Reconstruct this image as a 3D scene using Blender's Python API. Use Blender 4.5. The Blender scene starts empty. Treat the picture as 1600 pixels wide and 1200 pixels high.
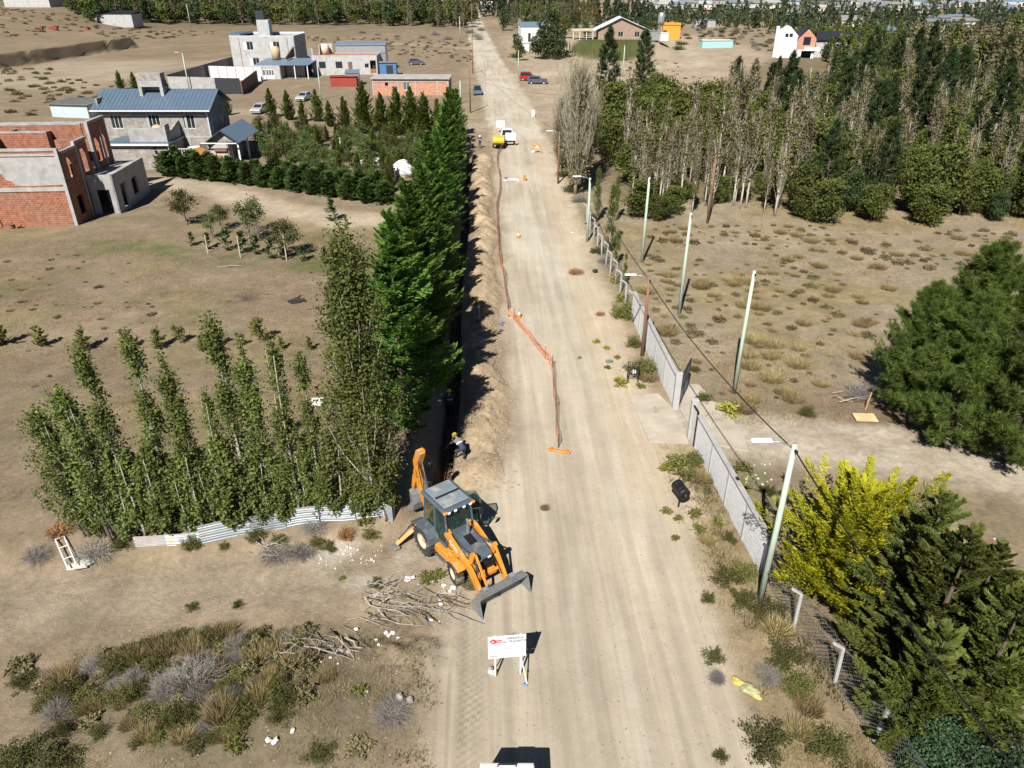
import bpy, math, random
import numpy as np
from mathutils import Vector, Matrix, Euler
R = math.radians
scene = bpy.context.scene
COL = scene.collection
random.seed(7)

# ---------------------------------------------------------------- camera, sky, sun, exposure
CAM_H, PITCH, YAW, FPX = 21.0, R(29.0), R(1.96), 1148.0
cd = bpy.data.cameras.new('camera')
cam = bpy.data.objects.new('camera', cd); COL.objects.link(cam)
cam.location = (0, 0, CAM_H)
cam.rotation_euler = (R(90) - PITCH, 0, -YAW)
cd.sensor_fit = 'HORIZONTAL'; cd.sensor_width = 36.0; cd.lens = 36.0 * FPX / 1600.0
cd.clip_start = 0.1; cd.clip_end = 6000
scene.camera = cam

SUN_EL, SHADOW_AZ = R(45.0), R(19.5)      # shadows fall 17 degrees right of the road's direction
world = bpy.data.worlds.new('World'); scene.world = world; world.use_nodes = True
wn = world.node_tree.nodes; wl = world.node_tree.links
sky = wn.new('ShaderNodeTexSky'); sky.sky_type = 'NISHITA'; sky.sun_disc = False
sky.sun_elevation = SUN_EL; sky.sun_rotation = SHADOW_AZ + math.pi
sky.altitude = 1500; sky.air_density = 0.6; sky.dust_density = 0.15
wn['Background'].inputs[1].default_value = 0.05
wl.new(sky.outputs[0], wn['Background'].inputs[0])
sd = bpy.data.lights.new('sun', 'SUN'); sd.energy = 5.0; sd.angle = R(0.53); sd.color = (1.0, 0.955, 0.875)
sun = bpy.data.objects.new('sun', sd); COL.objects.link(sun)
sdir = Vector((math.sin(SHADOW_AZ) * math.cos(SUN_EL), math.cos(SHADOW_AZ) * math.cos(SUN_EL), -math.sin(SUN_EL)))
sun.rotation_euler = sdir.to_track_quat('-Z', 'Y').to_euler(); sun.location = (-30, -60, 90)
scene.view_settings.view_transform = 'Standard'; scene.view_settings.look = 'None'
scene.view_settings.gamma = 1; scene.view_settings.use_curve_mapping = False
scene.view_settings.exposure = 0.70
scene.cycles.max_bounces = 5; scene.cycles.diffuse_bounces = 1; scene.cycles.glossy_bounces = 2
scene.cycles.transmission_bounces = 3; scene.cycles.transparent_max_bounces = 6
scene.cycles.caustics_reflective = False; scene.cycles.caustics_refractive = False

# ---------------------------------------------------------------- noise and terrain
def _hash(i, j, s):
    n = np.sin(i * 127.1 + j * 311.7 + s * 74.7) * 43758.5453
    return n - np.floor(n)
def vnoise(x, y, s=0):
    x = np.asarray(x, float); y = np.asarray(y, float)
    i = np.floor(x); j = np.floor(y); fx = x - i; fy = y - j
    fx = fx * fx * (3 - 2 * fx); fy = fy * fy * (3 - 2 * fy)
    a = _hash(i, j, s); b = _hash(i + 1, j, s); c = _hash(i, j + 1, s); d = _hash(i + 1, j + 1, s)
    return (a + (b - a) * fx) * (1 - fy) + (c + (d - c) * fx) * fy
def fbm(x, y, o=4, s=0):
    t = 0; a = 0.5; n = 0
    for k in range(o):
        c, q = math.cos(.6 + .9 * k), math.sin(.6 + .9 * k)
        t = t + a * vnoise((x * c - y * q) * 2 ** k + 17 * k, (x * q + y * c) * 2 ** k, s + k); n += a; a *= 0.5
    return t / n
def sst(a, b, x):
    t = np.clip((np.asarray(x, float) - a) / (b - a), 0, 1); return t * t * (3 - 2 * t)
def band(lo, hi, w, x):
    return sst(lo - w, lo + w, x) * (1 - sst(hi - w, hi + w, x))
def road_c(y):
    return np.interp(y, [-50, 20, 30, 110, 150, 220, 320, 450, 900], [3.0, 3.2, 5.0, 5.0, 4.2, 1.2, -2.0, -5.0, -22.0])
def road_w(y):
    return np.interp(y, [-50, 22, 34, 60, 110, 150, 220, 450, 900], [5.2, 5.2, 3.9, 3.7, 3.9, 4.6, 4.2, 4.0, 4.0])
def trench_x(y):
    return -2.3 + 0.12 * np.sin(np.asarray(y) * 0.21)
def road_mask(x, y):
    e = 1.8 * (fbm(x * 0.5, y * 0.25, 4, 5) - 0.5)
    d = np.abs(x - road_c(y)) + e
    return 1 - sst(road_w(y) - 0.9, road_w(y) + 0.8, d)
def line_dist(x, y, pts):
    """distance to a polyline"""
    best = np.full(np.broadcast(x, y).shape, 1e9)
    for (x0, y0), (x1, y1) in zip(pts[:-1], pts[1:]):
        dx, dy = x1 - x0, y1 - y0; L = dx * dx + dy * dy
        t = np.clip(((x - x0) * dx + (y - y0) * dy) / L, 0, 1)
        best = np.minimum(best, np.hypot(x - x0 - t * dx, y - y0 - t * dy))
    return best
def spoil(x, y):
    yy = np.asarray(y, float)
    cx = -0.55 + 0.35 * np.sin(yy * 0.4) + 0.6 * (fbm(yy * 0.33, yy * 0, 2, 9) - .5)
    w = 1.30 + 0.6 * (fbm(yy * 0.45, yy * 0 + 3, 2, 11) - 0.5)
    d = np.abs(x - cx) / w
    ph = 2.6 * fbm(yy * .22, yy * 0 + 1, 2, 18)
    along = np.where(yy > 54, 0.66 + 0.30 * np.abs(np.sin((yy + (np.abs(x - cx)) * 0.9) * 1.05 + ph)), 0.72 + 1.3 * (fbm(yy * 0.35, x * .3 + 7, 2, 12) - .5))
    g = np.clip(1 - d, 0, 1); g = g * (1.6 - 0.6 * g)
    clod = 0.27 * (fbm(x * 1.7, yy * 1.5, 4, 14) - 0.42) + .2 * (fbm(x * 3.2, yy * 2.6, 2, 16) - .5)
    m = band(28.2, 101, 1.4, yy)
    return m * np.clip(g, 0, 1) * (0.64 * along + clod * 1.15)
def hgt(x, y):
    x = np.asarray(x, float); y = np.asarray(y, float)
    rm = road_mask(x, y)
    h = (0.22 * (fbm(x * 0.16, y * 0.16, 3, 1) - 0.5) + 0.12 * (fbm(x * 0.9, y * 0.9, 3, 2) - 0.5)) * (1 - 0.85 * rm)
    h = h + rm * 0.035 * (fbm(x * 2.6, y * 0.12, 2, 3) - 0.5)
    # verge lifts a little above the road, right side
    h = h + 0.10 * sst(7.6, 9.6, x) * sst(10, 14, y) * (1 - sst(110, 140, y))
    # trench and its heap
    t = band(27.0, 103.5, 0.5, y) * (1 - sst(0.26, 0.44, np.abs(x - trench_x(y)) + 0.14 * (fbm(x * 1.5, y * 0.9, 2, 21) - .5)))
    h = h + spoil(x, y) - 1.15 * t
    # raised strip under the sheet-metal fence (left), with a bank to the side track
    edge = np.interp(x, [-40, -16, -11, -7.5, -4.5, -3.2], [22.5, 23.9, 24.4, 25.0, 24.9, 26.0])
    bank = sst(-1.4, 0.5, y - edge + 0.9 * (fbm(x * 0.7, y * 0.7, 3, 31) - 0.5)) * (1 - sst(-4.0, -2.6, x)) * (1 - sst(30, 46, y))
    h = h + 0.75 * bank * sst(-60, -20, x)
    # shrubby hump bottom left
    h = h + 0.75 * np.exp(-(((x + 7.6) / 4.6) ** 2 + ((y - 16.0) / 2.4) ** 2)) + 0.5 * np.exp(-(((x + 12) / 4.0) ** 2 + ((y - 14) / 2.5) ** 2))
    h = h + 0.45 * np.exp(-(((x + 3.4) / 1.5) ** 2 + ((y - 18.0) / 1.0) ** 2)) * fbm(x * 2, y * 2, 3, 37)
    # tyre-tread ridge left of the sign
    tr = band(-1.25, -0.35, 0.12, x) * band(8, 19.6, 0.8, y)
    h = h + tr * (0.09 * (fbm(x * 1.3, y * .7, 3, 48) - .25) * np.sin((y * 1.0 + x * 0.9 + .25 * fbm(y * .8, x, 2, 49)) * 21.0) - 0.02) - 0.09 * np.exp(-((x + 1.45) / 0.09) ** 2) * band(8, 17.5, .5, y)
    # left hillside and the cut bank behind the levelled yard
    wob = 2.0 * (fbm(y * 0.12, y * 0 + x * 0.05, 3, 41) - 0.5)
    bx = np.interp(y, [120, 165, 200, 245, 275, 330], [-150, -133, -127, -121, -117, -150])
    h = h + 3.4 * sst(0.0, 1.0, bx - x + wob) * band(150, 285, 14, y)
    h = h + 7.0 * sst(0, 60, -x - 150) * sst(150, 300, y)
    h = h + 2.4 * sst(-70, -100, x) * sst(80, 105, y) * (1 - sst(135, 160, y)) * fbm(x * 0.1, y * 0.1, 3, 43)
    # lawn knoll by the gabled house
    h = h + 4.2 * (1 - sst(9, 19, np.hypot((x - 40) * 0.8, (y - 250) * 0.85)))
    # far dry hill and distant rise
    h = h + 26 * np.exp(-(((x - 170) / 170) ** 2 + ((y - 1150) / 240) ** 2))
    h = h + 0.034 * np.clip(y - 430, 0, 900) * sst(400, 500, y) + 55 * sst(1100, 2600, y) + 10 * (fbm(x * 0.004, y * 0.004, 3, 47) - 0.5) * sst(450, 900, y)
    return h
def ground(x, y):
    return float(hgt(x, y))
def gp(px, py, z=0.0):
    """photo coordinate (1600 wide) -> point of the ground (z metres above it)"""
    u = (px - 800) / FPX; v = -(py - 600) / FPX
    f = Vector((u, math.cos(PITCH) + v * math.sin(PITCH), -math.sin(PITCH) + v * math.cos(PITCH)))
    c, s = math.cos(YAW), math.sin(YAW)
    d = Vector((f.x * c + f.y * s, -f.x * s + f.y * c, f.z))
    t = -(CAM_H - z) / d.z
    for _ in range(14):
        zz = ground(d.x * t, d.y * t) + z
        t = t * 0.3 + 0.7 * (-(CAM_H - zz) / d.z)
    return Vector((d.x * t, d.y * t, ground(d.x * t, d.y * t)))
def proj(x, y, z):
    """world -> photo coordinate"""
    c, s = math.cos(YAW), math.sin(YAW)
    xc = x * c - y * s; yc = x * s + y * c; zz = z - CAM_H
    dep = yc * math.cos(PITCH) - zz * math.sin(PITCH); up = yc * math.sin(PITCH) + zz * math.cos(PITCH)
    return 800 + FPX * xc / dep, 600 - FPX * up / dep
def in_poly(px, py, poly):
    r = False; n = len(poly)
    for i in range(n):
        x0, y0 = poly[i]; x1, y1 = poly[i - 1]
        if (y0 > py) != (y1 > py) and px < (x1 - x0) * (py - y0) / (y1 - y0) + x0: r = not r
    return r

# ---------------------------------------------------------------- object helpers
def tag(o, label=None, cat=None, group=None, kind=None):
    if label: o['label'] = label
    if cat: o['category'] = cat
    if group: o['group'] = group
    if kind: o['kind'] = kind
    return o
def empty(name, loc=(0, 0, 0), rz=0.0, label=None, cat=None, group=None):
    o = bpy.data.objects.new(name, None); COL.objects.link(o)
    o.location = loc; o.rotation_euler = (0, 0, rz); o.empty_display_size = 0.3
    return tag(o, label, cat, group)
def link(name, me, parent=None, loc=(0, 0, 0), rot=(0, 0, 0), sc=(1, 1, 1)):
    o = bpy.data.objects.new(name, me); COL.objects.link(o)
    o.location = loc; o.rotation_euler = rot; o.scale = sc
    if parent is not None: o.parent = parent
    return o
def copy_tree(o, parent=None):
    c = o.copy(); COL.objects.link(c)
    c.parent = parent
    for ch in list(o.children): copy_tree(ch, c)
    return c
ORD = ['first', 'second', 'third', 'fourth', 'fifth', 'sixth', 'seventh', 'eighth', 'ninth', 'tenth', 'eleventh', 'twelfth', 'thirteenth',
       'fourteenth', 'fifteenth', 'sixteenth', 'seventeenth', 'eighteenth', 'nineteenth', 'twentieth', 'twenty-first', 'twenty-second',
       'twenty-third', 'twenty-fourth', 'twenty-fifth', 'twenty-sixth', 'twenty-seventh', 'twenty-eighth', 'twenty-ninth', 'thirtieth']

class MB:
    """collects shapes into one mesh"""
    def __init__(s): s.v = []; s.f = []; s.m = []; s.mi = 0; s.T = None
    def add(s, vs, fs, mi=None):
        n = len(s.v)
        if s.T is not None: vs = [tuple(s.T @ Vector(p)) for p in vs]
        s.v += [tuple(p) for p in vs]
        for f in fs:
            s.f.append(tuple(i + n for i in f)); s.m.append(s.mi if mi is None else mi)
    def box(s, c, d, rz=0, rx=0, ry=0, mi=None, taper=1.0):
        x, y, z = d[0] / 2, d[1] / 2, d[2] / 2
        vs = [Vector((a * x * (taper if k > 0 else 1), b * y * (taper if k > 0 else 1), k * z)) for k in (-1, 1) for a, b in ((-1, -1), (1, -1), (1, 1), (-1, 1))]
        m = Euler((rx, ry, rz)).to_matrix(); c = Vector(c)
        s.add([m @ v + c for v in vs], [(3, 2, 1, 0), (4, 5, 6, 7), (0, 1, 5, 4), (1, 2, 6, 5), (2, 3, 7, 6), (3, 0, 4, 7)], mi)
    def bbox(s, a, b, mi=None):
        s.box([(a[i] + b[i]) / 2 for i in range(3)], [abs(b[i] - a[i]) for i in range(3)], mi=mi)
    def cbox(s, c, d, ch=0.03, rz=0, rx=0, ry=0, mi=None):
        """box with chamfered edges"""
        h = [d[0] / 2, d[1] / 2, d[2] / 2]; ch = min(ch, min(h) * .9)
        vs = []
        for sx in (-1, 1):
            for sy in (-1, 1):
                for sz in (-1, 1):
                    for ax in range(3):
                        p = [sx * h[0], sy * h[1], sz * h[2]]
                        for k in range(3):
                            if k != ax: p[k] -= (sx, sy, sz)[k] * ch
                        vs.append(p)
        import itertools
        idx = lambda sx, sy, sz, ax: ((sx > 0) * 4 + (sy > 0) * 2 + (sz > 0)) * 3 + ax
        fs = []
        sg = (-1, 1)
        def orient(f, n):
            a, b, c2 = [Vector(vs[f[i]]) for i in range(3)]
            return f if (b - a).cross(c2 - b).dot(n) > 0 else tuple(reversed(f))
        for s0 in sg:
            fs.append(orient((idx(s0, -1, -1, 0), idx(s0, 1, -1, 0), idx(s0, 1, 1, 0), idx(s0, -1, 1, 0)), Vector((s0, 0, 0))))
            fs.append(orient((idx(-1, s0, -1, 1), idx(1, s0, -1, 1), idx(1, s0, 1, 1), idx(-1, s0, 1, 1)), Vector((0, s0, 0))))
            fs.append(orient((idx(-1, -1, s0, 2), idx(1, -1, s0, 2), idx(1, 1, s0, 2), idx(-1, 1, s0, 2)), Vector((0, 0, s0))))
        for a in sg:
            for b in sg:
                fs.append(orient((idx(a, b, -1, 0), idx(a, b, -1, 1), idx(a, b, 1, 1), idx(a, b, 1, 0)), Vector((a, b, 0))))
                fs.append(orient((idx(a, -1, b, 0), idx(a, -1, b, 2), idx(a, 1, b, 2), idx(a, 1, b, 0)), Vector((a, 0, b))))
                fs.append(orient((idx(-1, a, b, 1), idx(-1, a, b, 2), idx(1, a, b, 2), idx(1, a, b, 1)), Vector((0, a, b))))
                for c2 in sg:
                    fs.append(orient((idx(a, b, c2, 0), idx(a, b, c2, 1), idx(a, b, c2, 2)), Vector((a, b, c2))))
        m = Euler((rx, ry, rz)).to_matrix(); c = Vector(c)
        s.add([m @ Vector(v) + c for v in vs], fs, mi)
    def tube(s, path, r, n=6, caps=True, mi=None):
        P = [Vector(p) for p in path]
        if not hasattr(r, '__len__'): r = [r] * len(P)
        vs = []; fs = []
        up = Vector((0, 0, 1))
        t0 = (P[1] - P[0]).normalized()
        if abs(t0.dot(up)) > 0.95: up = Vector((1, 0, 0))
        a = t0.cross(up).normalized()
        for i, p in enumerate(P):
            t = (P[min(i + 1, len(P) - 1)] - P[max(i - 1, 0)]).normalized()
            a = (a - t * a.dot(t)).normalized(); b = t.cross(a)
            for k in range(n):
                an = 2 * math.pi * k / n
                vs.append(p + (a * math.cos(an) + b * math.sin(an)) * r[i])
        for i in range(len(P) - 1):
            for k in range(n):
                k2 = (k + 1) % n
                fs.append((i * n + k, i * n + k2, (i + 1) * n + k2, (i + 1) * n + k))
        if caps:
            fs.append(tuple(reversed(range(n)))); fs.append(tuple((len(P) - 1) * n + k for k in range(n)))
        s.add(vs, fs, mi)
    def prism(s, poly, axis, a, b, mi=None):
        """2-D outline (in the two other axes, cyclic order) extruded along axis from a to b"""
        def pt(u, v, w):
            return {'x': (w, u, v), 'y': (u, w, v), 'z': (u, v, w)}[axis]
        n = len(poly)
        ar = sum(poly[i][0] * poly[(i + 1) % n][1] - poly[(i + 1) % n][0] * poly[i][1] for i in range(n))
        if (ar < 0) != (axis == 'y'): poly = poly[::-1]
        vs = [pt(u, v, min(a, b)) for u, v in poly] + [pt(u, v, max(a, b)) for u, v in poly]
        fs = [tuple(reversed(range(n))), tuple(range(n, 2 * n))] + [(i, (i + 1) % n, n + (i + 1) % n, n + i) for i in range(n)]
        s.add(vs, fs, mi)
    def lathe(s, prof, c=(0, 0, 0), n=16, axis='z', mi=None):
        vs = []; fs = []; m = len(prof)
        for k in range(n):
            an = 2 * math.pi * k / n
            for r, z in prof:
                p = (r * math.cos(an), r * math.sin(an), z)
                if axis == 'y': p = (p[0], p[2], -p[1])
                if axis == 'x': p = (p[2], p[1], -p[0])
                vs.append((p[0] + c[0], p[1] + c[1], p[2] + c[2]))
        for k in range(n):
            k2 = (k + 1) % n
            for i in range(m - 1):
                fs.append((k * m + i, k2 * m + i, k2 * m + i + 1, k * m + i + 1))
        s.add(vs, fs, mi)
    def poly(s, pts, mi=None): s.add(pts, [tuple(range(len(pts)))], mi)
    def stone(s, c, d, seed, mi=None, rough=0.25, n=7, m=5):
        rr = random.Random(seed); vs = []; fs = []
        for j in range(m + 1):
            th = math.pi * j / m
            for k in range(n):
                ph = 2 * math.pi * k / n
                q = 1 + rough * (rr.random() - 0.5) * 2
                vs.append((c[0] + d[0] / 2 * q * math.sin(th) * math.cos(ph), c[1] + d[1] / 2 * q * math.sin(th) * math.sin(ph), c[2] + d[2] / 2 * q * math.cos(th)))
        for j in range(m):
            for k in range(n):
                k2 = (k + 1) % n
                fs.append((j * n + k, (j + 1) * n + k, (j + 1) * n + k2, j * n + k2))
        s.add(vs, fs, mi)
    def mesh(s, name, mats, smooth=False):
        me = bpy.data.meshes.new(name); me.from_pydata(s.v, [], s.f)
        if not isinstance(mats, (list, tuple)): mats = [mats]
        for m in mats: me.materials.append(m)
        if len(mats) > 1: me.polygons.foreach_set('material_index', np.array(s.m, np.int32))
        if smooth: me.polygons.foreach_set('use_smooth', np.ones(len(s.f), bool))
        me.update(); return me
    def ob(s, name, mats, parent=None, smooth=False, loc=(0, 0, 0), rot=(0, 0, 0)):
        return link(name, s.mesh(name, mats, smooth), parent, loc, rot)

# ---------------------------------------------------------------- materials
MATS = {}
def _nt(name):
    m = bpy.data.materials.new(name); m.use_nodes = True; nt = m.node_tree
    return m, nt, nt.nodes, nt.links, nt.nodes['Principled BSDF']
def mat(name, col, rough=0.8, var=0.18, scale=4.0, bump=0.15, metal=0.0, spec=0.4, fine=6.0, stain=None, stretch=(1, 1, 1)):
    if name in MATS: return MATS[name]
    m, nt, N, L, b = _nt(name)
    tc = N.new('ShaderNodeTexCoord'); mp = N.new('ShaderNodeMapping'); L.new(tc.outputs['Object'], mp.inputs[0]); mp.inputs['Scale'].default_value = stretch
    n1 = N.new('ShaderNodeTexNoise'); n1.inputs['Scale'].default_value = scale; n1.inputs['Detail'].default_value = 6; n1.inputs['Roughness'].default_value = 0.65
    L.new(mp.outputs[0], n1.inputs['Vector'])
    mr = N.new('ShaderNodeMapRange'); mr.inputs[1].default_value = 0.3; mr.inputs[2].default_value = 0.7; mr.inputs[3].default_value = 1 - var; mr.inputs[4].default_value = 1 + var
    L.new(n1.outputs[0], mr.inputs[0])
    mul = N.new('ShaderNodeMix'); mul.data_type = 'RGBA'; mul.blend_type = 'MULTIPLY'; mul.inputs[0].default_value = 1
    mul.inputs[6].default_value = (*col, 1); L.new(mr.outputs[0], mul.inputs[7])
    out = mul.outputs[2]
    if stain:
        n3 = N.new('ShaderNodeTexNoise'); n3.inputs['Scale'].default_value = stain[1]; n3.inputs['Detail'].default_value = 5
        L.new(mp.outputs[0], n3.inputs['Vector'])
        r3 = N.new('ShaderNodeMapRange'); r3.inputs[1].default_value = stain[2]; r3.inputs[2].default_value = stain[2] + 0.15; L.new(n3.outputs[0], r3.inputs[0])
        mx = N.new('ShaderNodeMix'); mx.data_type = 'RGBA'; L.new(r3.outputs[0], mx.inputs[0]); L.new(out, mx.inputs[6]); mx.inputs[7].default_value = (*stain[0], 1)
        out = mx.outputs[2]
    L.new(out, b.inputs['Base Color'])
    b.inputs['Roughness'].default_value = rough; b.inputs['Metallic'].default_value = metal
    b.inputs['Specular IOR Level'].default_value = spec
    if bump:
        n2 = N.new('ShaderNodeTexNoise'); n2.inputs['Scale'].default_value = scale * fine; n2.inputs['Detail'].default_value = 4
        L.new(mp.outputs[0], n2.inputs['Vector'])
        bp = N.new('ShaderNodeBump'); bp.inputs['Strength'].default_value = bump; bp.inputs['Distance'].default_value = 0.03
        L.new(n2.outputs[0], bp.inputs['Height']); L.new(bp.outputs[0], b.inputs['Normal'])
    MATS[name] = m; return m
def mat_leaf(name, dark, light, transl=0.25, rough=0.6, obvar=0.25, brown=None):
    """leaf colour runs dark to light by attribute tint, and varies plant by plant"""
    if name in MATS: return MATS[name]
    m, nt, N, L, b = _nt(name)
    at = N.new('ShaderNodeAttribute'); at.attribute_name = 'tint'
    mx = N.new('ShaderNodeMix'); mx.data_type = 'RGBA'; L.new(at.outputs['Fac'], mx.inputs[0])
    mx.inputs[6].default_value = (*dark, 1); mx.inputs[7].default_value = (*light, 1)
    oi = N.new('ShaderNodeObjectInfo')
    mr = N.new('ShaderNodeMapRange'); mr.inputs[3].default_value = 1 - obvar; mr.inputs[4].default_value = 1 + obvar; L.new(oi.outputs['Random'], mr.inputs[0])
    hs = N.new('ShaderNodeHueSaturation'); L.new(mr.outputs[0], hs.inputs['Value']); L.new(mx.outputs[2], hs.inputs['Color'])
    mh = N.new('ShaderNodeMath'); mh.operation = 'MULTIPLY_ADD'; L.new(oi.outputs['Random'], mh.inputs[0]); mh.inputs[1].default_value = 0.018; mh.inputs[2].default_value = 0.491
    L.new(mh.outputs[0], hs.inputs['Hue'])
    L.new(hs.outputs[0], b.inputs['Base Color']); b.inputs['Roughness'].default_value = rough; b.inputs['Specular IOR Level'].default_value = 0.25
    tr = N.new('ShaderNodeBsdfTranslucent'); L.new(hs.outputs[0], tr.inputs[0])
    ms = N.new('ShaderNodeMixShader'); ms.inputs[0].default_value = transl
    L.new(b.outputs[0], ms.inputs[1]); L.new(tr.outputs[0], ms.inputs[2]); L.new(ms.outputs[0], N['Material Output'].inputs[0])
    MATS[name] = m; return m
def mat_brick(name, c1, c2, mortar, bw=0.33, bh=0.19, ms=0.012, rough=0.9, axis='x', bump=0.5):
    if name in MATS: return MATS[name]
    m, nt, N, L, b = _nt(name)
    tc = N.new('ShaderNodeTexCoord'); sx = N.new('ShaderNodeSeparateXYZ'); L.new(tc.outputs['Object'], sx.inputs[0])
    ad = N.new('ShaderNodeMath'); ad.operation = 'ADD'; L.new(sx.outputs[0], ad.inputs[0]); L.new(sx.outputs[1], ad.inputs[1])
    cb = N.new('ShaderNodeCombineXYZ'); L.new(ad.outputs[0], cb.inputs[0]); L.new(sx.outputs[2], cb.inputs[1])
    br = N.new('ShaderNodeTexBrick'); L.new(cb.outputs[0], br.inputs['Vector'])
    br.inputs['Scale'].default_value = 1; br.inputs['Mortar Size'].default_value = ms; br.inputs['Brick Width'].default_value = bw; br.inputs['Row Height'].default_value = bh
    br.inputs['Color1'].default_value = (*c1, 1); br.inputs['Color2'].default_value = (*c2, 1); br.inputs['Mortar'].default_value = (*mortar, 1); br.inputs['Bias'].default_value = 0
    nz = N.new('ShaderNodeTexNoise'); nz.inputs['Scale'].default_value = 2.5; nz.inputs['Detail'].default_value = 6; L.new(tc.outputs['Object'], nz.inputs['Vector'])
    mr = N.new('ShaderNodeMapRange'); mr.inputs[1].default_value = .3; mr.inputs[2].default_value = .7; mr.inputs[3].default_value = 0.72; mr.inputs[4].default_value = 1.2; L.new(nz.outputs[0], mr.inputs[0])
    mul = N.new('ShaderNodeMix'); mul.data_type = 'RGBA'; mul.blend_type = 'MULTIPLY'; mul.inputs[0].default_value = 1
    L.new(br.outputs[0], mul.inputs[6]); L.new(mr.outputs[0], mul.inputs[7]); L.new(mul.outputs[2], b.inputs['Base Color'])
    b.inputs['Roughness'].default_value = rough; b.inputs['Specular IOR Level'].default_value = 0.2
    bp = N.new('ShaderNodeBump'); bp.inputs['Strength'].default_value = bump; bp.inputs['Distance'].default_value = 0.02; bp.invert = True
    L.new(br.outputs['Fac'], bp.inputs['Height']); L.new(bp.outputs[0], b.inputs['Normal'])
    MATS[name] = m; return m
def mat_glass(name='dark_glass', col=(0.02, 0.025, 0.03)):
    if name in MATS: return MATS[name]
    m, nt, N, L, b = _nt(name)
    b.inputs['Base Color'].default_value = (*col, 1); b.inputs['Roughness'].default_value = 0.06; b.inputs['Specular IOR Level'].default_value = 0.6
    MATS[name] = m; return m
# ---------------------------------------------------------------- the ground: one grid of vertices, split by zone into ground, road, spoil heap
def _axis(parts):
    out = []
    for a, b, st in parts:
        n = max(1, int(round((b - a) / st))); out += list(np.linspace(a, b, n, endpoint=False))
    return out
def _grow(a, b, st, g):
    out = []; x = a
    while x < b: out.append(x); x += st; st *= g
    return out + [b]
xr = _axis([(-26, -9.5, 0.28), (-9.5, -3.2, 0.17), (-3.2, 1.6, 0.085), (1.6, 13, 0.17), (13, 30, 0.28)]) + _grow(30, 1800, 0.34, 1.045)
xs = np.unique(np.round(np.array([-v for v in _grow(26, 1800, 0.34, 1.045)][::-1][:-1] + xr + list(np.arange(-140, -112, .55))), 3))
ys = np.array([-v for v in _grow(0, 300, 3.0, 1.3)][::-1][:-1] + _axis([(0, 10, 1.0), (10, 34, 0.14), (34, 58, 0.22), (58, 106, 0.36)]) + _grow(106, 3400, 0.6, 1.021))
GX, GY = np.meshgrid(xs, ys)
HZ = hgt(GX, GY)
nx, ny = len(xs), len(ys)

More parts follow.
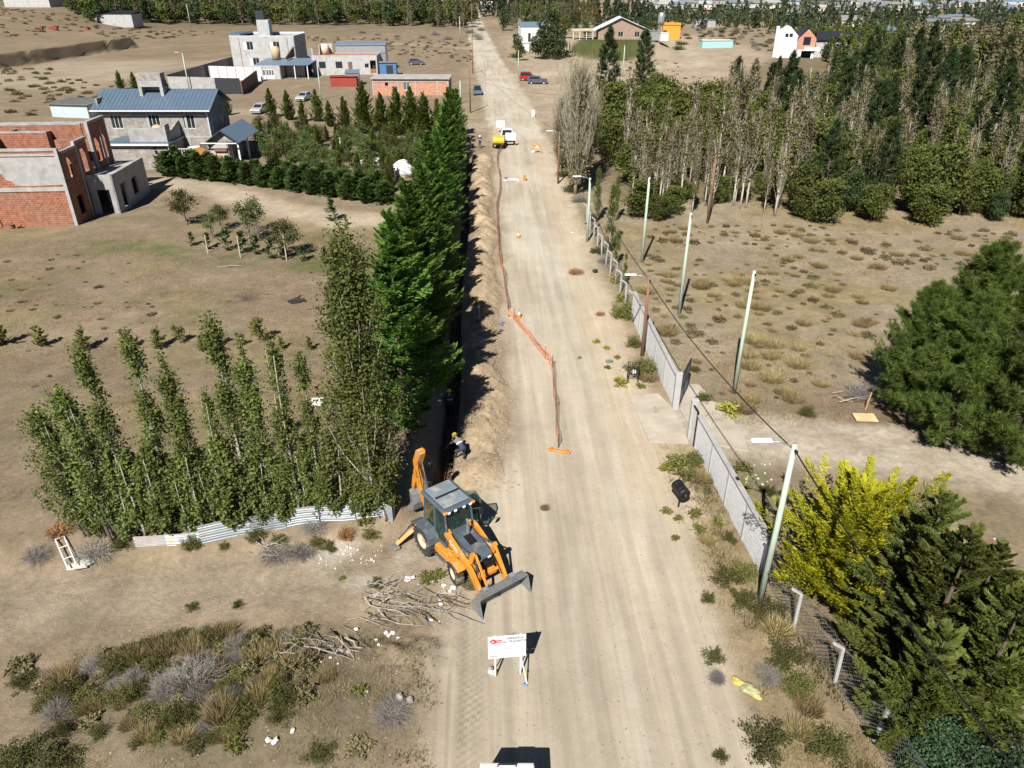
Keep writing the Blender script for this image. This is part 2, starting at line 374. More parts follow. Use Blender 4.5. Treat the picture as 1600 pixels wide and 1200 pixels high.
def lerp3(c, d, t):
    return c + (np.array(d) - c) * t[..., None]
SIDE_TRACK = [(-60, 19.5), (-30, 20.3), (-14, 21.3), (-6, 22.3), (-1, 22.0)]
FIELD_TRACK = [(10.5, 32.6), (14, 31.6), (20, 30.2), (27, 28.0), (40, 24.5), (80, 15)]
DRIVE = [(-60, 92), (-40, 88.5), (-30, 84), (-22, 76.0), (-14, 71.5), (-6, 72)]
YARD_ROAD = [(-62, 132), (-48, 137), (-34, 140), (-20, 131), (-9, 118), (-2, 122), (3, 124)]
BACK_ROAD = [(-96, 176), (-88, 192), (-80, 220), (-66, 275), (-50, 305), (-10, 275), (2, 262)]
RIGHT_ROAD = [(4, 190), (16, 196), (34, 206), (60, 214)]
HILL_ROAD = [(60, 214), (64, 250), (69, 300), (76, 340)]
def albedo(x, y):
    n1 = fbm(x * 0.12, y * 0.12, 4, 51); n2 = fbm(x * 0.7, y * 0.7, 4, 52); n3 = fbm(x * 1.7, y * 1.7, 2, 53)
    c = np.zeros(x.shape + (3,)) + np.array((0.298, 0.233, 0.156))
    # left paddock: browner, with straw and faint green patches
    left = (1 - sst(-7, -3.5, x)) * sst(21, 27, y)
    c = lerp3(c, (0.252, 0.195, 0.130), left * 0.9)
    straw = sst(0.46, 0.66, fbm(x * 0.22, y * 0.3, 4, 54)) * left * (1 - sst(70, 90, y))
    c = lerp3(c, (0.250, 0.202, 0.112), straw * 0.7)
    green = sst(0.56, 0.72, fbm(x * 0.2, y * 0.35, 4, 55)) * left * (1 - sst(64, 80, y))
    gl = np.exp(-(line_dist(x, y, [(-36, 66), (-26, 61.5), (-16, 59.5), (-9, 58)]) / 2.2) ** 2)
    c = lerp3(c, (0.105, 0.125, 0.045), np.clip(0.25 * green + 0.65 * gl * sst(0.35, 0.6, n2), 0, 0.8))
    tracks = np.exp(-(line_dist(x, y, DRIVE) / 2.6) ** 4)
    c = lerp3(c, (0.42, 0.35, 0.255), tracks * 0.95)
    yardm = np.maximum(np.exp(-(line_dist(x, y, YARD_ROAD) / 4.5) ** 4), np.exp(-(line_dist(x, y, BACK_ROAD) / 3.0) ** 4))
    c = lerp3(c, (0.36, 0.295, 0.215), yardm * 0.85)
    lev = band(-121, -84, 5, x) * band(168, 232, 8, y)
    c = lerp3(c, (0.37, 0.31, 0.225), lev * 0.8)
    # dry scrub land left far
    scrub = (1 - sst(-60, -30, x)) * sst(225, 245, y) + (1 - sst(-126, -118, x)) * sst(120, 150, y)
    c = lerp3(c, (0.225, 0.175, 0.105), np.clip(scrub, 0, 1) * 0.6 * sst(0.35, 0.6, fbm(x * 0.08, y * 0.08, 4, 57)))
    # right lot: pale sand with straw
    lot = sst(10.5, 12.5, x) * sst(20, 26, y) * (1 - sst(78, 86, y))
    c = lerp3(c, (0.300, 0.246, 0.168), lot)
    st2 = sst(0.42, 0.62, fbm(x * 0.16 + 9, y * 0.2, 4, 58)) * lot * sst(14, 34, x + 0.2 * y)
    c = lerp3(c, (0.285, 0.225, 0.118), st2 * 0.8)
    near = np.exp(-(line_dist(x, y, FIELD_TRACK) / 7.0) ** 4); c = lerp3(c, (0.225, 0.175, 0.115), near * .75 * lot)
    ft = np.exp(-(line_dist(x, y, FIELD_TRACK) / 2.5) ** 4) * (.75 + .5 * fbm(x * .3, y * 1.2, 3, 72))
    c = lerp3(c, (0.50, 0.44, 0.345), np.clip(ft, 0, 1) * 0.92)
    gr2 = np.exp(-(((x - 12.6) / 1.3) ** 2 + ((y - 27) / 3.5) ** 2)) * sst(0.3, 0.6, n2)
    c = lerp3(c, (0.16, 0.165, 0.07), gr2 * 0.7)
    litter = np.exp(-(((x - 21.5) / 5) ** 2 + ((y - 33) / 4) ** 2)) + np.exp(-(((x - 15) / 3.5) ** 2 + ((y - 18) / 6) ** 2))
    c = lerp3(c, (0.17, 0.115, 0.07), np.clip(litter * 0.8 * sst(.3, .55, n2), 0, .8))
    # verge by the wall
    verge = sst(7.0, 8.6, x + (n2 - .5)) * (1 - sst(10.8, 11.6, x)) * sst(10, 13, y) * (1 - sst(30, 33, y))
    c = lerp3(c, (0.30, 0.235, 0.140), verge * 0.8)
    # road
    rm = road_mask(x, y)
    streak = fbm(x * 2.4, y * 0.10, 3, 61)
    rc = np.array((0.385, 0.335, 0.258)) * (0.72 + 0.56 * streak[..., None])
    cen = sst(0.25, 0.65, fbm(x * 0.35, y * 0.12, 3, 62)) * sst(24, 60, y)
    rut = sum(np.exp(-((x - road_c(y) - o - .3 * np.sin(y * .05 + o)) / w) ** 2) for o, w in ((-1.9, .28), (-.4, .22), (1.1, .30), (2.7, .24)))
    rc = lerp3(rc, (0.51, 0.47, 0.39), np.clip(rut, 0, 1) * .5 * sst(.3, .6, fbm(x * .8, y * .09, 2, 64)))
    rc = lerp3(rc, (0.500, 0.458, 0.378), cen * 0.75)
    c = c + (rc - c) * (rm * 0.92)[..., None]
    wide = sst(5.5, 7, x) * (1 - sst(8.8, 9.8, x)) * sst(22, 30, y) * (1 - sst(105, 120, y))
    c = lerp3(c, (0.46, 0.375, 0.265), wide * 0.6)
    stk = np.exp(-(line_dist(x, y, SIDE_TRACK) / 1.7) ** 4)
    c = lerp3(c, (0.345, 0.285, 0.205), stk * 0.85)
    rrm = np.maximum(np.exp(-(line_dist(x, y, RIGHT_ROAD) / 4.0) ** 4), np.exp(-(line_dist(x, y, HILL_ROAD) / 3.5) ** 4))
    sandR = band(8, 90, 4, x) * band(122, 330, 8, y) * (1 - sst(0, 8, x - 52 - (y - 120) * 0.25))
    c = lerp3(c, (0.415, 0.335, 0.24), np.clip(sandR, 0, 1) * 0.8)
    c = lerp3(c, (0.46, 0.39, 0.295), rrm * 0.8)
    # white crushed rubble on the track by the sheet fence
    wr = np.exp(-(((x + 5.6) / 2.2) ** 2 + ((y - 23.4) / 0.9) ** 2)) * sst(0.35, 0.6, n2) + np.exp(-(((x + 5.0) / .7) ** 2 + ((y - 21.9) / .4) ** 2))
    c = lerp3(c, (0.52, 0.48, 0.42), np.clip(wr, 0, 1) * 0.65)
    # spoil heap, trench
    sp = np.clip(spoil(x, y) * 3, 0, 1)
    c = lerp3(c, (0.425, 0.330, 0.215), sp * 0.9)
    c = lerp3(c, (0.27, 0.205, 0.135), sp * .7 * sst(.48, .68, fbm(x * 1.1, y * .9, 4, 71)))
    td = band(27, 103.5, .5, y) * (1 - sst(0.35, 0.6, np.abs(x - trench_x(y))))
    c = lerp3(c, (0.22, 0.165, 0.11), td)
    # shrubby hump, dark soil
    hp = np.exp(-(((x + 8) / 5.0) ** 2 + ((y - 15.6) / 2.6) ** 2))
    c = lerp3(c, (0.165, 0.135, 0.088), np.clip(hp * 1.3, 0, 0.85))
    ch = np.exp(-(((x + 18.2) / 1.1) ** 2 + ((y - 51.6) / 1.3) ** 2))
    c = lerp3(c, (0.06, 0.05, 0.045), ch * 0.8 * sst(.3, .5, n2))
    # lawn knoll
    kn = (1 - sst(0.80, 1.0, np.hypot((x - 38) / 13.5, (y - 239) / 13) + 0.2 * (n2 - .5)))
    c = lerp3(c, (0.080, 0.090, 0.030), kn)
    # forest floors and far country
    fr = sst(0, 4, (x - 12) * 1.0) * sst(74, 80, y) * (1 - sst(60, 66, y * 0.55 - x + 20)) * (1 - sst(230, 250, y))
    c = lerp3(c, (0.16, 0.125, 0.07), np.clip(fr, 0, 1) * 0.75)
    far = sst(330, 420, y)
    c = lerp3(c, (0.14, 0.125, 0.075), far * 0.7 * sst(0.4, 0.6, fbm(x * 0.02, y * 0.02, 3, 63)))
    hill = np.exp(-(((x - 170) / 190) ** 2 + ((y - 1100) / 330) ** 2))
    c = lerp3(c, (0.36, 0.30, 0.21), np.clip(hill * 1.6, 0, 1) * 0.8)
    c = c * (1 - .10 * (1 - np.clip(rm + wide + sp + .5 * ft + .4 * tracks, 0, 1)))[..., None]
    v = 1 + ((0.72 + 0.46 * n2 + 0.24 * (n3 - 0.5)) * (0.86 + 0.28 * n1) - 1) * (1 - .6 * rm)
    return np.clip(c * v[..., None], 0.01, 0.9)
ALB = albedo(GX, GY); RMK = road_mask(GX, GY)
# smooth normals of the whole sheet, so that the zones meet without a seam
gxx = np.gradient(HZ, xs, axis=1); gyy = np.gradient(HZ, ys, axis=0)
NRM = np.dstack([-gxx, -gyy, np.ones_like(HZ)]); NRM /= np.linalg.norm(NRM, axis=2, keepdims=True)

def ground_material():
    m, nt, N, L, b = _nt('soil')
    at = N.new('ShaderNodeAttribute'); at.attribute_name = 'col'
    tc = N.new('ShaderNodeNewGeometry')
    def noise(sc, det, rough=0.6, vec=None):
        n = N.new('ShaderNodeTexNoise'); n.inputs['Scale'].default_value = sc; n.inputs['Detail'].default_value = det; n.inputs['Roughness'].default_value = rough
        L.new(vec or tc.outputs['Position'], n.inputs['Vector']); return n
    n1 = noise(3.0, 8, 0.72); n2 = noise(22, 3, 0.7)
    mr = N.new('ShaderNodeMapRange'); mr.inputs[1].default_value = .32; mr.inputs[2].default_value = .68; mr.inputs[3].default_value = .76; mr.inputs[4].default_value = 1.2; L.new(n1.outputs[0], mr.inputs[0])
    mr2 = N.new('ShaderNodeMapRange'); mr2.inputs[1].default_value = .3; mr2.inputs[2].default_value = .7; mr2.inputs[3].default_value = .86; mr2.inputs[4].default_value = 1.12; L.new(n2.outputs[0], mr2.inputs[0])
    mm = N.new('ShaderNodeMath'); mm.operation = 'MULTIPLY'; L.new(mr.outputs[0], mm.inputs[0]); L.new(mr2.outputs[0], mm.inputs[1])
    # scattered dark and pale pebbles
    vo = N.new('ShaderNodeTexVoronoi'); vo.inputs['Scale'].default_value = 5.5; L.new(tc.outputs['Position'], vo.inputs['Vector'])
    cmp_ = N.new('ShaderNodeMath'); cmp_.operation = 'LESS_THAN'; L.new(vo.outputs['Distance'], cmp_.inputs[0]); cmp_.inputs[1].default_value = 0.16
    sepc = N.new('ShaderNodeSeparateColor'); L.new(vo.outputs['Color'], sepc.inputs[0])
    pick = N.new('ShaderNodeMath'); pick.operation = 'LESS_THAN'; L.new(sepc.outputs[0], pick.inputs[0]); pick.inputs[1].default_value = 0.16
    both = N.new('ShaderNodeMath'); both.operation = 'MULTIPLY'; L.new(cmp_.outputs[0], both.inputs[0]); L.new(pick.outputs[0], both.inputs[1])
    tone = N.new('ShaderNodeMapRange'); tone.inputs[3].default_value = 0.70; tone.inputs[4].default_value = 1.25; L.new(sepc.outputs[1], tone.inputs[0])
    mixp = N.new('ShaderNodeMix'); mixp.data_type = 'FLOAT'; L.new(both.outputs[0], mixp.inputs[0]); mixp.inputs[2].default_value = 1.0; L.new(tone.outputs[0], mixp.inputs[3])
    m2 = N.new('ShaderNodeMath'); m2.operation = 'MULTIPLY'; L.new(mm.outputs[0], m2.inputs[0]); L.new(mixp.outputs[0], m2.inputs[1])
    # fine lengthwise wheel streaks where the road is (attribute alpha is low), mottling elsewhere
    mp = N.new('ShaderNodeMapping'); mp.inputs['Scale'].default_value = (5.0, 0.16, 1); L.new(tc.outputs['Position'], mp.inputs[0]); n5 = noise(1.0, 5, .65, mp.outputs[0])
    mr5 = N.new('ShaderNodeMapRange'); mr5.inputs[1].default_value = .3; mr5.inputs[2].default_value = .7; mr5.inputs[3].default_value = .84; mr5.inputs[4].default_value = 1.12; L.new(n5.outputs[0], mr5.inputs[0])
    ms = N.new('ShaderNodeMix'); ms.data_type = 'FLOAT'; L.new(at.outputs['Alpha'], ms.inputs[0]); L.new(mr5.outputs[0], ms.inputs[2]); ms.inputs[3].default_value = 1
    mo = N.new('ShaderNodeMix'); mo.data_type = 'FLOAT'; L.new(at.outputs['Alpha'], mo.inputs[0]); mo.inputs[2].default_value = 1; L.new(m2.outputs[0], mo.inputs[3])
    m3 = N.new('ShaderNodeMath'); m3.operation = 'MULTIPLY'; L.new(ms.outputs[0], m3.inputs[0]); L.new(mo.outputs[0], m3.inputs[1])
    mul = N.new('ShaderNodeMix'); mul.data_type = 'RGBA'; mul.blend_type = 'MULTIPLY'; mul.inputs[0].default_value = 1
    L.new(at.outputs['Color'], mul.inputs[6]); L.new(m3.outputs[0], mul.inputs[7]); L.new(mul.outputs[2], b.inputs['Base Color'])
    b.inputs['Roughness'].default_value = 0.95; b.inputs['Specular IOR Level'].default_value = 0.15
    n4 = noise(7.0, 8, 0.75)
    bp = N.new('ShaderNodeBump'); bp.inputs['Strength'].default_value = 0.85; bp.inputs['Distance'].default_value = 0.06
    L.new(at.outputs['Alpha'], bp.inputs['Strength']); L.new(n4.outputs[0], bp.inputs['Height']); L.new(bp.outputs[0], b.inputs['Normal'])
    return m
SOIL = ground_material()
cxm = (GX[:-1, :-1] + GX[1:, 1:]) / 2; cym = (GY[:-1, :-1] + GY[1:, 1:]) / 2
zone = np.zeros(cxm.shape, int)
zone[line_dist(cxm, cym, FIELD_TRACK) < 2.3] = 5
zone[line_dist(cxm, cym, DRIVE) < 2.4] = 4
zone[(line_dist(cxm, cym, SIDE_TRACK) < 1.9)] = 3
zone[(line_dist(cxm, cym, RIGHT_ROAD) < 3.8) | (line_dist(cxm, cym, HILL_ROAD) < 3.3)] = 6
zone[(line_dist(cxm, cym, BACK_ROAD) < 2.8)] = 7
zone[np.hypot((cxm - 38) / 13.5, (cym - 239) / 13) < 0.9] = 8
zone[road_mask(cxm, cym) > 0.5] = 1
zone[spoil(cxm, cym) > 0.08] = 2
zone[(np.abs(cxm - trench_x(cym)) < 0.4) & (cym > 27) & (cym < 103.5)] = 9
ZN = {0: 'ground', 1: 'dirt_road', 2: 'spoil_heap', 3: 'side_track', 4: 'driveway', 5: 'field_track', 6: 'hill_road', 7: 'back_road', 8: 'lawn', 9: 'trench'}
vid = np.arange(nx * ny).reshape(ny, nx)
quads = np.stack([vid[:-1, :-1], vid[:-1, 1:], vid[1:, 1:], vid[1:, :-1]], axis=-1)
V = np.stack([GX, GY, HZ], axis=-1).reshape(-1, 3)
def raw_mesh(name, verts, faces_flat, k, mats, smooth=False):
    me = bpy.data.meshes.new(name); nf = len(faces_flat) // k
    me.vertices.add(len(verts)); me.vertices.foreach_set('co', np.ascontiguousarray(verts, np.float32).ravel())
    me.loops.add(nf * k); me.loops.foreach_set('vertex_index', np.ascontiguousarray(faces_flat, np.int32))
    me.polygons.add(nf); me.polygons.foreach_set('loop_start', np.arange(0, nf * k, k, dtype=np.int32))
    if smooth: me.polygons.foreach_set('use_smooth', np.ones(nf, bool))
    me.update(calc_edges=True)
    for m in mats: me.materials.append(m)
    return me
for z, nm in ZN.items():
    q = quads[zone == z].reshape(-1)
    if not len(q): continue
    u, inv = np.unique(q, return_inverse=True)
    me = raw_mesh(nm, V[u], inv, 4, [SOIL], True)
    ca = me.attributes.new('col', 'FLOAT_COLOR', 'POINT')
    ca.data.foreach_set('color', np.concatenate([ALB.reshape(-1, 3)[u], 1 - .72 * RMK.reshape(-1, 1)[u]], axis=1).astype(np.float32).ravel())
    me.normals_split_custom_set_from_vertices(NRM.reshape(-1, 3)[u])
    tag(link(nm, me), kind='structure')
# ---------------------------------------------------------------- plants: leaf-by-leaf crowns
def unit(a): return a / np.maximum(np.linalg.norm(a, axis=-1, keepdims=True), 1e-9)
def rand_unit(rs, n): return unit(rs.normal(size=(n, 3)))
def leaves_mesh(name, C, D, W, ln, wd, tint, mats, fold=0.0):
    """one diamond leaf per row: centre C, long axis D, flat side axis W"""
    n = len(C); D = unit(D); W = unit(W - D * (W * D).sum(1, keepdims=True))
    ln = np.broadcast_to(np.asarray(ln, float), (n,))[:, None]; wd = np.broadcast_to(np.asarray(wd, float), (n,))[:, None]
    v = np.empty((n, 4, 3))
    v[:, 0] = C - D * ln * 0.5; v[:, 1] = C + W * wd * 0.5 - D * ln * 0.05; v[:, 2] = C + D * ln * 0.5; v[:, 3] = C - W * wd * 0.5 - D * ln * 0.05
    me = raw_mesh(name, v.reshape(-1, 3), np.arange(n * 4), 4, mats)
    a = me.attributes.new('tint', 'FLOAT', 'POINT'); a.data.foreach_set('value', np.repeat(np.clip(tint, 0, 1), 4).astype(np.float32))
    return me
def blades_mesh(name, B, D, W, ln, wd, tint, mats):
    """thin triangles (needles, grass blades) from base B along D"""
    n = len(B); D = unit(D); W = unit(W - D * (W * D).sum(1, keepdims=True))
    ln = np.broadcast_to(np.asarray(ln, float), (n,))[:, None]; wd = np.broadcast_to(np.asarray(wd, float), (n,))[:, None]
    v = np.empty((n, 3, 3)); v[:, 0] = B - W * wd * .5; v[:, 1] = B + W * wd * .5; v[:, 2] = B + D * ln
    me = raw_mesh(name, v.reshape(-1, 3), np.arange(n * 3), 3, mats)
    a = me.attributes.new('tint', 'FLOAT', 'POINT'); a.data.foreach_set('value', np.repeat(np.clip(tint, 0, 1), 3).astype(np.float32))
    return me
BARK = mat('bark_brown', (0.12, 0.085, 0.06), 0.95, 0.3, 6, 0.4)
BARKP = mat('bark_pale', (0.36, 0.33, 0.27), 0.9, 0.25, 5, 0.3)
BARKW = mat('bark_white', (0.50, 0.46, 0.39), 0.9, 0.25, 5, 0.3)
BARKG = mat('twig_grey', (0.24, 0.22, 0.20), 0.95, 0.3, 6, 0.2)
L_CYP = mat_leaf('cypress_green', (0.034, 0.078, 0.014), (0.170, 0.305, 0.050), 0.25, obvar=.15)
L_CYPD = mat_leaf('cypress_dark', (0.026, 0.042, 0.010), (0.135, 0.155, 0.030), 0.18)  # light tone puts the sunlit tips into the leaf colour
L_GOLD = mat_leaf('cypress_gold', (0.085, 0.118, 0.010), (0.48, 0.455, 0.022), 0.25, obvar=0.1)  # shaded green and sunlit yellow are both put into the leaf colour
L_YNG = mat_leaf('conifer_young', (0.040, 0.066, 0.014), (0.150, 0.185, 0.036), 0.2)
L_HEDGE = mat_leaf('hedge_green', (0.024, 0.052, 0.013), (0.090, 0.145, 0.034), 0.2)
L_POP = mat_leaf('poplar_leaf', (0.048, 0.076, 0.016), (0.205, 0.240, 0.062), 0.3)
L_OLIVE = mat_leaf('olive_leaf', (0.095, 0.088, 0.040), (0.240, 0.215, 0.110), 0.3)
L_PINE = mat_leaf('pine_needle', (0.026, 0.048, 0.010), (0.125, 0.170, 0.030), 0.2)
L_PINED = mat_leaf('pine_dark', (0.016, 0.034, 0.012), (0.064, 0.092, 0.028), 0.15)
L_BUSH = mat_leaf('bushy_green', (0.034, 0.052, 0.011), (0.135, 0.150, 0.034), 0.25)
L_ORCH = mat_leaf('orchard_leaf', (0.042, 0.070, 0.018), (0.145, 0.190, 0.055), 0.3)
L_TEAL = mat_leaf('blue_green_leaf', (0.022, 0.052, 0.024), (0.080, 0.140, 0.066), 0.25)
L_SHRUB = mat_leaf('shrub_leaf', (0.065, 0.075, 0.018), (0.200, 0.200, 0.060), 0.25)
L_SHRUBD = mat_leaf('shrub_dark', (0.034, 0.042, 0.012), (0.115, 0.115, 0.036), 0.25)
L_STRAW = mat_leaf('straw', (0.20, 0.145, 0.065), (0.46, 0.37, 0.19), 0.3)
L_NENEO = mat_leaf('cushion_olive', (0.115, 0.100, 0.045), (0.255, 0.220, 0.110), 0.2)
L_NENEOB = mat_leaf('cushion_brown', (0.115, 0.080, 0.048), (0.240, 0.175, 0.105), 0.2)
L_GREYT = mat_leaf('dead_twig', (0.13, 0.115, 0.10), (0.36, 0.33, 0.30), 0.05)
L_TANT = mat_leaf('tan_twig', (0.20, 0.165, 0.11), (0.44, 0.39, 0.28), 0.1)
L_RUST = mat_leaf('rusty_twig', (0.20, 0.10, 0.045), (0.40, 0.22, 0.10), 0.1)
L_WEED = mat_leaf('weed_green', (0.085, 0.095, 0.022), (0.23, 0.235, 0.065), 0.3)
L_YELW = mat_leaf('weed_yellow', (0.20, 0.19, 0.035), (0.42, 0.40, 0.09), 0.3)

def trunk_mesh(name, H, r0, m, seed=0, lean=0.04, forks=0, fork_r=1.0, n=7, top=0.95):
    rs = random.Random(seed); mb = MB(); k = 7
    path = []; x = y = 0
    for i in range(k):
        t = i / (k - 1); path.append((x, y, -0.15 + t * H * top)); x += rs.uniform(-1, 1) * lean * H / k; y += rs.uniform(-1, 1) * lean * H / k
    mb.tube(path, [max(0.012, r0 * (1 - 0.92 * i / (k - 1))) for i in range(k)], n)
    for f in range(forks):
        t = rs.uniform(0.15, 0.75); j = t * (k - 1); a = int(j); q = Vector(path[a]).lerp(Vector(path[a + 1]), j - a)
        an = rs.uniform(0, 6.28); L = fork_r * rs.uniform(.6, 1.1)
        e = Vector((math.cos(an) * L, math.sin(an) * L, L * rs.uniform(0.5, 1.3)))
        mid = q + e * 0.5 + Vector((0, 0, 0.08 * L))
        mb.tube([q, mid, q + e], [r0 * 0.34 * (1 - t * .6), r0 * .22 * (1 - t * .6), 0.012], 5)
    return mb.mesh(name, m, True)

def frond_crown(name, H, Rm, B, K, m, seed=0, prof=None, elev=(25, 50), lf=(0.30, 0.09), flat=0.35, base=0.02, wind=0.0, spread=1.0, side=None):
    """conifer with feathery sprays: B sprays of K leaves each"""
    rs = np.random.RandomState(seed)
    prof = prof or (lambda t: (1 - t) ** 0.75 * np.minimum(1, 0.55 + 2.2 * t))
    u = rs.rand(B) ** 0.92; z0 = H * (base + (0.97 - base) * u)
    rad = Rm * prof(u) * (0.72 + 0.45 * rs.rand(B)); az = rs.rand(B) * 2 * np.pi
    lump = 0.85 + 0.3 * np.sin(az * 3 + z0 * 1.3 + seed); rad = rad * lump
    el = np.radians(elev[0] + (elev[1] - elev[0]) * rs.rand(B)) * (0.75 + 0.45 * u); el = np.minimum(el, np.radians(82))
    d = np.stack([np.cos(az) * np.cos(el), np.sin(az) * np.cos(el), np.sin(el)], 1)
    st = np.zeros((B, 3)); st[:, 2] = z0 - rad * np.tan(np.minimum(el, 1.1)) * 0.45; st[:, 2] = np.maximum(st[:, 2], 0.05)
    L = np.maximum(rad / np.cos(np.minimum(el, 1.15)), 0.25)
    hz = np.stack([-np.sin(az), np.cos(az), np.zeros(B)], 1)
    up = np.cross(hz, d)
    s = np.sqrt(rs.rand(B, K) * 0.94 + 0.06)
    wdt = (0.26 * spread * L[:, None]) * np.minimum(1, (1.08 - s) * 2.2) * (0.5 + 0.5 * rs.rand(B, 1))
    off = (rs.rand(B, K) * 2 - 1) * wdt
    th = (rs.rand(B, K) * 2 - 1) * wdt * flat
    dro = -0.10 * L[:, None] * s ** 2 * (0.4 + rs.rand(B, 1)) + 0.10 * L[:, None] * s ** 4
    C = st[:, None] + d[:, None] * (L[:, None] * s)[..., None] + hz[:, None] * off[..., None] + up[:, None] * th[..., None]
    C[..., 2] += dro
    dirs = d[:, None] + hz[:, None] * (np.sign(off) * 0.75)[..., None] + rs.normal(size=(B, K, 3)) * 0.28
    W = hz[:, None] - d[:, None] * (np.sign(off) * 0.4)[..., None] + rs.normal(size=(B, K, 3)) * 0.45
    C = C.reshape(-1, 3); dirs = dirs.reshape(-1, 3); W = W.reshape(-1, 3)
    ln = lf[0] * (0.6 + 0.8 * rs.rand(len(C))); wd = lf[1] * (0.7 + 0.6 * rs.rand(len(C)))
    tint = (0.15 + 0.55 * s + 0.3 * (rs.rand(B, 1) - 0.3) + 0.2 * (rs.rand(B, K) - .5)).reshape(-1)  # tint rises from spray base to tip, painting in sunlit tips
    if side is not None:
        C[:, 2] = np.maximum(C[:, 2], 0.03)
    return leaves_mesh(name, C, dirs, W, ln, wd, tint, [m])

def column_crown(name, H, R_, N, m, seed=0, base=0.1, lf=0.14, clumps=90, prof=None, steep=2.4, spread=0.28):
    """upright poplar: leaf clumps along steep limbs; returns (leaf mesh, limb paths)"""
    rs = np.random.RandomState(seed)
    prof = prof or (lambda t: np.minimum(1, 0.45 + 2.0 * t) * (1 - t) ** 0.55)
    limbs = []; cc = []; cs = []
    for i in range(clumps):
        t0 = base + (0.93 - base) * rs.rand() ** 0.9; an = rs.rand() * 6.283
        rr = R_ * prof(t0) * (0.35 + 0.75 * rs.rand()); p0 = np.array((0, 0, H * t0 - rr * steep * 0.5)); p0[2] = max(p0[2], 0.1)
        p1 = np.array((math.cos(an) * rr, math.sin(an) * rr, min(H * t0 + rr * steep * 0.5, H * 1.0)))
        limbs.append((p0, p1))
        for k in range(3):
            s = 0.45 + 0.55 * rs.rand(); cc.append(p0 + (p1 - p0) * s); cs.append(spread * (0.6 + 0.7 * rs.rand()) * min(1, H / 8))
    # the leader
    for k in range(6): cc.append(np.array((0, 0, H * (0.86 + 0.14 * k / 5)))); cs.append(0.12)
    cc = np.array(cc); cs = np.array(cs)
    pk = rs.randint(0, len(cc), N); C = cc[pk] + rs.normal(size=(N, 3)) * cs[pk][:, None] * np.array((0.8, 0.8, 1.25))
    C[:, 2] = np.maximum(C[:, 2], 0.15)
    D = rand_unit(rs, N); D[:, 2] = D[:, 2] * 0.6 - 0.1; W = rand_unit(rs, N)
    sz = lf * (0.6 + 0.8 * rs.rand(N)); tint = 0.45 * rs.rand(N) + 0.45 * rs.rand(len(cc))[pk] + 0.1
    return leaves_mesh(name, C, D, W, sz * 1.15, sz, tint, [m]), limbs
def limbs_mesh(name, H, r0, limbs, m, seed=0, lean=0.03, stems=1, lr=0.03, n=7, start=0.0):
    rs = random.Random(seed); mb = MB()
    for q in range(stems):
        k = 6; x = y = 0; path = []; an = rs.uniform(0, 6.28); off = 0 if stems == 1 else 0.12
        for i in range(k):
            t = i / (k - 1); path.append((x + off * math.cos(an) * (1 + 2.2 * t), y + off * math.sin(an) * (1 + 2.2 * t), -0.15 + t * H * 0.96)); x += rs.uniform(-1, 1) * lean * H / k; y += rs.uniform(-1, 1) * lean * H / k
        mb.tube(path, [max(0.012, r0 * (1 - 0.9 * i / (k - 1))) for i in range(k)], n)
    for a, b in limbs:
        a = Vector(a); b = Vector(b); mid = a.lerp(b, .5); mid.x = a.x + (b.x - a.x) * .62; mid.y = a.y + (b.y - a.y) * .62
        L = (b - a).length
        mb.tube([a, mid, b], [lr * (0.5 + 0.35 * L), lr * .7, 0.006], 4, False)
    return mb.mesh(name, m, True)
def twig_mesh(name, H, R_, nl, nt, m, seed=0, steep=3.5, r0=0.12, rt=0.006, base=0.1, lim=0.02):
    """bare poplar: steep limbs, every limb with fine twigs (thin blades); m = [bark, twig]"""
    rs = np.random.RandomState(seed); mb = MB()
    k = 6; path = []; x = y = 0
    for i in range(k):
        path.append((x, y, -0.1 + H * 0.97 * i / (k - 1))); x += rs.uniform(-1, 1) * .02 * H / k; y += rs.uniform(-1, 1) * .02 * H / k
    mb.tube(path, [max(.012, r0 * (1 - .9 * i / (k - 1))) for i in range(k)], 6)
    B = []; D = []; ln = []
    for i in range(nl):
        t0 = base + (0.9 - base) * rs.rand(); an = rs.rand() * 6.283
        rr = R_ * min(1, .4 + 1.8 * t0) * (1 - t0) ** 0.6 * (.4 + .7 * rs.rand())
        p0 = np.array((0, 0, H * t0)); p1 = p0 + np.array((math.cos(an) * rr, math.sin(an) * rr, rr * steep * (.7 + .6 * rs.rand()))); p1[2] = min(p1[2], H * 1.02)
        mid = p0 + (p1 - p0) * np.array((.7, .7, .5)); mb.tube([p0, mid, p1], [lim * (.8 + r0 * 3), lim * .6, .005], 4, False)
        for q in range(nt):
            s = .15 + .85 * rs.rand(); bp = p0 + (p1 - p0) * s; B.append(bp); a2 = rs.rand() * 6.283
            D.append((math.cos(a2) * .4, math.sin(a2) * .4, .9)); ln.append(.35 + .7 * rs.rand())
    B = np.array(B); D = np.array(D)
    return mb.mesh(name + '_limb', m[0], True), blades_mesh(name, B, D, rand_unit(rs, len(B)), np.array(ln) * (H / 9), rt * 2.4, rs.rand(len(B)), [m[1]])
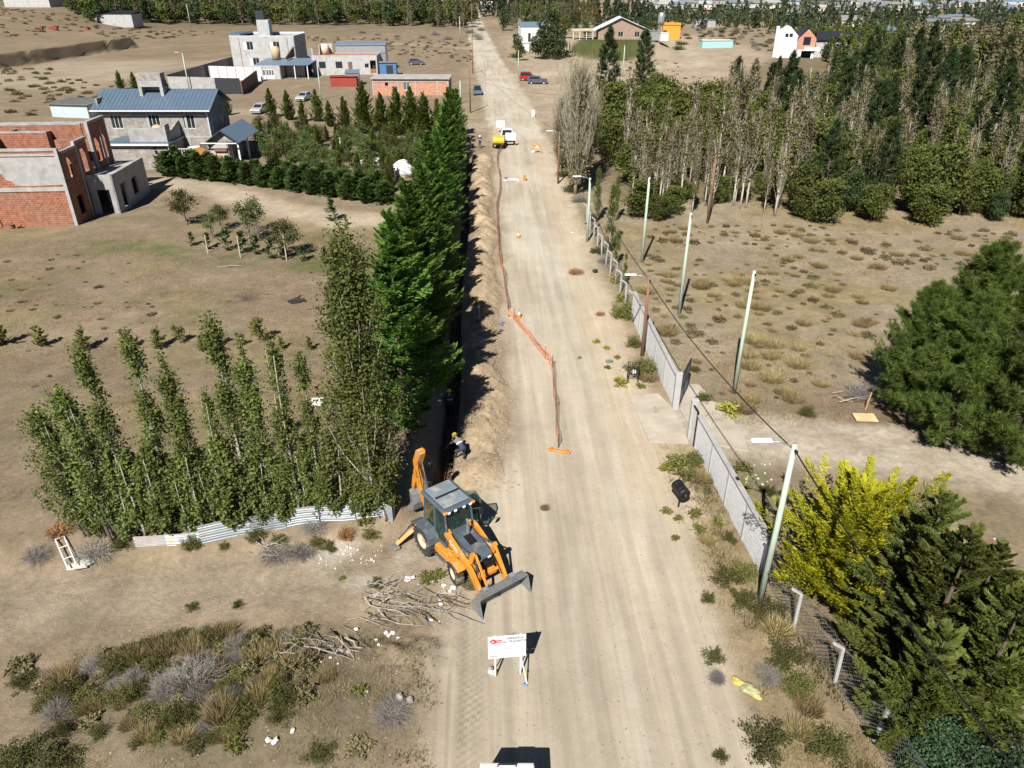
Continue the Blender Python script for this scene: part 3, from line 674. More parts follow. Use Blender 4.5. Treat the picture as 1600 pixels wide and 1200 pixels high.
def clump_crown(name, H, R_, N, m, seed=0, nclump=26, lf=0.2, z0=0.35, squash=0.85, shell=0.75, top=1.0, cl=0.42):
    """broad bushy crown of leaf clumps filling an ellipsoid"""
    rs = np.random.RandomState(seed); cen = []; rad = []
    for i in range(nclump):
        d = rand_unit(rs, 1)[0]; q = rs.rand() ** 0.4
        cz = H * (z0 + top) / 2; hz = H * (top - z0) / 2
        cen.append((d[0] * R_ * q * .8, d[1] * R_ * q * .8, cz + d[2] * hz * q * .85)); rad.append(R_ * cl * (.6 + .7 * rs.rand()))
    cen = np.array(cen); rad = np.array(rad); pk = rs.randint(0, nclump, N); d = rand_unit(rs, N)
    q = shell + (1 - shell) * rs.rand(N); q = np.where(rs.rand(N) < .2, q * rs.rand(N), q)
    C = cen[pk] + d * (rad[pk] * q)[:, None] * np.array((1, 1, squash)); C += rs.normal(size=(N, 3)) * lf * .5
    C[:, 2] = np.maximum(C[:, 2], .05)
    D = rand_unit(rs, N) + d * .4; W = rand_unit(rs, N); sz = lf * (.6 + .8 * rs.rand(N))
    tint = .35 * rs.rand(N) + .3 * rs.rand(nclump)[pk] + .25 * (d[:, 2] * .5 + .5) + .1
    return leaves_mesh(name, C, D, W, sz * 1.3, sz * .85, tint, [m])
def pine_meshes(name, H, R_, nl, tufts, needles, mt, ml, seed=0, nl_len=0.26, wd=0.03, base=0.15, bare=0.0, prof=None, upc=0.5, cl=.5):
    rs = np.random.RandomState(seed); mb = MB(); k = 7; path = []; x = y = 0
    for i in range(k):
        path.append((x, y, -.15 + H * .97 * i / (k - 1))); x += rs.uniform(-1, 1) * .02 * H / k; y += rs.uniform(-1, 1) * .02 * H / k
    r0 = .022 * H; mb.tube(path, [max(.02, r0 * (1 - .9 * i / (k - 1))) for i in range(k)], 7)
    prof = prof or (lambda t: min(1, .55 + 1.6 * t) * (1 - t) ** .7)
    tp = []; td = []
    for i in range(nl):
        t0 = base + (.96 - base) * (i + rs.rand()) / nl; an = i * 2.4 + rs.rand(); rr = R_ * prof((t0 - base) / (1 - base)) * (.62 + .56 * rs.rand())
        p0 = np.array((0, 0, H * t0)); hx = np.array((math.cos(an), math.sin(an), 0)); p1 = p0 + hx * rr * .6 + np.array((0, 0, rr * .10)); p2 = p0 + hx * rr + np.array((0, 0, rr * upc))
        mb.tube([p0, p1, p2], [.06 * rr / 2 + .012, .03 * rr / 2 + .008, .008], 4, False)
        if rs.rand() < bare: continue
        for q in range(tufts):
            s = .3 + .7 * rs.rand() ** .7; bp = (p0 + (p1 - p0) * s / .6) if s < .6 else (p1 + (p2 - p1) * (s - .6) / .4)
            o = rs.normal(size=3) * np.array((.2, .2, .15)) * rr * cl; tp.append(bp + o); td.append(hx * .5 + np.array((0, 0, .8)) + o * .6 / max(rr, .4) + rs.normal(size=3) * .25)
    for q in range(tufts):
        tp.append(np.array((0, 0, H * (.92 + .08 * rs.rand()))) + rs.normal(size=3) * .08); td.append(np.array((0, 0, 1.)) + rs.normal(size=3) * .4)
    tp = np.array(tp); td = unit(np.array(td)); n = len(tp)
    Bs = np.repeat(tp, needles, 0); Ds = np.repeat(td, needles, 0) * .75 + rand_unit(rs, n * needles) * .8
    Bs = Bs + np.repeat(td, needles, 0) * (rs.rand(n * needles, 1) - .5) * nl_len * .9
    tint = np.repeat(rs.rand(n) * .75, needles) + .3 * rs.rand(n * needles)
    return mb.mesh(name + '_trunk', mt, True), blades_mesh(name, Bs, Ds, rand_unit(rs, n * needles), nl_len * (.7 + .6 * rs.rand(n * needles)), wd, tint, [ml])
def shrub_mesh(name, R_, H, N, m, seed=0, kind='leafy', lf=0.07, wd=None):
    rs = np.random.RandomState(seed)
    if kind == 'leafy':
        ns = 40; d = rand_unit(rs, ns); d[:, 2] = np.abs(d[:, 2]) * .9 + .15; d = unit(d); ln = .55 + .5 * rs.rand(ns)
        pk = rs.randint(0, ns, N); s = .25 + .75 * rs.rand(N) ** .6
        C = d[pk] * (ln[pk] * s)[:, None] * np.array((R_, R_, H)) + rs.normal(size=(N, 3)) * .10 * R_; C[:, 2] = np.maximum(C[:, 2], .01)
        D = d[pk] * .8 + rand_unit(rs, N) * .8; sz = lf * (.6 + .8 * rs.rand(N))
        return leaves_mesh(name, C, D, rand_unit(rs, N), sz * 1.8, sz * (wd or .8), .5 * s + .5 * rs.rand(N) * .8, [m])
    if kind == 'grass':
        an = rs.rand(N) * 6.283; q = np.sqrt(rs.rand(N)); B = np.stack([np.cos(an) * q * R_ * .55, np.sin(an) * q * R_ * .55, np.zeros(N) - .02], 1)
        D = np.stack([np.cos(an) * q * .55 * R_ / H + rs.normal(size=N) * .22, np.sin(an) * q * .55 * R_ / H + rs.normal(size=N) * .22, np.ones(N)], 1)
        return blades_mesh(name, B, D, rand_unit(rs, N), H * (.55 + .6 * rs.rand(N)), wd or .02, rs.rand(N), [m])
    if kind == 'twigs':
        an = rs.rand(N) * 6.283; el = np.arcsin(.12 + .86 * rs.rand(N)); d = np.stack([np.cos(an) * np.cos(el), np.sin(an) * np.cos(el), np.sin(el)], 1)
        s = rs.rand(N) ** .8 * .75; B = d * s[:, None] * np.array((R_, R_, H)) + rs.normal(size=(N, 3)) * .05 * R_; B[:, 2] = np.maximum(B[:, 2], -.01)
        D = d * np.array((R_, R_, H)) + rand_unit(rs, N) * .95 * R_
        return blades_mesh(name, B, D, rand_unit(rs, N), R_ * (.25 + .45 * rs.rand(N)), wd or .018, rs.rand(N), [m])
    if kind == 'cushion':
        d = rand_unit(rs, N); d[:, 2] = np.abs(d[:, 2]); lump = .8 + .3 * np.sin(d[:, 0] * 5 + seed) * np.sin(d[:, 1] * 5 + 2 * seed)
        C = d * (lump * (.8 + .2 * rs.rand(N)))[:, None] * np.array((R_, R_, H)); sz = lf * (.6 + .8 * rs.rand(N))
        return leaves_mesh(name, C, d + rand_unit(rs, N) * .8, rand_unit(rs, N), sz * 1.6, sz * .8, .4 * d[:, 2] + .5 * rs.rand(N), [m])

class Plant:
    """a kind of plant: parts as (name, mesh); put() makes one individual with its own objects"""
    def __init__(s, name, cat, parts): s.name = name; s.cat = cat; s.parts = parts
    def put(s, p, label, group=None, sc=1.0, rz=None, lean=(0, 0), scz=None, seed=None):
        rz = random.uniform(0, 6.28) if rz is None else rz
        if len(s.parts) == 1: o = link(s.name, s.parts[0][1])
        else:
            o = bpy.data.objects.new(s.name, None); COL.objects.link(o); o.empty_display_size = .3
            for n, me in s.parts: link(n, me, o)
        o.location = p; o.rotation_euler = (lean[0], lean[1], rz); o.scale = (sc, sc, scz or sc)
        return tag(o, label, s.cat, group)
def gpt(x, y, dz=-0.02): return Vector((x, y, ground(x, y) + dz))

# ---- species (each variant is one mesh pair shared by its copies; all heights in metres)
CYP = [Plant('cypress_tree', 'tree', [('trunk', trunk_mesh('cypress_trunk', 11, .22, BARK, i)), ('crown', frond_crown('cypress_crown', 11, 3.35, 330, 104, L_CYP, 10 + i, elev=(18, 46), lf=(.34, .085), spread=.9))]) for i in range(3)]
GOLDT = Plant('golden_cypress', 'tree', [('trunk', trunk_mesh('golden_trunk', 5.6, .16, BARK, 3)), ('crown', frond_crown('golden_crown', 6.4, 3.5, 190, 270, L_GOLD, 21, elev=(42, 66), lf=(.20, .055), prof=lambda t: (1 - t) ** .55 * np.minimum(1, .75 + 1.2 * t), spread=.46, flat=.85))])
DCYP = [Plant('dark_cypress', 'tree', [('trunk', trunk_mesh('dark_cypress_trunk', 7, .2, BARK, 4 + i)), ('crown', frond_crown('dark_cypress_crown', 7.4, 2.9, 150, 230, L_CYPD, 31 + i, elev=(24, 50), lf=(.24, .065), prof=lambda t: (1 - t) ** .62 * np.minimum(1, .7 + 1.3 * t), spread=.58, flat=.75))]) for i in range(2)]
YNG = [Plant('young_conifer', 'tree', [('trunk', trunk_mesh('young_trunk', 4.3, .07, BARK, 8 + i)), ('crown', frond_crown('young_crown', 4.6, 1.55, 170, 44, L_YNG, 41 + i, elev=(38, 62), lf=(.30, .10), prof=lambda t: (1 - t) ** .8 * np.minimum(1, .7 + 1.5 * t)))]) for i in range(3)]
HEDGE = [Plant('hedge_conifer', 'hedge tree', [('trunk', trunk_mesh('hedge_trunk', 2.0, .05, BARK, 12 + i)), ('crown', frond_crown('hedge_crown', 2.4, 1.25, 130, 36, L_HEDGE, 51 + i, elev=(10, 45), lf=(.28, .11), prof=lambda t: (1 - t) ** .5 * np.minimum(1, .8 + t)))]) for i in range(3)]
def leafy_poplar(nm, H, R_, N, seed, base, m=None, bark=None, stems=1, clumps=90, lf=.15, spread=.28, lr=.03, r0=None, limb_share=1.0):
    cr, lb = column_crown(nm + '_crown', H, R_, N, m or L_POP, seed, base, lf, clumps, spread=spread)
    return Plant('distant_poplar' if 'distant' in nm else 'poplar_tree', 'tree', [('trunk', limbs_mesh(nm + '_trunk', H, r0 or .016 * H, lb[:int(len(lb) * limb_share)], bark or BARKP, seed, stems=stems, lr=lr)), ('crown', cr)])
TALLPOP = leafy_poplar('tall_poplar', 12.6, 1.95, 38000, 61, .05, bark=BARKW, clumps=230, lf=.092, spread=.26, lr=.034, limb_share=.55)
ROWPOP = [leafy_poplar('row_poplar', 8.9, .74, 7200, 62 + i, .03 + .03 * i, bark=BARKP, r0=.085, stems=1 + (i == 2), clumps=54, lf=.085, spread=.185, lr=.032) for i in range(4)]
FANPOP = leafy_poplar('fan_poplar', 6.6, 1.7, 9000, 70, .08, bark=BARKP, r0=.06, stems=5, clumps=60, lf=.085, spread=.22)
SMALLPOP = leafy_poplar('small_poplar', 4.6, .8, 4200, 71, .05, stems=2, clumps=40, lf=.105, spread=.2)
l_, t_ = twig_mesh('big_bare_poplar', 11.5, 3.0, 200, 34, [BARKP, L_TANT], 81, steep=3.0, r0=.2, rt=.011, base=.04, lim=.03)
cr_, _lb = column_crown('bare_poplar_leaf', 11, 2.3, 3600, L_OLIVE, 82, .1, .17, 120, steep=2.6, spread=.4)
BIGBARE = Plant('bare_poplar', 'tree', [('trunk', l_), ('twigs', t_), ('crown', cr_)])
WHITEPOP = []
for i in range(4):
    l_, t_ = twig_mesh('white_poplar', 10.2, .85, 34, 8, [BARKW, L_TANT], 90 + i, steep=3.6, r0=.13, rt=.010, base=.12 + .06 * i, lim=.028)
    cr_, _lb = column_crown('white_poplar_leaf', 9.6, .75, (500, 1100, 700, 1700)[i], L_OLIVE, 95 + i, .3, .17, 40, spread=.3)
    WHITEPOP.append(Plant('pale_poplar', 'tree', [('trunk', l_), ('twigs', t_), ('crown', cr_)]))
PINE = []
for i in range(2):
    a, b = pine_meshes('big_pine', 9.6, 3.3, 125, 40, 24, BARK, L_PINE, 101 + i, .29, .030, base=.04, prof=lambda t: min(1, .75 + 1.2 * t) * (1 - t) ** .68, cl=.36)
    PINE.append(Plant('pine_tree', 'tree', [('trunk', a), ('crown', b)]))
DPINE = []
for i in range(3):
    a, b = pine_meshes('dark_pine', 12.5, 2.5, 62, 12, 14, BARKP if i == 1 else BARK, L_PINED, 111 + i, .46, .085, base=.18, bare=.08)
    DPINE.append(Plant('dark_pine', 'tree', [('trunk', a), ('crown', b)]))
BUSHT = []
for i in range(3):
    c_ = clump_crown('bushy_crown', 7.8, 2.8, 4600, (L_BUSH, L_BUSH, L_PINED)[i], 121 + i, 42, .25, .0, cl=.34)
    BUSHT.append(Plant('bushy_tree', 'tree', [('trunk', trunk_mesh('bushy_trunk', 6.6, .16, BARK, 20 + i, forks=7, fork_r=1.6)), ('crown', c_)]))
ORCH = []
for i in range(3):
    c_ = clump_crown('orchard_crown', 3.4, 1.35, 1500, (L_ORCH, L_ORCH, L_SHRUBD)[i], 131 + i, 22, .15, .12, shell=.4, cl=.5)
    ORCH.append(Plant('orchard_tree', 'tree', [('trunk', trunk_mesh('orchard_trunk', 2.6, .07, BARKG, 30 + i, forks=8, fork_r=.9)), ('crown', c_)]))
FRUIT = Plant('fruit_tree', 'tree', [('trunk', trunk_mesh('fruit_trunk', 2.7, .10, BARKG, 40, forks=12, fork_r=1.2)), ('crown', clump_crown('fruit_crown', 3.5, 1.6, 2300, L_SHRUBD, 141, 24, .12, .33, shell=.3, cl=.42))])
FRUITB = Plant('fruit_tree', 'tree', [('trunk', trunk_mesh('fruit_trunk_grey', 3.2, .09, BARKG, 41, forks=22, fork_r=1.3)), ('crown', clump_crown('fruit_crown_thin', 3.6, 1.2, 1100, L_ORCH, 142, 18, .12, .3, shell=.2, cl=.5))])
SAPL = [Plant('sapling', 'young tree', [('stem', trunk_mesh('sapling_stem', 1.2, .025, BARK, 50 + i)), ('crown', frond_crown('sapling_crown', 1.5, .7, 46, 30, L_WEED if i else L_HEDGE, 151 + i, elev=(5, 45), lf=(.18, .07)))]) for i in range(2)]
COLSH = Plant('small_poplar', 'young tree', [('stem', trunk_mesh('column_stem', 1.6, .03, BARK, 55)), ('crown', clump_crown('column_crown', 2.0, .55, 900, L_WEED, 155, 16, .10, .05, shell=.4, cl=.55))])
TEALB = Plant('leafy_bush', 'bush', [('stem', trunk_mesh('teal_stem', 2.4, .08, BARK, 56, forks=9, fork_r=1.1)), ('crown', clump_crown('teal_crown', 3.2, 1.9, 10000, L_TEAL, 156, 34, .09, .05, shell=.5))])
# low plants
SH_GREEN = [shrub_mesh('green_shrub', 1, 1, 2400, L_SHRUB, 160 + i, 'leafy', .055) for i in range(2)]
SH_DARK = [shrub_mesh('dark_shrub', 1, 1, 2400, L_SHRUBD, 162 + i, 'leafy', .052) for i in range(2)]
SH_TWIG = [shrub_mesh('dead_shrub', 1, 1, 1500, L_GREYT, 164 + i, 'twigs', wd=.013) for i in range(2)]
SH_RUST = shrub_mesh('rusty_shrub', 1, 1, 700, L_RUST, 166, 'twigs', wd=.05)
SH_STRAW = [shrub_mesh('straw_tuft', 1, 1, 520, L_STRAW, 167 + i, 'grass', wd=.035) for i in range(2)]
SH_CUSH = [shrub_mesh('cushion_shrub', 1, .8, 520, (L_NENEO, L_NENEO, L_NENEOB)[i], 170 + i, 'cushion', .13) for i in range(3)]
SH_WEED = [shrub_mesh('weed_tuft', 1, 1, 420, (L_WEED, L_YELW)[i], 174 + i, 'leafy', .13) for i in range(2)]
SH_GRASSG = shrub_mesh('grass_tuft', 1, 1, 420, L_WEED, 176, 'grass', wd=.05)
def low(name, me, p, r, h, label, cat, group=None):
    o = link(name, me, None, p, (0, 0, random.uniform(0, 6.28)), (r, r, h)); return tag(o, label, cat, group)
# ---------------------------------------------------------------- fast ground lookup from the finished sheet
import bisect
_xl = list(xs); _yl = list(ys)
def ground(x, y):
    i = min(max(bisect.bisect_right(_xl, x) - 1, 0), nx - 2); j = min(max(bisect.bisect_right(_yl, y) - 1, 0), ny - 2)
    fx = (x - _xl[i]) / (_xl[i + 1] - _xl[i]); fy = (y - _yl[j]) / (_yl[j + 1] - _yl[j])
    return float((HZ[j, i] * (1 - fx) + HZ[j, i + 1] * fx) * (1 - fy) + (HZ[j + 1, i] * (1 - fx) + HZ[j + 1, i + 1] * fx) * fy)

# ---------------------------------------------------------------- buildings
CONC = mat('concrete', (0.34, 0.335, 0.325), 0.9, 0.22, 1.2, 0.2, stain=((0.25, 0.245, 0.235), 0.8, 0.55))
CONCL = mat('render_pale', (0.40, 0.40, 0.395), 0.9, 0.16, 0.9, 0.12, stain=((0.30, 0.30, 0.29), 0.6, 0.56))
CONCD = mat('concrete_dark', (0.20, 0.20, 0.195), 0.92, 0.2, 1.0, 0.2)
WHITE = mat('white_paint', (0.66, 0.66, 0.65), 0.7, 0.08, 2, 0.05)
BRICKR = mat_brick('hollow_brick', (0.33, 0.122, 0.066), (0.245, 0.085, 0.048), (0.31, 0.24, 0.19), 0.36, 0.20, 0.016)
BRICKP = mat_brick('pink_brick', (0.52, 0.25, 0.165), (0.46, 0.20, 0.13), (0.44, 0.32, 0.25), 0.36, 0.20, 0.016)
BLOCK = mat_brick('grey_block', (0.36, 0.325, 0.295), (0.30, 0.27, 0.245), (0.24, 0.225, 0.21), 0.40, 0.12, 0.012)
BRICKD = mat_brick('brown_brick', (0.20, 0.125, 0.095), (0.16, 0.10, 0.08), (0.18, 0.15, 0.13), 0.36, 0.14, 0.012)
ROOFB = mat('blue_grey_metal', (0.125, 0.185, 0.255), 0.42, 0.10, 1.0, 0.03, metal=0.35, spec=0.5)
ROOFL = mat('blue_metal_light', (0.20, 0.28, 0.36), 0.45, 0.12, 1.0, 0.03, metal=0.3)
GALV = mat('galvanised', (0.42, 0.44, 0.46), 0.4, 0.12, 2, 0.05, metal=0.6)
DARKM = mat('dark_metal', (0.045, 0.05, 0.055), 0.5, 0.15, 3, 0.05, metal=0.4)
BLACKM = mat('black_metal', (0.018, 0.018, 0.02), 0.45, 0.15, 3, 0.05, metal=0.3)
WOODR = mat('red_wood', (0.30, 0.115, 0.045), 0.75, 0.2, 3, 0.2)
WOODP = mat('pole_wood', (0.22, 0.115, 0.070), 0.85, 0.25, 3, 0.25, stretch=(1, 1, .15))
TERRA = mat('red_roofing', (0.36, 0.15, 0.095), 0.85, 0.15, 1.0, 0.1)
TANKY = mat('tank_tan', (0.52, 0.36, 0.20), 0.55, 0.08, 2, 0.02)
TANKW = mat('tank_cream', (0.62, 0.56, 0.42), 0.55, 0.08, 2, 0.02)
REDP = mat('red_paint', (0.27, 0.045, 0.03), 0.6, 0.15, 1.5, 0.05)
BLUEP = mat('blue_paint', (0.06, 0.16, 0.34), 0.6, 0.12, 1.5, 0.05)
ORANGEP = mat('orange_paint', (0.64, 0.27, 0.030), 0.7, 0.1, 1.5, 0.05)
TURQ = mat('turquoise_paint', (0.30, 0.58, 0.54), 0.6, 0.1, 1.5, 0.05)
SLATE = mat('black_roof', (0.020, 0.022, 0.030), 0.55, 0.15, 1.5, 0.05)
GLASS = mat_glass()
GLASSB = mat_glass('pale_glass', (0.10, 0.13, 0.15))

def wall(mb, o, a, L, z0, z1, th=0.2, holes=(), mi=None):
    """wall from o=(x,y) along angle a; holes are (s0,s1,z0,z1); built from butted blocks"""
    ss = sorted({0, L} | {h[0] for h in holes} | {h[1] for h in holes}); zz = sorted({z0, z1} | {h[2] for h in holes} | {h[3] for h in holes})
    c, s = math.cos(a), math.sin(a)
    for i in range(len(ss) - 1):
        run = None
        for j in range(len(zz) - 1):
            sm, zm = (ss[i] + ss[i + 1]) / 2, (zz[j] + zz[j + 1]) / 2
            solid = not any(h[0] < sm < h[1] and h[2] < zm < h[3] for h in holes)
            if solid: run = (run[0], zz[j + 1]) if run else (zz[j], zz[j + 1])
            if (not solid or j == len(zz) - 2) and run:
                x, y = o[0] + c * sm - s * th / 2, o[1] + s * sm + c * th / 2
                mb.box((x, y, (run[0] + run[1]) / 2), (ss[i + 1] - ss[i], th, run[1] - run[0]), rz=a, mi=mi); run = None
            elif not solid: run = None
def window(root, o, a, s0, s1, z0, z1, fr, gl, th=0.2, mull=1, inset=0.08, open_leaf=False, label=None):
    """framed window in a wall hole: window (frame) > pane"""
    w, h = s1 - s0, z1 - z0; mb = MB(); f = 0.06
    for x in (f / 2, w - f / 2): mb.box((x, 0, h / 2), (f, .07, h))
    for z in (f / 2, h - f / 2): mb.box((w / 2, 0, z), (w - 2 * f, .07, f))
    for k in range(1, mull + 1): mb.box((w * k / (mull + 1), 0, h / 2), (.05, .06, h - 2 * f))
    c, s = math.cos(a), math.sin(a); y = inset
    wo = mb.ob('window', fr, root, loc=(o[0] + c * s0 - s * y, o[1] + s * s0 + c * y, z0), rot=(0, 0, a))
    if label: wo['label'] = label
    pb = MB(); pb.box((w / 2, .03, h / 2), (w - 2 * f, .02, h - 2 * f)); pb.ob('pane', gl, wo)
    if open_leaf: lf = MB(); lf.box((w * .18, -.05, h / 2), (w * .34, .04, h - .1)); lf.ob('shutter', WHITE, wo)
    return wo
def ribbed_roof(mb, p00, p10, p11, p01, n, th=0.05, rib=0.04):
    """metal sheet roof with standing ribs; corners p00-p10 along the eave, p01-p11 along the ridge"""
    A, B, C_, D = map(Vector, (p00, p10, p11, p01)); nrm = (B - A).cross(D - A).normalized()
    if nrm.z < 0: nrm = -nrm
    q = [A, B, C_, D]; lo = [p - nrm * th for p in q]
    mb.add(q + lo, [(0, 1, 2, 3), (7, 6, 5, 4), (0, 4, 5, 1), (1, 5, 6, 2), (2, 6, 7, 3), (3, 7, 4, 0)])
    for i in range(1, n):
        t = i / n; a = A.lerp(B, t) + nrm * .001; b = D.lerp(C_, t) + nrm * .001; e = (B - A).normalized() * .03
        mb.add([a - e, a + e, b + e, b - e, a + nrm * rib, b + nrm * rib], [(0, 4, 5, 3), (1, 2, 5, 4), (0, 1, 4), (2, 3, 5)])

# ---- unfinished red brick house, left edge
def brick_house():
    p = gp(123, 352); rz = R(2)
    root = empty('brick_house', (p.x, p.y, p.z - .1), rz, 'unfinished red hollow-brick house with grey concrete columns and no roof', 'house')
    W, D, H1, H2, T = 13.5, 12.6, 3.6, 7.3, .2
    # front wall, right edge of the house at x=0; it runs off the left side of the picture
    fm = MB(); wall(fm, (-W, 0), 0, W, 0, H2 - .15, T, [(W - 7.5, W - 6.1, 4.3, 6.0)]); fm.ob('front_wall', BRICKR, root)
    pl = MB(); pl.prism([(-5.85, 5.2), (-5.5, 5.05), (-5.35, 4.5), (-4.9, 4.4), (-4.6, 3.98), (-3.4, 3.92), (-.55, 4.0), (-.30, 4.05), (-.30, 6.55), (-5.85, 6.55)], 'y', -.035, -.001); pl.ob('render_patch', CONC, root)
    cm = MB()
    for x in (-.15, -4.6 + .0, -8.9, -13.3):
        if x == -4.6: continue
        cm.box((x, .07, H2 / 2), (.30, .34, H2))
    for z in (H1, H2 - .1): cm.box((-W / 2 - .15, .07, z), (W - .32, .32, .36 if z == H1 else .22))
    cm.box((-W / 2 - .15, .07, 6.75), (W - .32, .31, .20)); cm.ob('concrete_frame', CONC, root)
    # inner walls open to the sky
    im = MB()
    wall(im, (-W, T), R(90), D - T, H1, H2 + .2, -T)
    wall(im, (-12.6, 5.2), 0, 9.4, H1, H2 + .5, T)
    wall(im, (-12.6, 9.0), 0, 11.0, H1, H2 + .6, T, [(2, 3.4, 4.2, 6.4)])
    wall(im, (-7.8, .4), R(90), 8.4, H1, H2 + .3, T)
    wall(im, (-4.6, 5.6), R(90), 3.3, H1, H2 + .1, T, [(1, 2, 3.6, 5.7)])
    wall(im, (-W, D - T), 0, W - 1.2, 0, H2 + .2, T); im.ob('inner_wall', BRICKR, root)
    it = MB(); it.bbox((-12.6, 5.19, H2 + .5), (-3.2, 5.41, H2 + .64)); it.bbox((-12.6, 8.99, H2 + .6), (-1.6, 9.21, H2 + .74)); it.bbox((-W + .2, D - .22, H2 + .2), (-1.2, D + .01, H2 + .34)); it.bbox((-8.02, .42, H2 + .3), (-7.78, 5.1, H2 + .42)); it.ob('bond_beam', CONC, root)
    sm = MB(); sm.bbox((-W + .25, .25, H1 - .2), (-.25, D - .25, H1)); sm.ob('floor_slab', CONC, root)
    # right side: walls of the upper storey set in steps, with tall window holes
    r1 = MB(); wall(r1, (0, .3), R(90), 3.2, 0, H2 - .6, T, [(.9, 1.6, 4.3, 6.2), (.9, 2.1, .8, 2.6)]); r1.ob('side_wall', BRICKR, root)
    r1f = MB(); r1f.box((-.1, 3.45, H2 / 2), (.3, .3, H2)); r1f.box((-.1, 1.9, H2 - .48), (.26, 2.8, .24)); r1f.ob('side_frame', CONC, root)
    up = MB(); wall(up, (.0, 3.6), R(90), 2.2, H1, H2 - .2, T, [(.6, 1.5, 4.2, 6.4)]); wall(up, (-.2, 7.6), R(90), 3.6, H1, H2 + .9, T, [(.5, 1.3, 4.4, 6.7), (1.9, 3.0, 4.4, 6.8)]); wall(up, (-3.0, 5.8), 0, 2.8, H1, H2 - .3, T); up.ob('upper_side_wall', BRICKR, root)
    uf = MB()
    uf.box((-.1, 4.7, H2 - .1), (.3, 2.5, .22)); uf.box((-.3, 7.48, (H1 + H2 + 1) / 2), (.30, .24, H2 + 1 - H1)); uf.box((-.3, 11.3, (H1 + H2 + 1) / 2), (.3, .24, H2 + 1 - H1)); uf.box((-.3, 9.4, H2 + 1.02), (.34, 4.1, .24)); uf.box((-.3, 9.9, 5.5), (.31, .22, 4.0))
    uf.ob('upper_frame', CONC, root)
    # lower block projecting to the right
    lb = MB(); wall(lb, (0, 3.9), 0, 2.5, 0, H1 + .35, T, [(.65, 1.9, 0, 2.5)]); wall(lb, (2.5, 3.9), R(90), 8.3, 0, H1 + .35, T, [(1.3, 2.5, .4, 2.7), (4.2, 5.6, .9, 2.6)]); wall(lb, (0, 12.0), 0, 2.3, 0, H1, T); lb.ob('lower_block', CONC, root)
    ls = MB(); ls.bbox((-.1, 4.15, H1 - .1), (2.25, 11.9, H1 + .06)); ls.ob('porch_slab', CONC, root)
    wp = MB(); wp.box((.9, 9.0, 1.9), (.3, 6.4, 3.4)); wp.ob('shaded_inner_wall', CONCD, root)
    # scaffold T-prop and bricks at the wall foot
    for x, y in ((-.1, 3.45), (-.3, 7.48), (-.15, .07), (-8.9, .07)):
      for dx in (-.08, .08):
        rb = MB(); rb.tube([(x + dx, y, H2 - .2), (x + dx * 1.3, y, H2 + .65)], .012, 4); rb.ob('rebar', DARKM, root)
    t = empty('timber_prop', (0, 0, 0), 0, 'T-shaped timber prop leaning on the brick wall', 'prop')
    tm = MB(); tm.tube([(0, -1.3, 0), (0, -.12, 3.0)], .06, 5); tm.box((0, -.14, 3.02), (1.3, .12, .09)); tm.ob('post', BARKG, t)
    m = root.matrix_basis; q = m @ Vector((-7.4, 0, .1)); t.location = q; t.rotation_euler = (0, 0, rz)
    b = MB(); rs = random.Random(3)
    for k in range(9): b.box((rs.uniform(-.6, .6), rs.uniform(-.2, .2), .1 + .17 * (k // 4)), (.33, .18, .17), rz=rs.uniform(-.6, .6))
    bo = empty('brick_pile', m @ Vector((-5.6, -.5, .1)), rz, 'little heap of red bricks at the foot of the brick wall', 'bricks')
    tag(b.ob('brick', BRICKR, bo), kind='stuff')
brick_house()

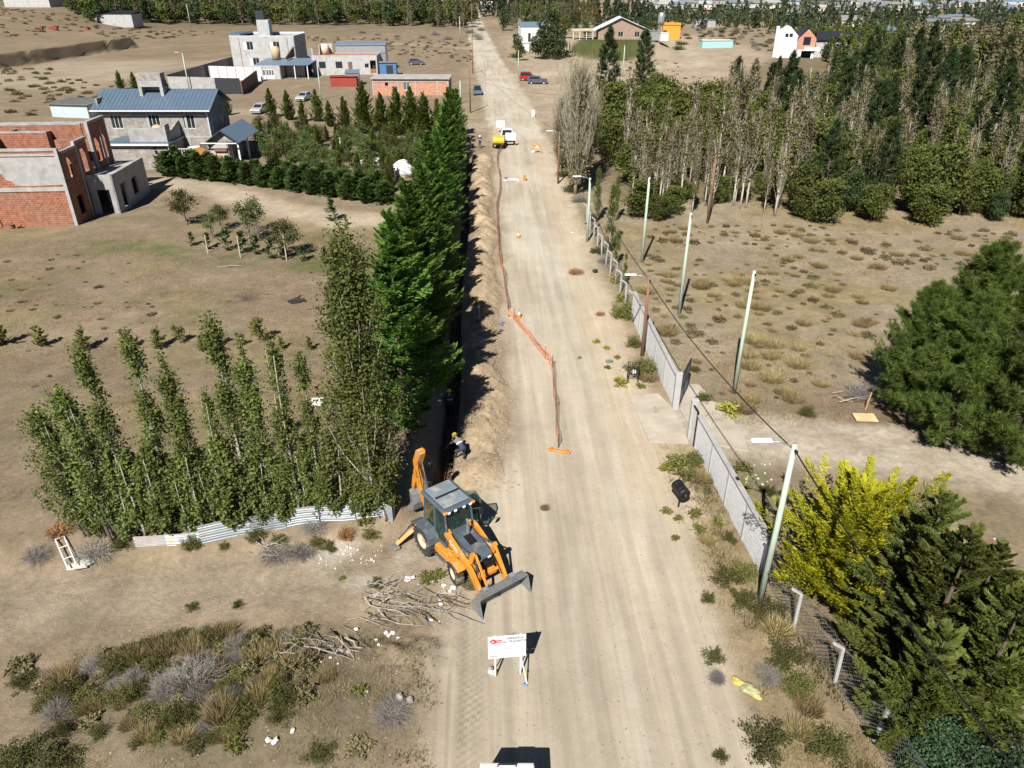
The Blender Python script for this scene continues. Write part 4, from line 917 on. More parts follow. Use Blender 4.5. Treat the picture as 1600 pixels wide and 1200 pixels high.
# ---- grey block house with blue metal roofs
def grey_house():
    p = gp(345, 258); rz = R(-2)
    root = empty('grey_house', (p.x, p.y, p.z - .1), rz, 'grey block house with slate-blue metal roofs and a big brick chimney', 'house')
    # main block: right front corner of the tall part at x=-1.2,y=1.5
    x1, x0, y0, y1, H = -1.4, -15.4, 2.6, 9.6, 6.5
    hs = [(s, s + 1.5, 4.1, 5.8) for s in (1.4, 6.2, 10.6)]
    fw = MB(); wall(fw, (x0, y0), 0, x1 - x0, 0, H, .22, hs + [(12.2, 13.5, .2, 2.2)]); fw.ob('front_wall', BLOCK, root)
    for h in hs: window(root, (x0, y0), 0, *h, WHITE, GLASS, mull=2)
    window(root, (x0, y0), 0, 12.2, 13.5, .2, 2.2, WOODR, GLASSB, mull=2)
    sw = MB(); wall(sw, (x1, y0), R(90), y1 - y0, 0, H, .22, [(1.4, 2.4, 3.5, 5.0), (4.2, 5.4, 3.5, 5.0)]); sw.prism([(y0, H), (y1, H), ((y0 + y1) / 2, H + 1.7)], 'x', x1 - .22, x1); sw.ob('side_wall', BLOCK, root)
    window(root, (x1, y0), R(90), 1.4, 2.4, 3.5, 5.0, WHITE, GLASS); window(root, (x1, y0), R(90), 4.2, 5.4, 3.5, 5.0, WHITE, GLASS)
    bw = MB(); wall(bw, (x0, y1 - .22), 0, x1 - x0 - .22, 0, H, .22); wall(bw, (x0 + .22, y0 + .22), R(90), y1 - y0 - .44, 0, H + 1.2, .22); bw.ob('back_wall', BLOCK, root)
    cm = MB()
    for x in (x0 + .15, x0 + 6.2, x0 + 11, x1 - .16): cm.box((x, y0 - .01, H / 2), (.3, .06, H))
    cm.box(((x0 + x1) / 2, y0 - .012, 3.1), (x1 - x0, .05, .28)); cm.ob('concrete_frame', CONC, root)
    ym = (y0 + y1) / 2; rf = MB()
    ribbed_roof(rf, (x0 - .5, y0 - .7, H - .05), (x1 + .6, y0 - .7, H - .05), (x1 + .6, ym, H + 1.95), (x0 - .5, ym, H + 1.95), 30)
    ribbed_roof(rf, (x0 - .5, y1 + .7, H - .05), (x1 + .6, y1 + .7, H - .05), (x1 + .6, ym, H + 1.95), (x0 - .5, ym, H + 1.95), 30)
    ro = rf.ob('roof', ROOFB, root)
    gu = MB(); gu.box(((x0 + x1) / 2, y0 - .78, H - .14), (x1 - x0 + 1.1, .14, .14)); gu.tube([(x1 - .1, y0 - .75, H - .2), (x1 - .1, y0 - .1, H - .7), (x1 - .1, y0 - .1, 2.9)], .06, 6); gu.ob('gutter', WHITE, ro)
    ch = MB(); cx = -8.9
    for s in (-1, 1): ch.box((cx + s * 1.35, ym - .9, H + 2.0), (.4, 1.2, 2.2))
    ch.box((cx, ym - .9, H + 2.75), (3.1, 1.25, .8)); ch.box((cx, ym - .3, H + 1.9), (2.4, .1, 1.2)); ch.ob('chimney', CONC, ro)
    cb = MB(); cb.box((cx, ym - .9, H + 3.55), (3.14, 1.29, .85)); cb.ob('chimney_brick', BLOCK, ro)
    # low front wing with flat roof and raised concrete box
    wx0, wx1, wy0 = -10.6, -5.2, -2.2
    lw = MB(); wall(lw, (wx0 - 2, wy0), 0, wx1 - wx0 + 2, 0, 3.1, .22); wall(lw, (wx1, wy0), R(90), y0 - wy0, 0, 3.1, .22, [(1.2, 2.4, 0, 2.3)]); lw.ob('wing_wall', BLOCK, root)
    lr = MB(); lr.bbox((wx0 - 2.3, wy0 - .4, 3.12), (wx1 + .3, y0 - .05, 3.26)); lo = lr.ob('wing_roof', ROOFB, root)
    ed = MB(); ed.bbox((wx0 - 2.3, wy0 - .5, 3.0), (wx1 + .3, wy0 - .402, 3.22)); ed.tube([(wx1 + .1, wy0 - .2, 3.0), (wx1 + .1, wy0 - .2, .3)], .06, 6); ed.ob('gutter', WHITE, lo)
    cbx = MB(); cbx.bbox((wx0 + .6, wy0 + .6, 3.27), (wx1 - .3, wy0 + .8, 4.9)); cbx.bbox((wx1 - .3, wy0 + .3, 3.27), (wx1 - .05, wy0 + 1.6, 5.3)); cbx.prism([(wy0 + 1.62, 3.27), (y0 - .1, 3.27), (y0 - .1, 5.2), (wy0 + 1.62, 4.3)], 'x', wx1 - .28, wx1 - .08); cbx.ob('parapet', CONC, root)
    tk = MB(); tk.lathe([(0, 0), (.75, 0), (.78, 1.2), (.6, 1.5), (.25, 1.65), (0, 1.66)], (-7.2, wy0 + 2.6, 3.3), 14); tk.ob('water_tank', TANKY, root, True)
    # right porch with its own blue roof
    px0, px1, py0, py1, ph = -1.38, 2.2, .4, 8.2, 2.9
    pw = MB(); wall(pw, (px0, py0), 0, 2.6, 0, ph, .22); wall(pw, (px0 + 2.6, py0), R(90), 5.2, 0, ph, .22, [(1.6, 3.0, .5, 2.3)]); pw.ob('porch_wall', CONCL, root)
    window(root, (px0 + 2.6, py0), R(90), 1.6, 3.0, .5, 2.3, WHITE, GLASS)
    pr = MB(); pm = (px0 + px1) / 2 + .4
    ribbed_roof(pr, (px0 - .1, py0 - .8, ph + .0), (px0 - .1, py1, ph + .0), (pm, py1, ph + 1.5), (pm, py0 - .8, ph + 1.5), 12)
    ribbed_roof(pr, (px1 + .7, py0 - .8, ph + .0), (px1 + .7, py1, ph + .0), (pm, py1, ph + 1.5), (pm, py0 - .8, ph + 1.5), 12)
    po = pr.ob('porch_roof', ROOFB, root)
    gb = MB(); gb.prism([(px0, ph + .02), (px1 + .5, ph + .02), (pm, ph + 1.4)], 'y', py0 - .1, py0 + .05); gb.ob('gable', BLOCK, po)
    pg = MB(); pg.box(((px0 + px1) / 2, py0 - .86, ph - .03), (px1 - px0 + .9, .12, .12)); pg.ob('gutter', WHITE, po)
    for x, y in ((px1 + .3, py0), (px1 + .3, py1 - .6), (px1 + .3, 4)): c2 = MB(); c2.box((x, y, ph / 2), (.2, .2, ph)); c2.ob('porch_post', WHITE, root)
    fb = MB(); fb.box((px0 + .9, py0 - .18, 1.1), (1.5, .25, .25)); fb.box((px0 + 1.6, py0 - .18, 1.9), (1.6, .25, .22)); fb.ob('flower_box', WOODR, root)
    # wooden landing, steps and rail
    dk = MB(); dk.bbox((-4.6, -.8, 1.3), (-1.7, 2.3, 1.42)); dk.ob('deck', WOODR, root)
    for x, y in ((-4.5, -.7), (-1.8, -.7), (-4.5, 2.1)): d2 = MB(); d2.box((x, y, .7), (.14, .14, 1.2)); d2.ob('deck_post', BARKP, root)
    for k in range(6): st = MB(); st.box((-1.4 + .32 * k, -.35, 1.2 - .2 * k), (.34, 1.1, .05)); st.ob('step', WOODR, root)
    rl = MB(); rl.prism([(-2.6, 1.5), (-1.5, 1.5), (.6, .25), (.6, 1.1), (-1.5, 2.4), (-2.6, 2.4)], 'y', -.98, -.92); rl.ob('stair_panel', mat('orange_wood', (0.40, 0.17, 0.05), .75, .2, 3, .2), root)
    rl2 = MB()
    for k in range(7): rl2.box((-4.5 + .3 * k, -.86, 1.85), (.06, .06, .85))
    rl2.box((-3.6, -.86, 2.3), (2.0, .07, .07)); rl2.ob('railing', WHITE, root)
    sp = empty('satellite_dish', tuple(root.matrix_basis @ Vector((-3.4, 1.0, 1.43))), rz, 'white round dish-like table on the wooden landing of the grey house', 'dish')
    s2 = MB(); s2.lathe([(.05, 0), (.05, .5), (.7, .62), (.75, .72), (0, .58)], (0, 0, 0), 12); s2.ob('top', WHITE, sp)
grey_house()
def slat_shed():
    p = gp(140, 185); root = empty('garden_shed', (p.x, p.y, p.z), R(-12), 'low pale blue shed with a flat mossy roof behind the brick house', 'shed')
    w = MB(); w.bbox((-7, 0, 0), (0, .15, 2.2)); w.bbox((-.15, .15, 0), (0, 5, 2.2)); w.bbox((-7, 4.85, 0), (-.15, 5, 2.2)); w.ob('wall', mat('pale_blue', (0.42, 0.50, 0.52), .8, .1, 1, .05), root)
    r = MB(); ribbed_roof(r, (-7.3, -.4, 2.2), (.4, -.4, 2.2), (.4, 5.4, 2.5), (-7.3, 5.4, 2.5), 14, rib=.08); r.ob('roof', CONCD, root)
slat_shed()

# ---- two-storey pale house with chimney
def tower_house():
    p = gp(367, 112); rz = R(-2)
    root = empty('tall_house', (p.x, p.y, p.z - .3), rz, 'tall pale grey two-storey house with a square chimney and blue roof edge', 'house')
    W, D, H = 16.0, 11.0, 8.4
    holes = [(3.2, 5.6, 5.3, 7.2), (9.8, 12.2, 5.3, 7.2), (4.2, 6.6, 1.6, 3.5), (7.6, 9.4, .1, 3.3)]
    w = MB(); wall(w, (0, 0), 0, W, 0, H, .25, holes); wall(w, (W, 0.0), R(90), D, 0, H, .25); wall(w, (.25, D), R(-90), D - .25, 0, H, -.25) if False else w.bbox((0, .25, 0), (.25, D, H)); w.bbox((.25, D - .25, 0), (W - .25, D, H)); w.ob('wall', CONCL, root)
    for h in holes[:3]: window(root, (0, 0), 0, *h, WHITE, GLASS, mull=2, open_leaf=True)
    d = MB(); d.box((8.5, .1, 1.7), (1.7, .08, 3.1)); d.ob('door', WHITE, root)
    r = MB(); r.bbox((.25, .25, H - .5), (W - .25, D - .25, H - .3)); r.ob('roof', ROOFL, root)
    e = MB(); e.bbox((-.02, D - .27, H), (W, D + .02, H + .35)); e.bbox((W - .26, -.02, H), (W + .02, D - .27, H + .15)); e.bbox((-.02, -.02, H), (W - .26, .24, H + .12)); e.ob('roof_edge', WHITE, root)
    b = MB(); b.bbox((-.3, .3, H + .16), (2.6, D - .4, H + .55)); b.ob('roof_box', ROOFB, root)
    c = MB(); c.bbox((5.6, 5.4, H - .3), (8.6, 8.0, H + 3.4)); c.ob('chimney', CONCL, root)
    c2 = MB(); c2.bbox((5.6, 5.4, H + 3.41), (7.6, 7.4, H + 5.4)); c2.ob('chimney_cap', DARKM, root)
    for x in (2.3, 14.2): dp = MB(); dp.tube([(x, -.06, .2), (x, -.06, H - .4)], .06, 5); dp.ob('downpipe', WOODR, root)
    # garage with blue roof in front, water tank
    g = MB(); gx, gy = 9.5, -15
    g2 = (gx, gy)
    wall(g, g2, 0, 6.4, 0, 3.2, .2, [(.9, 4.9, .1, 2.6)]); wall(g, (gx + 6.4, gy), R(90), 4.0, 0, 3.2, .2); g.bbox((gx, gy + .2, 0), (gx + .2, gy + 11, 3.2)); g.bbox((gx + .2, gy + 10.8, 0), (gx + 11, gy + 11, 3.2)); g.bbox((gx + 6.6, gy + 4, 0), (gx + 11, gy + 4.2, 3.2)); g.ob('garage_wall', CONCL, root)
    r2 = MB(); ribbed_roof(r2, (gx + .2, gy + .3, 3.25), (gx + 13, gy + .3, 3.25), (gx + 13, gy + 11.4, 3.8), (gx + .2, gy + 11.4, 3.8), 18); r2.ob('garage_roof', ROOFL, root)
    for k in range(2):
        dd = MB()
        dd.box((gx + 1.9 + 2.0 * k, gy + .1, 1.35), (1.9, .06, 2.4)); do = dd.ob('garage_door', WHITE, root)
        for j in range(3): pp = MB(); pp.box((gx + 1.3 + 2 * k + .6 * j, gy + .05, 1.7), (.45, .03, 1.1)); pp.ob('pane', GLASSB, do)
    for x, y in ((gx + 12.6, gy + .6), (gx + 9.6, gy + .6)): pc = MB(); pc.box((x, y, 1.6), (.2, .2, 3.2)); pc.ob('post', WHITE, root)
    t = MB(); t.lathe([(0, 0), (1.0, 0), (1.05, 2.2), (.7, 2.7), (.3, 2.9), (0, 2.92)], (gx + 3.4, gy + 8.6, 3.75), 14); t.ob('water_tank', TANKY, root, True)
    k = MB(); k.prism([(gy + 6, 3.9), (gy + 14, 3.9), (gy + 14, 6.2), (gy + 6, 4.4)], 'x', gx + 6.2, gx + 6.45); k.ob('brick_parapet', BRICKD, root)
tower_house()
def yard_walls():
    P = lambda x, y: gp(x, y)
    def seg(name, a, b, h, m, label, cat='wall', th=.2, n=0, posts=None):
        d = (b - a); L = math.hypot(d.x, d.y); rz = math.atan2(d.y, d.x)
        root = empty(name, (a.x, a.y, min(a.z, b.z) - .1), rz, label, cat)
        k = max(1, n)
        for i in range(k):
            mb = MB(); mb.bbox((L * i / k + .004, 0, 0), (L * (i + 1) / k - .004, th, h)); mb.ob('panel', m, root)
        if posts:
            for i in range(k + 1): mb = MB(); mb.box((L * i / k, -.06, h / 2), (.22, .1, h + .1)); mb.ob('post', posts, root)
        return root
    seg('yard_wall', P(266, 143), P(352, 146), 3.1, CONC, 'grey concrete yard wall left of the dark gate', n=3)
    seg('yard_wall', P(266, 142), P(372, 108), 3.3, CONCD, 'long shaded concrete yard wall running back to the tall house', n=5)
    seg('white_wall', P(330, 124), P(412, 127), 3.0, WHITE, 'white panelled wall inside the yard of the tall house', n=6, posts=CONCL)
    seg('yard_gate', P(339, 147), P(378, 147), 3.2, DARKM, 'dark metal sliding gate in the yard wall', 'gate', .08, n=1)
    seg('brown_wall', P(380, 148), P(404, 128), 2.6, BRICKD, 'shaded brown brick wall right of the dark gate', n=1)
    seg('back_wall', P(461, 103), P(490, 101), 4.2, CONCL, 'pale grey block wall between the two houses', n=2, posts=WHITE)
yard_walls()
def long_house():
    p = gp(490, 118); rz = R(2)
    root = empty('long_house', (p.x, p.y, p.z - .3), rz, 'long low pale house with a red flat roof and a cream water tank', 'house')
    W, D, H = 15.6, 9.0, 4.6
    hl = [(1.6, 3.2, 1.9, 3.4), (5.6, 7.2, 1.9, 3.4), (8.6, 9.6, .6, 3.3), (12.6, 13.5, 2.0, 2.9), (13.9, 15.3, .7, 3.6)]
    w = MB(); wall(w, (0, 0), 0, W, 0, H, .2, hl); w.bbox((0, .2, 0), (.2, D, H)); w.bbox((W - .2, .2, 0), (W, D, H)); w.bbox((.2, D - .2, 0), (W - .2, D, H)); w.ob('wall', CONCL, root)
    for h in (hl[0], hl[1], hl[3]): window(root, (0, 0), 0, *h, DARKM, GLASS)
    d = MB(); d.box((9.1, .1, 1.95), (.95, .07, 2.65)); d.ob('door', BRICKD, root)
    o = MB(); o.box((14.6, 1.2, 2.1), (1.4, .1, 2.8)); o.ob('porch_back', DARKM, root)
    o2 = MB(); o2.box((14.6, .12, 1.2), (1.38, .12, 1.0)); o2.ob('balcony_front', WOODR, root)
    for k in range(4): s = MB(); s.box((9.1, -.3 - .3 * k, .55 - .17 * k), (1.3, .3, .1)); s.ob('step', CONCD, root)
    r = MB(); r.bbox((.21, .21, H - .3), (W - .21, D - .21, H - .15)); r.ob('roof', TERRA, root)
    pp = MB(); pp.bbox((0, 0.0, H), (W, .22, H + .18)); pp.ob('parapet', CONCL, root)
    t = MB(); t.lathe([(0, 0), (.95, 0), (1.0, 1.9), (.7, 2.3), (0, 2.4)], (2.4, 6.8, H - .1), 14); t.ob('water_tank', TANKW, root, True)
    tb = MB(); tb.bbox((1.0, 8.0, H - .1), (4.0, 8.2, H + 2.2)); tb.bbox((1.0, 5.6, H - .1), (1.2, 8.0, H + 2.0)); tb.ob('tank_screen', CONCL, root)
    b = MB(); b.bbox((4.6, 9.3, 0), (17.0, 16, 6.3)); b.ob('rear_block', GALV, root)
    bb = MB(); bb.bbox((4.4, 9.1, 6.302), (17.2, 16.2, 6.6)); bb.bbox((4.58, 9.22, 4.4), (17.02, 9.29, 4.55)); bb.ob('rear_roof', ROOFL, root)
    vm = MB(); vm.tube([(9.8, 3, H - .2), (9.8, 3, H + 1.6)], .06, 5); vm.ob('vent_pipe', GALV, root)
long_house()
def low_brick():
    p = gp(583, 149); root = empty('brick_shed', (p.x, p.y, p.z - .2), R(-3), 'low unfinished pink brick building with a grey roof behind the young conifers', 'building')
    W, D, H = 15.4, 6.0, 3.3
    w = MB(); wall(w, (0, 0), 0, W, 0, H, .2, [(2.6, 3.2, 2.0, 2.6), (6.2, 7.6, 1.2, 2.6)]); w.bbox((W - .2, .2, 0), (W, D, H)); w.bbox((0, .2, 0), (.2, D, H)); w.bbox((.2, D - .2, 0), (W - .2, D, H)); w.ob('wall', BRICKP, root)
    f = MB()
    for x in (.1, 5.2, 8.7, 13.2, W - .1): f.box((x, -.02, H / 2), (.26, .08, H))
    f.box((W / 2, -.03, H - .5), (W, .07, .22)); f.ob('concrete_frame', CONC, root)
    r = MB(); r.bbox((-.3, -.4, H), (W + .3, D + .3, H + .22)); r.ob('roof', CONC, root)
    window(root, (0, 0), 0, 6.2, 7.6, 1.2, 2.6, WHITE, GLASSB)
low_brick()
def sheds():
    def box_shed(name, px, py, rz, W, D, H, mw, mr, label, cat='shed', door=None, slope=.0, open_front=False):
        p = gp(px, py); root = empty(name, (p.x, p.y, p.z - .15), rz, label, cat); w = MB()
        if not open_front: wall(w, (0, 0), 0, W, -2, H, .12, [door] if door else [])
        w.bbox((0, .12, -2), (.12, D, H)); w.bbox((W - .12, .12, -2), (W, D, H)); w.bbox((.12, D - .12, -2), (W - .12, D, H + slope)); w.ob('wall', mw, root)
        r = MB(); ribbed_roof(r, (-.15, -.25, H + .06), (W + .15, -.25, H + .06), (W + .15, D + .15, H + .06 + slope), (-.15, D + .15, H + .06 + slope), max(4, int(W / .5))); r.ob('roof', mr, root)
        if door: d = MB(); d.box(((door[0] + door[1]) / 2, .09, (door[2] + door[3]) / 2), (door[1] - door[0], .05, door[3] - door[2])); d.ob('door', DARKM, root)
        return root
    box_shed('red_container', 517, 136, R(2), 5.6, 2.6, 2.2, REDP, REDP, 'low red container among the yard shrubs')
    box_shed('metal_shed', 541, 134, R(4), 2.9, 3.0, 2.7, GALV, ROOFL, 'small grey shed with a blue roof beside the red container', slope=.4)
    box_shed('blue_shed', 594, 118, R(2), 4.0, 3.4, 3.0, BLUEP, CONCD, 'small blue shed with a dark doorway at the end of the long house', door=(1.6, 3.2, 0, 2.4))
    box_shed('orange_hut', 1032, 61, R(-12), 7.2, 6.0, 5.0, ORANGEP, ORANGEP, 'bright orange hut on the hillside road', 'hut', door=(.8, 2.2, 1.2, 3.2), slope=.6)
    box_shed('turquoise_box', 1097, 75, R(3), 10.5, 4.0, 2.4, TURQ, WHITE, 'long turquoise container on the dry flat', 'container')
    box_shed('grey_cabin', 1086, 43, R(0), 9.5, 6, 3.2, CONC, ROOFL, 'small grey cabin at the edge of the far wood', 'cabin', door=(2, 3.4, 0, 2.4))
    box_shed('far_orange_house', 905, 31, R(-5), 12, 8, 5, ORANGEP, ORANGEP, 'ochre house far behind the gabled one', 'house', slope=.8)
    box_shed('far_white_house', 896, 26, R(-5), 9, 6, 4, WHITE, GALV, 'pale house left of the ochre one', 'house')
    box_shed('left_far_house', 148, 36, R(-6), 18, 9, 3.4, CONCL, SLATE, 'low pale house with a dark roof before the wood at upper left', 'house', slope=1.2)
    box_shed('far_hall', 8, 11, R(-10), 26, 12, 5, CONCL, WHITE, 'long pale hall in the upper left corner', 'hall', slope=.6)
    box_shed('log_frame', 200, 27, R(0), 10, 5, 5, mat('rust_wood', (.32, .13, .06), .8, .2, 2, .1), ORANGEP, 'reddish open shed beside the trucks at upper left', 'shed', open_front=True)
    box_shed('brown_kiosk', 1010, 15, R(0), 9, 6, 4, BRICKP, TERRA, 'little reddish house on the far dry slope', 'house')
    # white roadside house
    r = box_shed('white_house', 814, 66, R(4), 9.5, 9, 5.2, WHITE, ROOFL, 'white roadside house half hidden by dark trees', 'house', door=(2.6, 3.6, .2, 3.2), slope=1.2)
    box_shed('meter_hut', 816, 80, R(4), 2.2, 1.6, 2.6, WHITE, WHITE, 'small white meter hut in the fence of the white house', 'hut')
sheds()
def gable_house():
    p = gp(893, 70); z = ground(49, 222)
    c = gp(905, 58); root = empty('gabled_house', (34.8, 247.0, ground(38, 247) - .3), R(-4), 'wide low-gabled house of brick and white wood on top of the lawn knoll', 'house')
    W, D, H = 15, 9, 3.0
    w = MB(); wall(w, (0, 0), 0, W, 0, H, .2, [(3, 4.4, .4, 2.6), (6, 7.6, 1, 2.5), (11, 12.6, 1, 2.5)]); w.prism([(0, H), (W, H), (W * .45, H + 3.2)], 'y', 0, .2); w.bbox((0, .2, 0), (.2, D, H)); w.bbox((W - .2, .2, 0), (W, D, H)); w.bbox((.2, D - .2, 0), (W - .2, D, H)); w.ob('wall', mat_brick('dull_brick', (.36, .25, .19), (.31, .21, .16), (.33, .26, .21)), root)
    window(root, (0, 0), 0, 6, 7.6, 1, 2.5, WHITE, GLASS); window(root, (0, 0), 0, 11, 12.6, 1, 2.5, WHITE, GLASS)
    d = MB(); d.box((3.7, .1, 1.5), (1.35, .08, 2.15)); d.ob('door', WHITE, root)
    r = MB(); ribbed_roof(r, (-1.4, -.8, H - .3), (-1.4, D + .5, H - .3), (W * .45, D + .5, H + 3.4), (W * .45, -.8, H + 3.4), 10); ribbed_roof(r, (W + 1.2, -.8, H - .3), (W + 1.2, D + .5, H - .3), (W * .45, D + .5, H + 3.4), (W * .45, -.8, H + 3.4), 10); r.ob('roof', mat('roof_white_blue', (.48, .54, .62), .5, .1, 1, .03), root)
    v = MB(); ribbed_roof(v, (-8, -.5, 2.6), (-1.5, -.5, 2.7), (-1.5, 4, 3.2), (-8, 4, 3.1), 10); v.ob('veranda_roof', mat('thatch', (.42, .38, .28), .9, .2, 1, .2), root)
    for k in range(4): q = MB(); q.box((-7.6 + 2.0 * k, -.2, 1.2), (.16, .16, 2.7)); q.ob('veranda_post', WHITE, root)
    t = MB(); t.lathe([(0, 0), (1.0, 0), (1.0, 3.0), (.7, 3.5), (0, 3.6)], (W + 4, 1.5, 4.2), 12); t.ob('water_tank', GALV, root, True)
    t2 = MB()
    for a, b in ((-.7, -.7), (.7, -.7), (.7, .7), (-.7, .7)): t2.box((W + 4 + a, 1.5 + b, 2.05), (.15, .15, 4.3))
    t2.ob('tank_stand', BARKG, root)
    for i, (x, y, a, m) in enumerate([(W + 1.5, -2, 2.6, GALV), (W + 4.5, -3, 2.2, WHITE)]):
        s = MB(); s.cbox((0, 0, a / 2), (2.4, 2, a), .06); s.box((0, -.04, a + .05), (2.6, 2.2, .08))
        tag(s.ob('garden_cabinet', m, None, loc=tuple(root.matrix_basis @ Vector((x, y, .2))), rot=(0, 0, .1)), ('grey metal cabinet beside the gabled house', 'white cabinet beside the gabled house')[i], 'cabinet')
gable_house()
def modern_house():
    p = gp(1212, 90); root = empty('modern_house', (p.x, p.y, p.z - .3), R(-14), 'modern white house with steep black gables and a red brick front', 'house')
    w = MB(); w.prism([(0, 0), (5.4, 0), (5.4, 6.2), (2.9, 8.6), (0, 6.6)], 'y', 0, 10); w.bbox((-.9, 1.0, 0), (-.01, 2.6, 8.6)); w.ob('white_wing', WHITE, root)
    b = MB(); b.prism([(5.42, 2.6), (10.4, 2.6), (10.4, 6.0), (7.9, 8.3), (5.42, 6.0)], 'y', -.8, 9.4); b.ob('brick_wing', BRICKP, root)
    l = MB(); wall(l, (5.42, -.8), 0, 5.0, 0, 2.6, .25, [(1.4, 4.2, 0, 2.3)]); l.bbox((10.15, -.55, 0), (10.4, 9, 2.6)); l.bbox((5.42, 6, 0), (10.1, 6.2, 2.6)); l.ob('garage', WHITE, root)
    bl = MB(); bl.bbox((7.4, -1.6, 2.4), (11.6, -.81, 3.4)); bl.ob('balcony', WHITE, root)
    r = MB()
    ribbed_roof(r, (5.2, -1.2, 5.75), (5.2, 9.8, 5.75), (7.9, 9.8, 8.6), (7.9, -1.2, 8.6), 8); ribbed_roof(r, (10.9, -1.2, 5.6), (10.9, 9.8, 5.6), (7.9, 9.8, 8.6), (7.9, -1.2, 8.6), 8)
    ribbed_roof(r, (11, 2, 5.0), (23, 2, 5.0), (23, 6.5, 7.2), (11, 6.5, 7.2), 14); ribbed_roof(r, (11, 11, 5.0), (23, 11, 5.0), (23, 6.5, 7.2), (11, 6.5, 7.2), 14); r.ob('roof', SLATE, root)
    s = MB(); s.bbox((11, 2.6, 0), (22.4, 10.4, 4.9)); s.ob('side_wing', CONCL, root)
    for x, z, ww, hh, y in ((7.0, 4.0, 1.8, 1.9, -.84), (1.8, 6.0, .7, .7, -.04), (3.0, 6.0, .7, .7, -.04)):
        f = MB(); f.box((x + ww / 2, y, z + hh / 2), (ww + .2, .06, hh + .2)); fo = f.ob('window', DARKM, root); g = MB(); g.box((x + ww / 2, y - .04, z + hh / 2), (ww, .02, hh)); g.ob('pane', GLASS, fo)
modern_house()
# ---- the town in the distance: each house its own object
def town():
    rs = random.Random(12); mats = [WHITE, CONCL, CONC, CONC, TANKW, CONC, CONCL, CONCD]; rf = [GALV, ROOFL, CONC, CONCD, GALV]
    hm = []
    for i in range(5):
        W, D, H = rs.uniform(8, 14), rs.uniform(6, 9), rs.uniform(3, 4.5); w = MB(); wall(w, (-W / 2, -D / 2), 0, W, 0, H, .3, [(1.2, 2.8, 1.2, 2.4), (W - 3, W - 1.6, .2, 2.4)]); w.bbox((-W / 2, -D / 2 + .3, 0), (-W / 2 + .3, D / 2, H)); w.bbox((W / 2 - .3, -D / 2 + .3, 0), (W / 2, D / 2, H)); w.bbox((-W / 2 + .3, D / 2 - .3, 0), (W / 2 - .3, D / 2, H)); w.bbox((-W / 2 + .3, -D / 2 + .5, 0), (W / 2 - .3, -D / 2 + .6, H - .2), 1)
        r = MB(); e = .5; rh = rs.uniform(.8, 2.2)
        r.prism([(-D / 2 - e, H), (D / 2 + e, H), (0, H + rh)], 'x', -W / 2 - e, W / 2 + e)
        hm.append((w, r))
    cache = {}
    spots = []
    for k in range(46): spots.append((rs.uniform(1005, 1205), rs.uniform(0, 17)))
    for k in range(60): spots.append((rs.uniform(1230, 1600), rs.uniform(-4, 24)))
    spots += [(1340, 16), (1395, 15), (1435, 22), (1228, 31), (1255, 31), (1460, 43), (1490, 40), (1465, 52), (1500, 50), (1375, 16), (1108, 12), (1180, 14), (760, 18), (640, 2), (690, 4), (590, 3), (1555, 8), (1520, 3), (1380, 60), (1326, 46)]
    for i, (px, py) in enumerate(spots):
        v = rs.randrange(5); mi = rs.randrange(8); ri = rs.randrange(5)
        if (v, mi, ri) not in cache: cache[(v, mi, ri)] = (hm[v][0].mesh('town_wall', [mats[mi], GLASS]), hm[v][1].mesh('town_roof', rf[ri]))
        p = gp(px, max(py, -12)); root = empty('town_house', (p.x, p.y, p.z + .6), rs.uniform(-.6, .6), 'small house of the distant town among dark trees', 'house', 'houses of the distant town')
        link('wall', cache[(v, mi, ri)][0], root); link('roof', cache[(v, mi, ri)][1], root); root.scale = (rs.uniform(.7, 1.0),) * 3
town()
# ---------------------------------------------------------------- trees and shrubs, one object each
RS = np.random.RandomState(5)
def scatter(poly, step, seed, jit=0.42, ymax=1200, x0=-400, x1=420):
    """points of a jittered world grid whose photo position lies in poly"""
    rs = np.random.RandomState(seed); out = []
    pys = [p[1] for p in poly]
    ya = gp(800, max(pys)).y - 12; yb = min(ymax, gp(800, max(min(pys), -20)).y + 30)
    y = ya
    while y < yb:
        X = [gp(p[0], min(max(pys), max(p[1], 2))).x for p in poly]
        x = max(x0, min(X) - 5)
        xe = min(x1, max(X) + 5)
        while x < xe:
            a = x + (rs.rand() - .5) * 2 * jit * step; b = y + (rs.rand() - .5) * 2 * jit * step
            q = proj(a, b, ground(a, b))
            if in_poly(q[0], q[1], poly): out.append((a, b, q))
            x += step
        y += step
    return out
# tall cypress row beside the trench
ROW = [(32.8, 11.2), (38.5, 11.6), (44.0, 10.2), (49.5, 10.6), (55.5, 9.8), (61.5, 10.2), (68, 9.2), (74, 9.6), (80.5, 8.6), (87, 9.0), (94, 8.2), (101, 8.6), (108, 7.6), (115, 6.8)]
for i, (y, h) in enumerate(ROW):
    x = -4.5 + .35 * math.sin(i * 2.1)
    CYP[i % 3].put(gpt(x, y), 'tall bright green cypress, ' + ('nearest' if i == 0 else ORD[i] + ' from the front') + ' in the row along the trench', 'cypresses along the trench', h / 11, scz=h / 11 * 1.02)
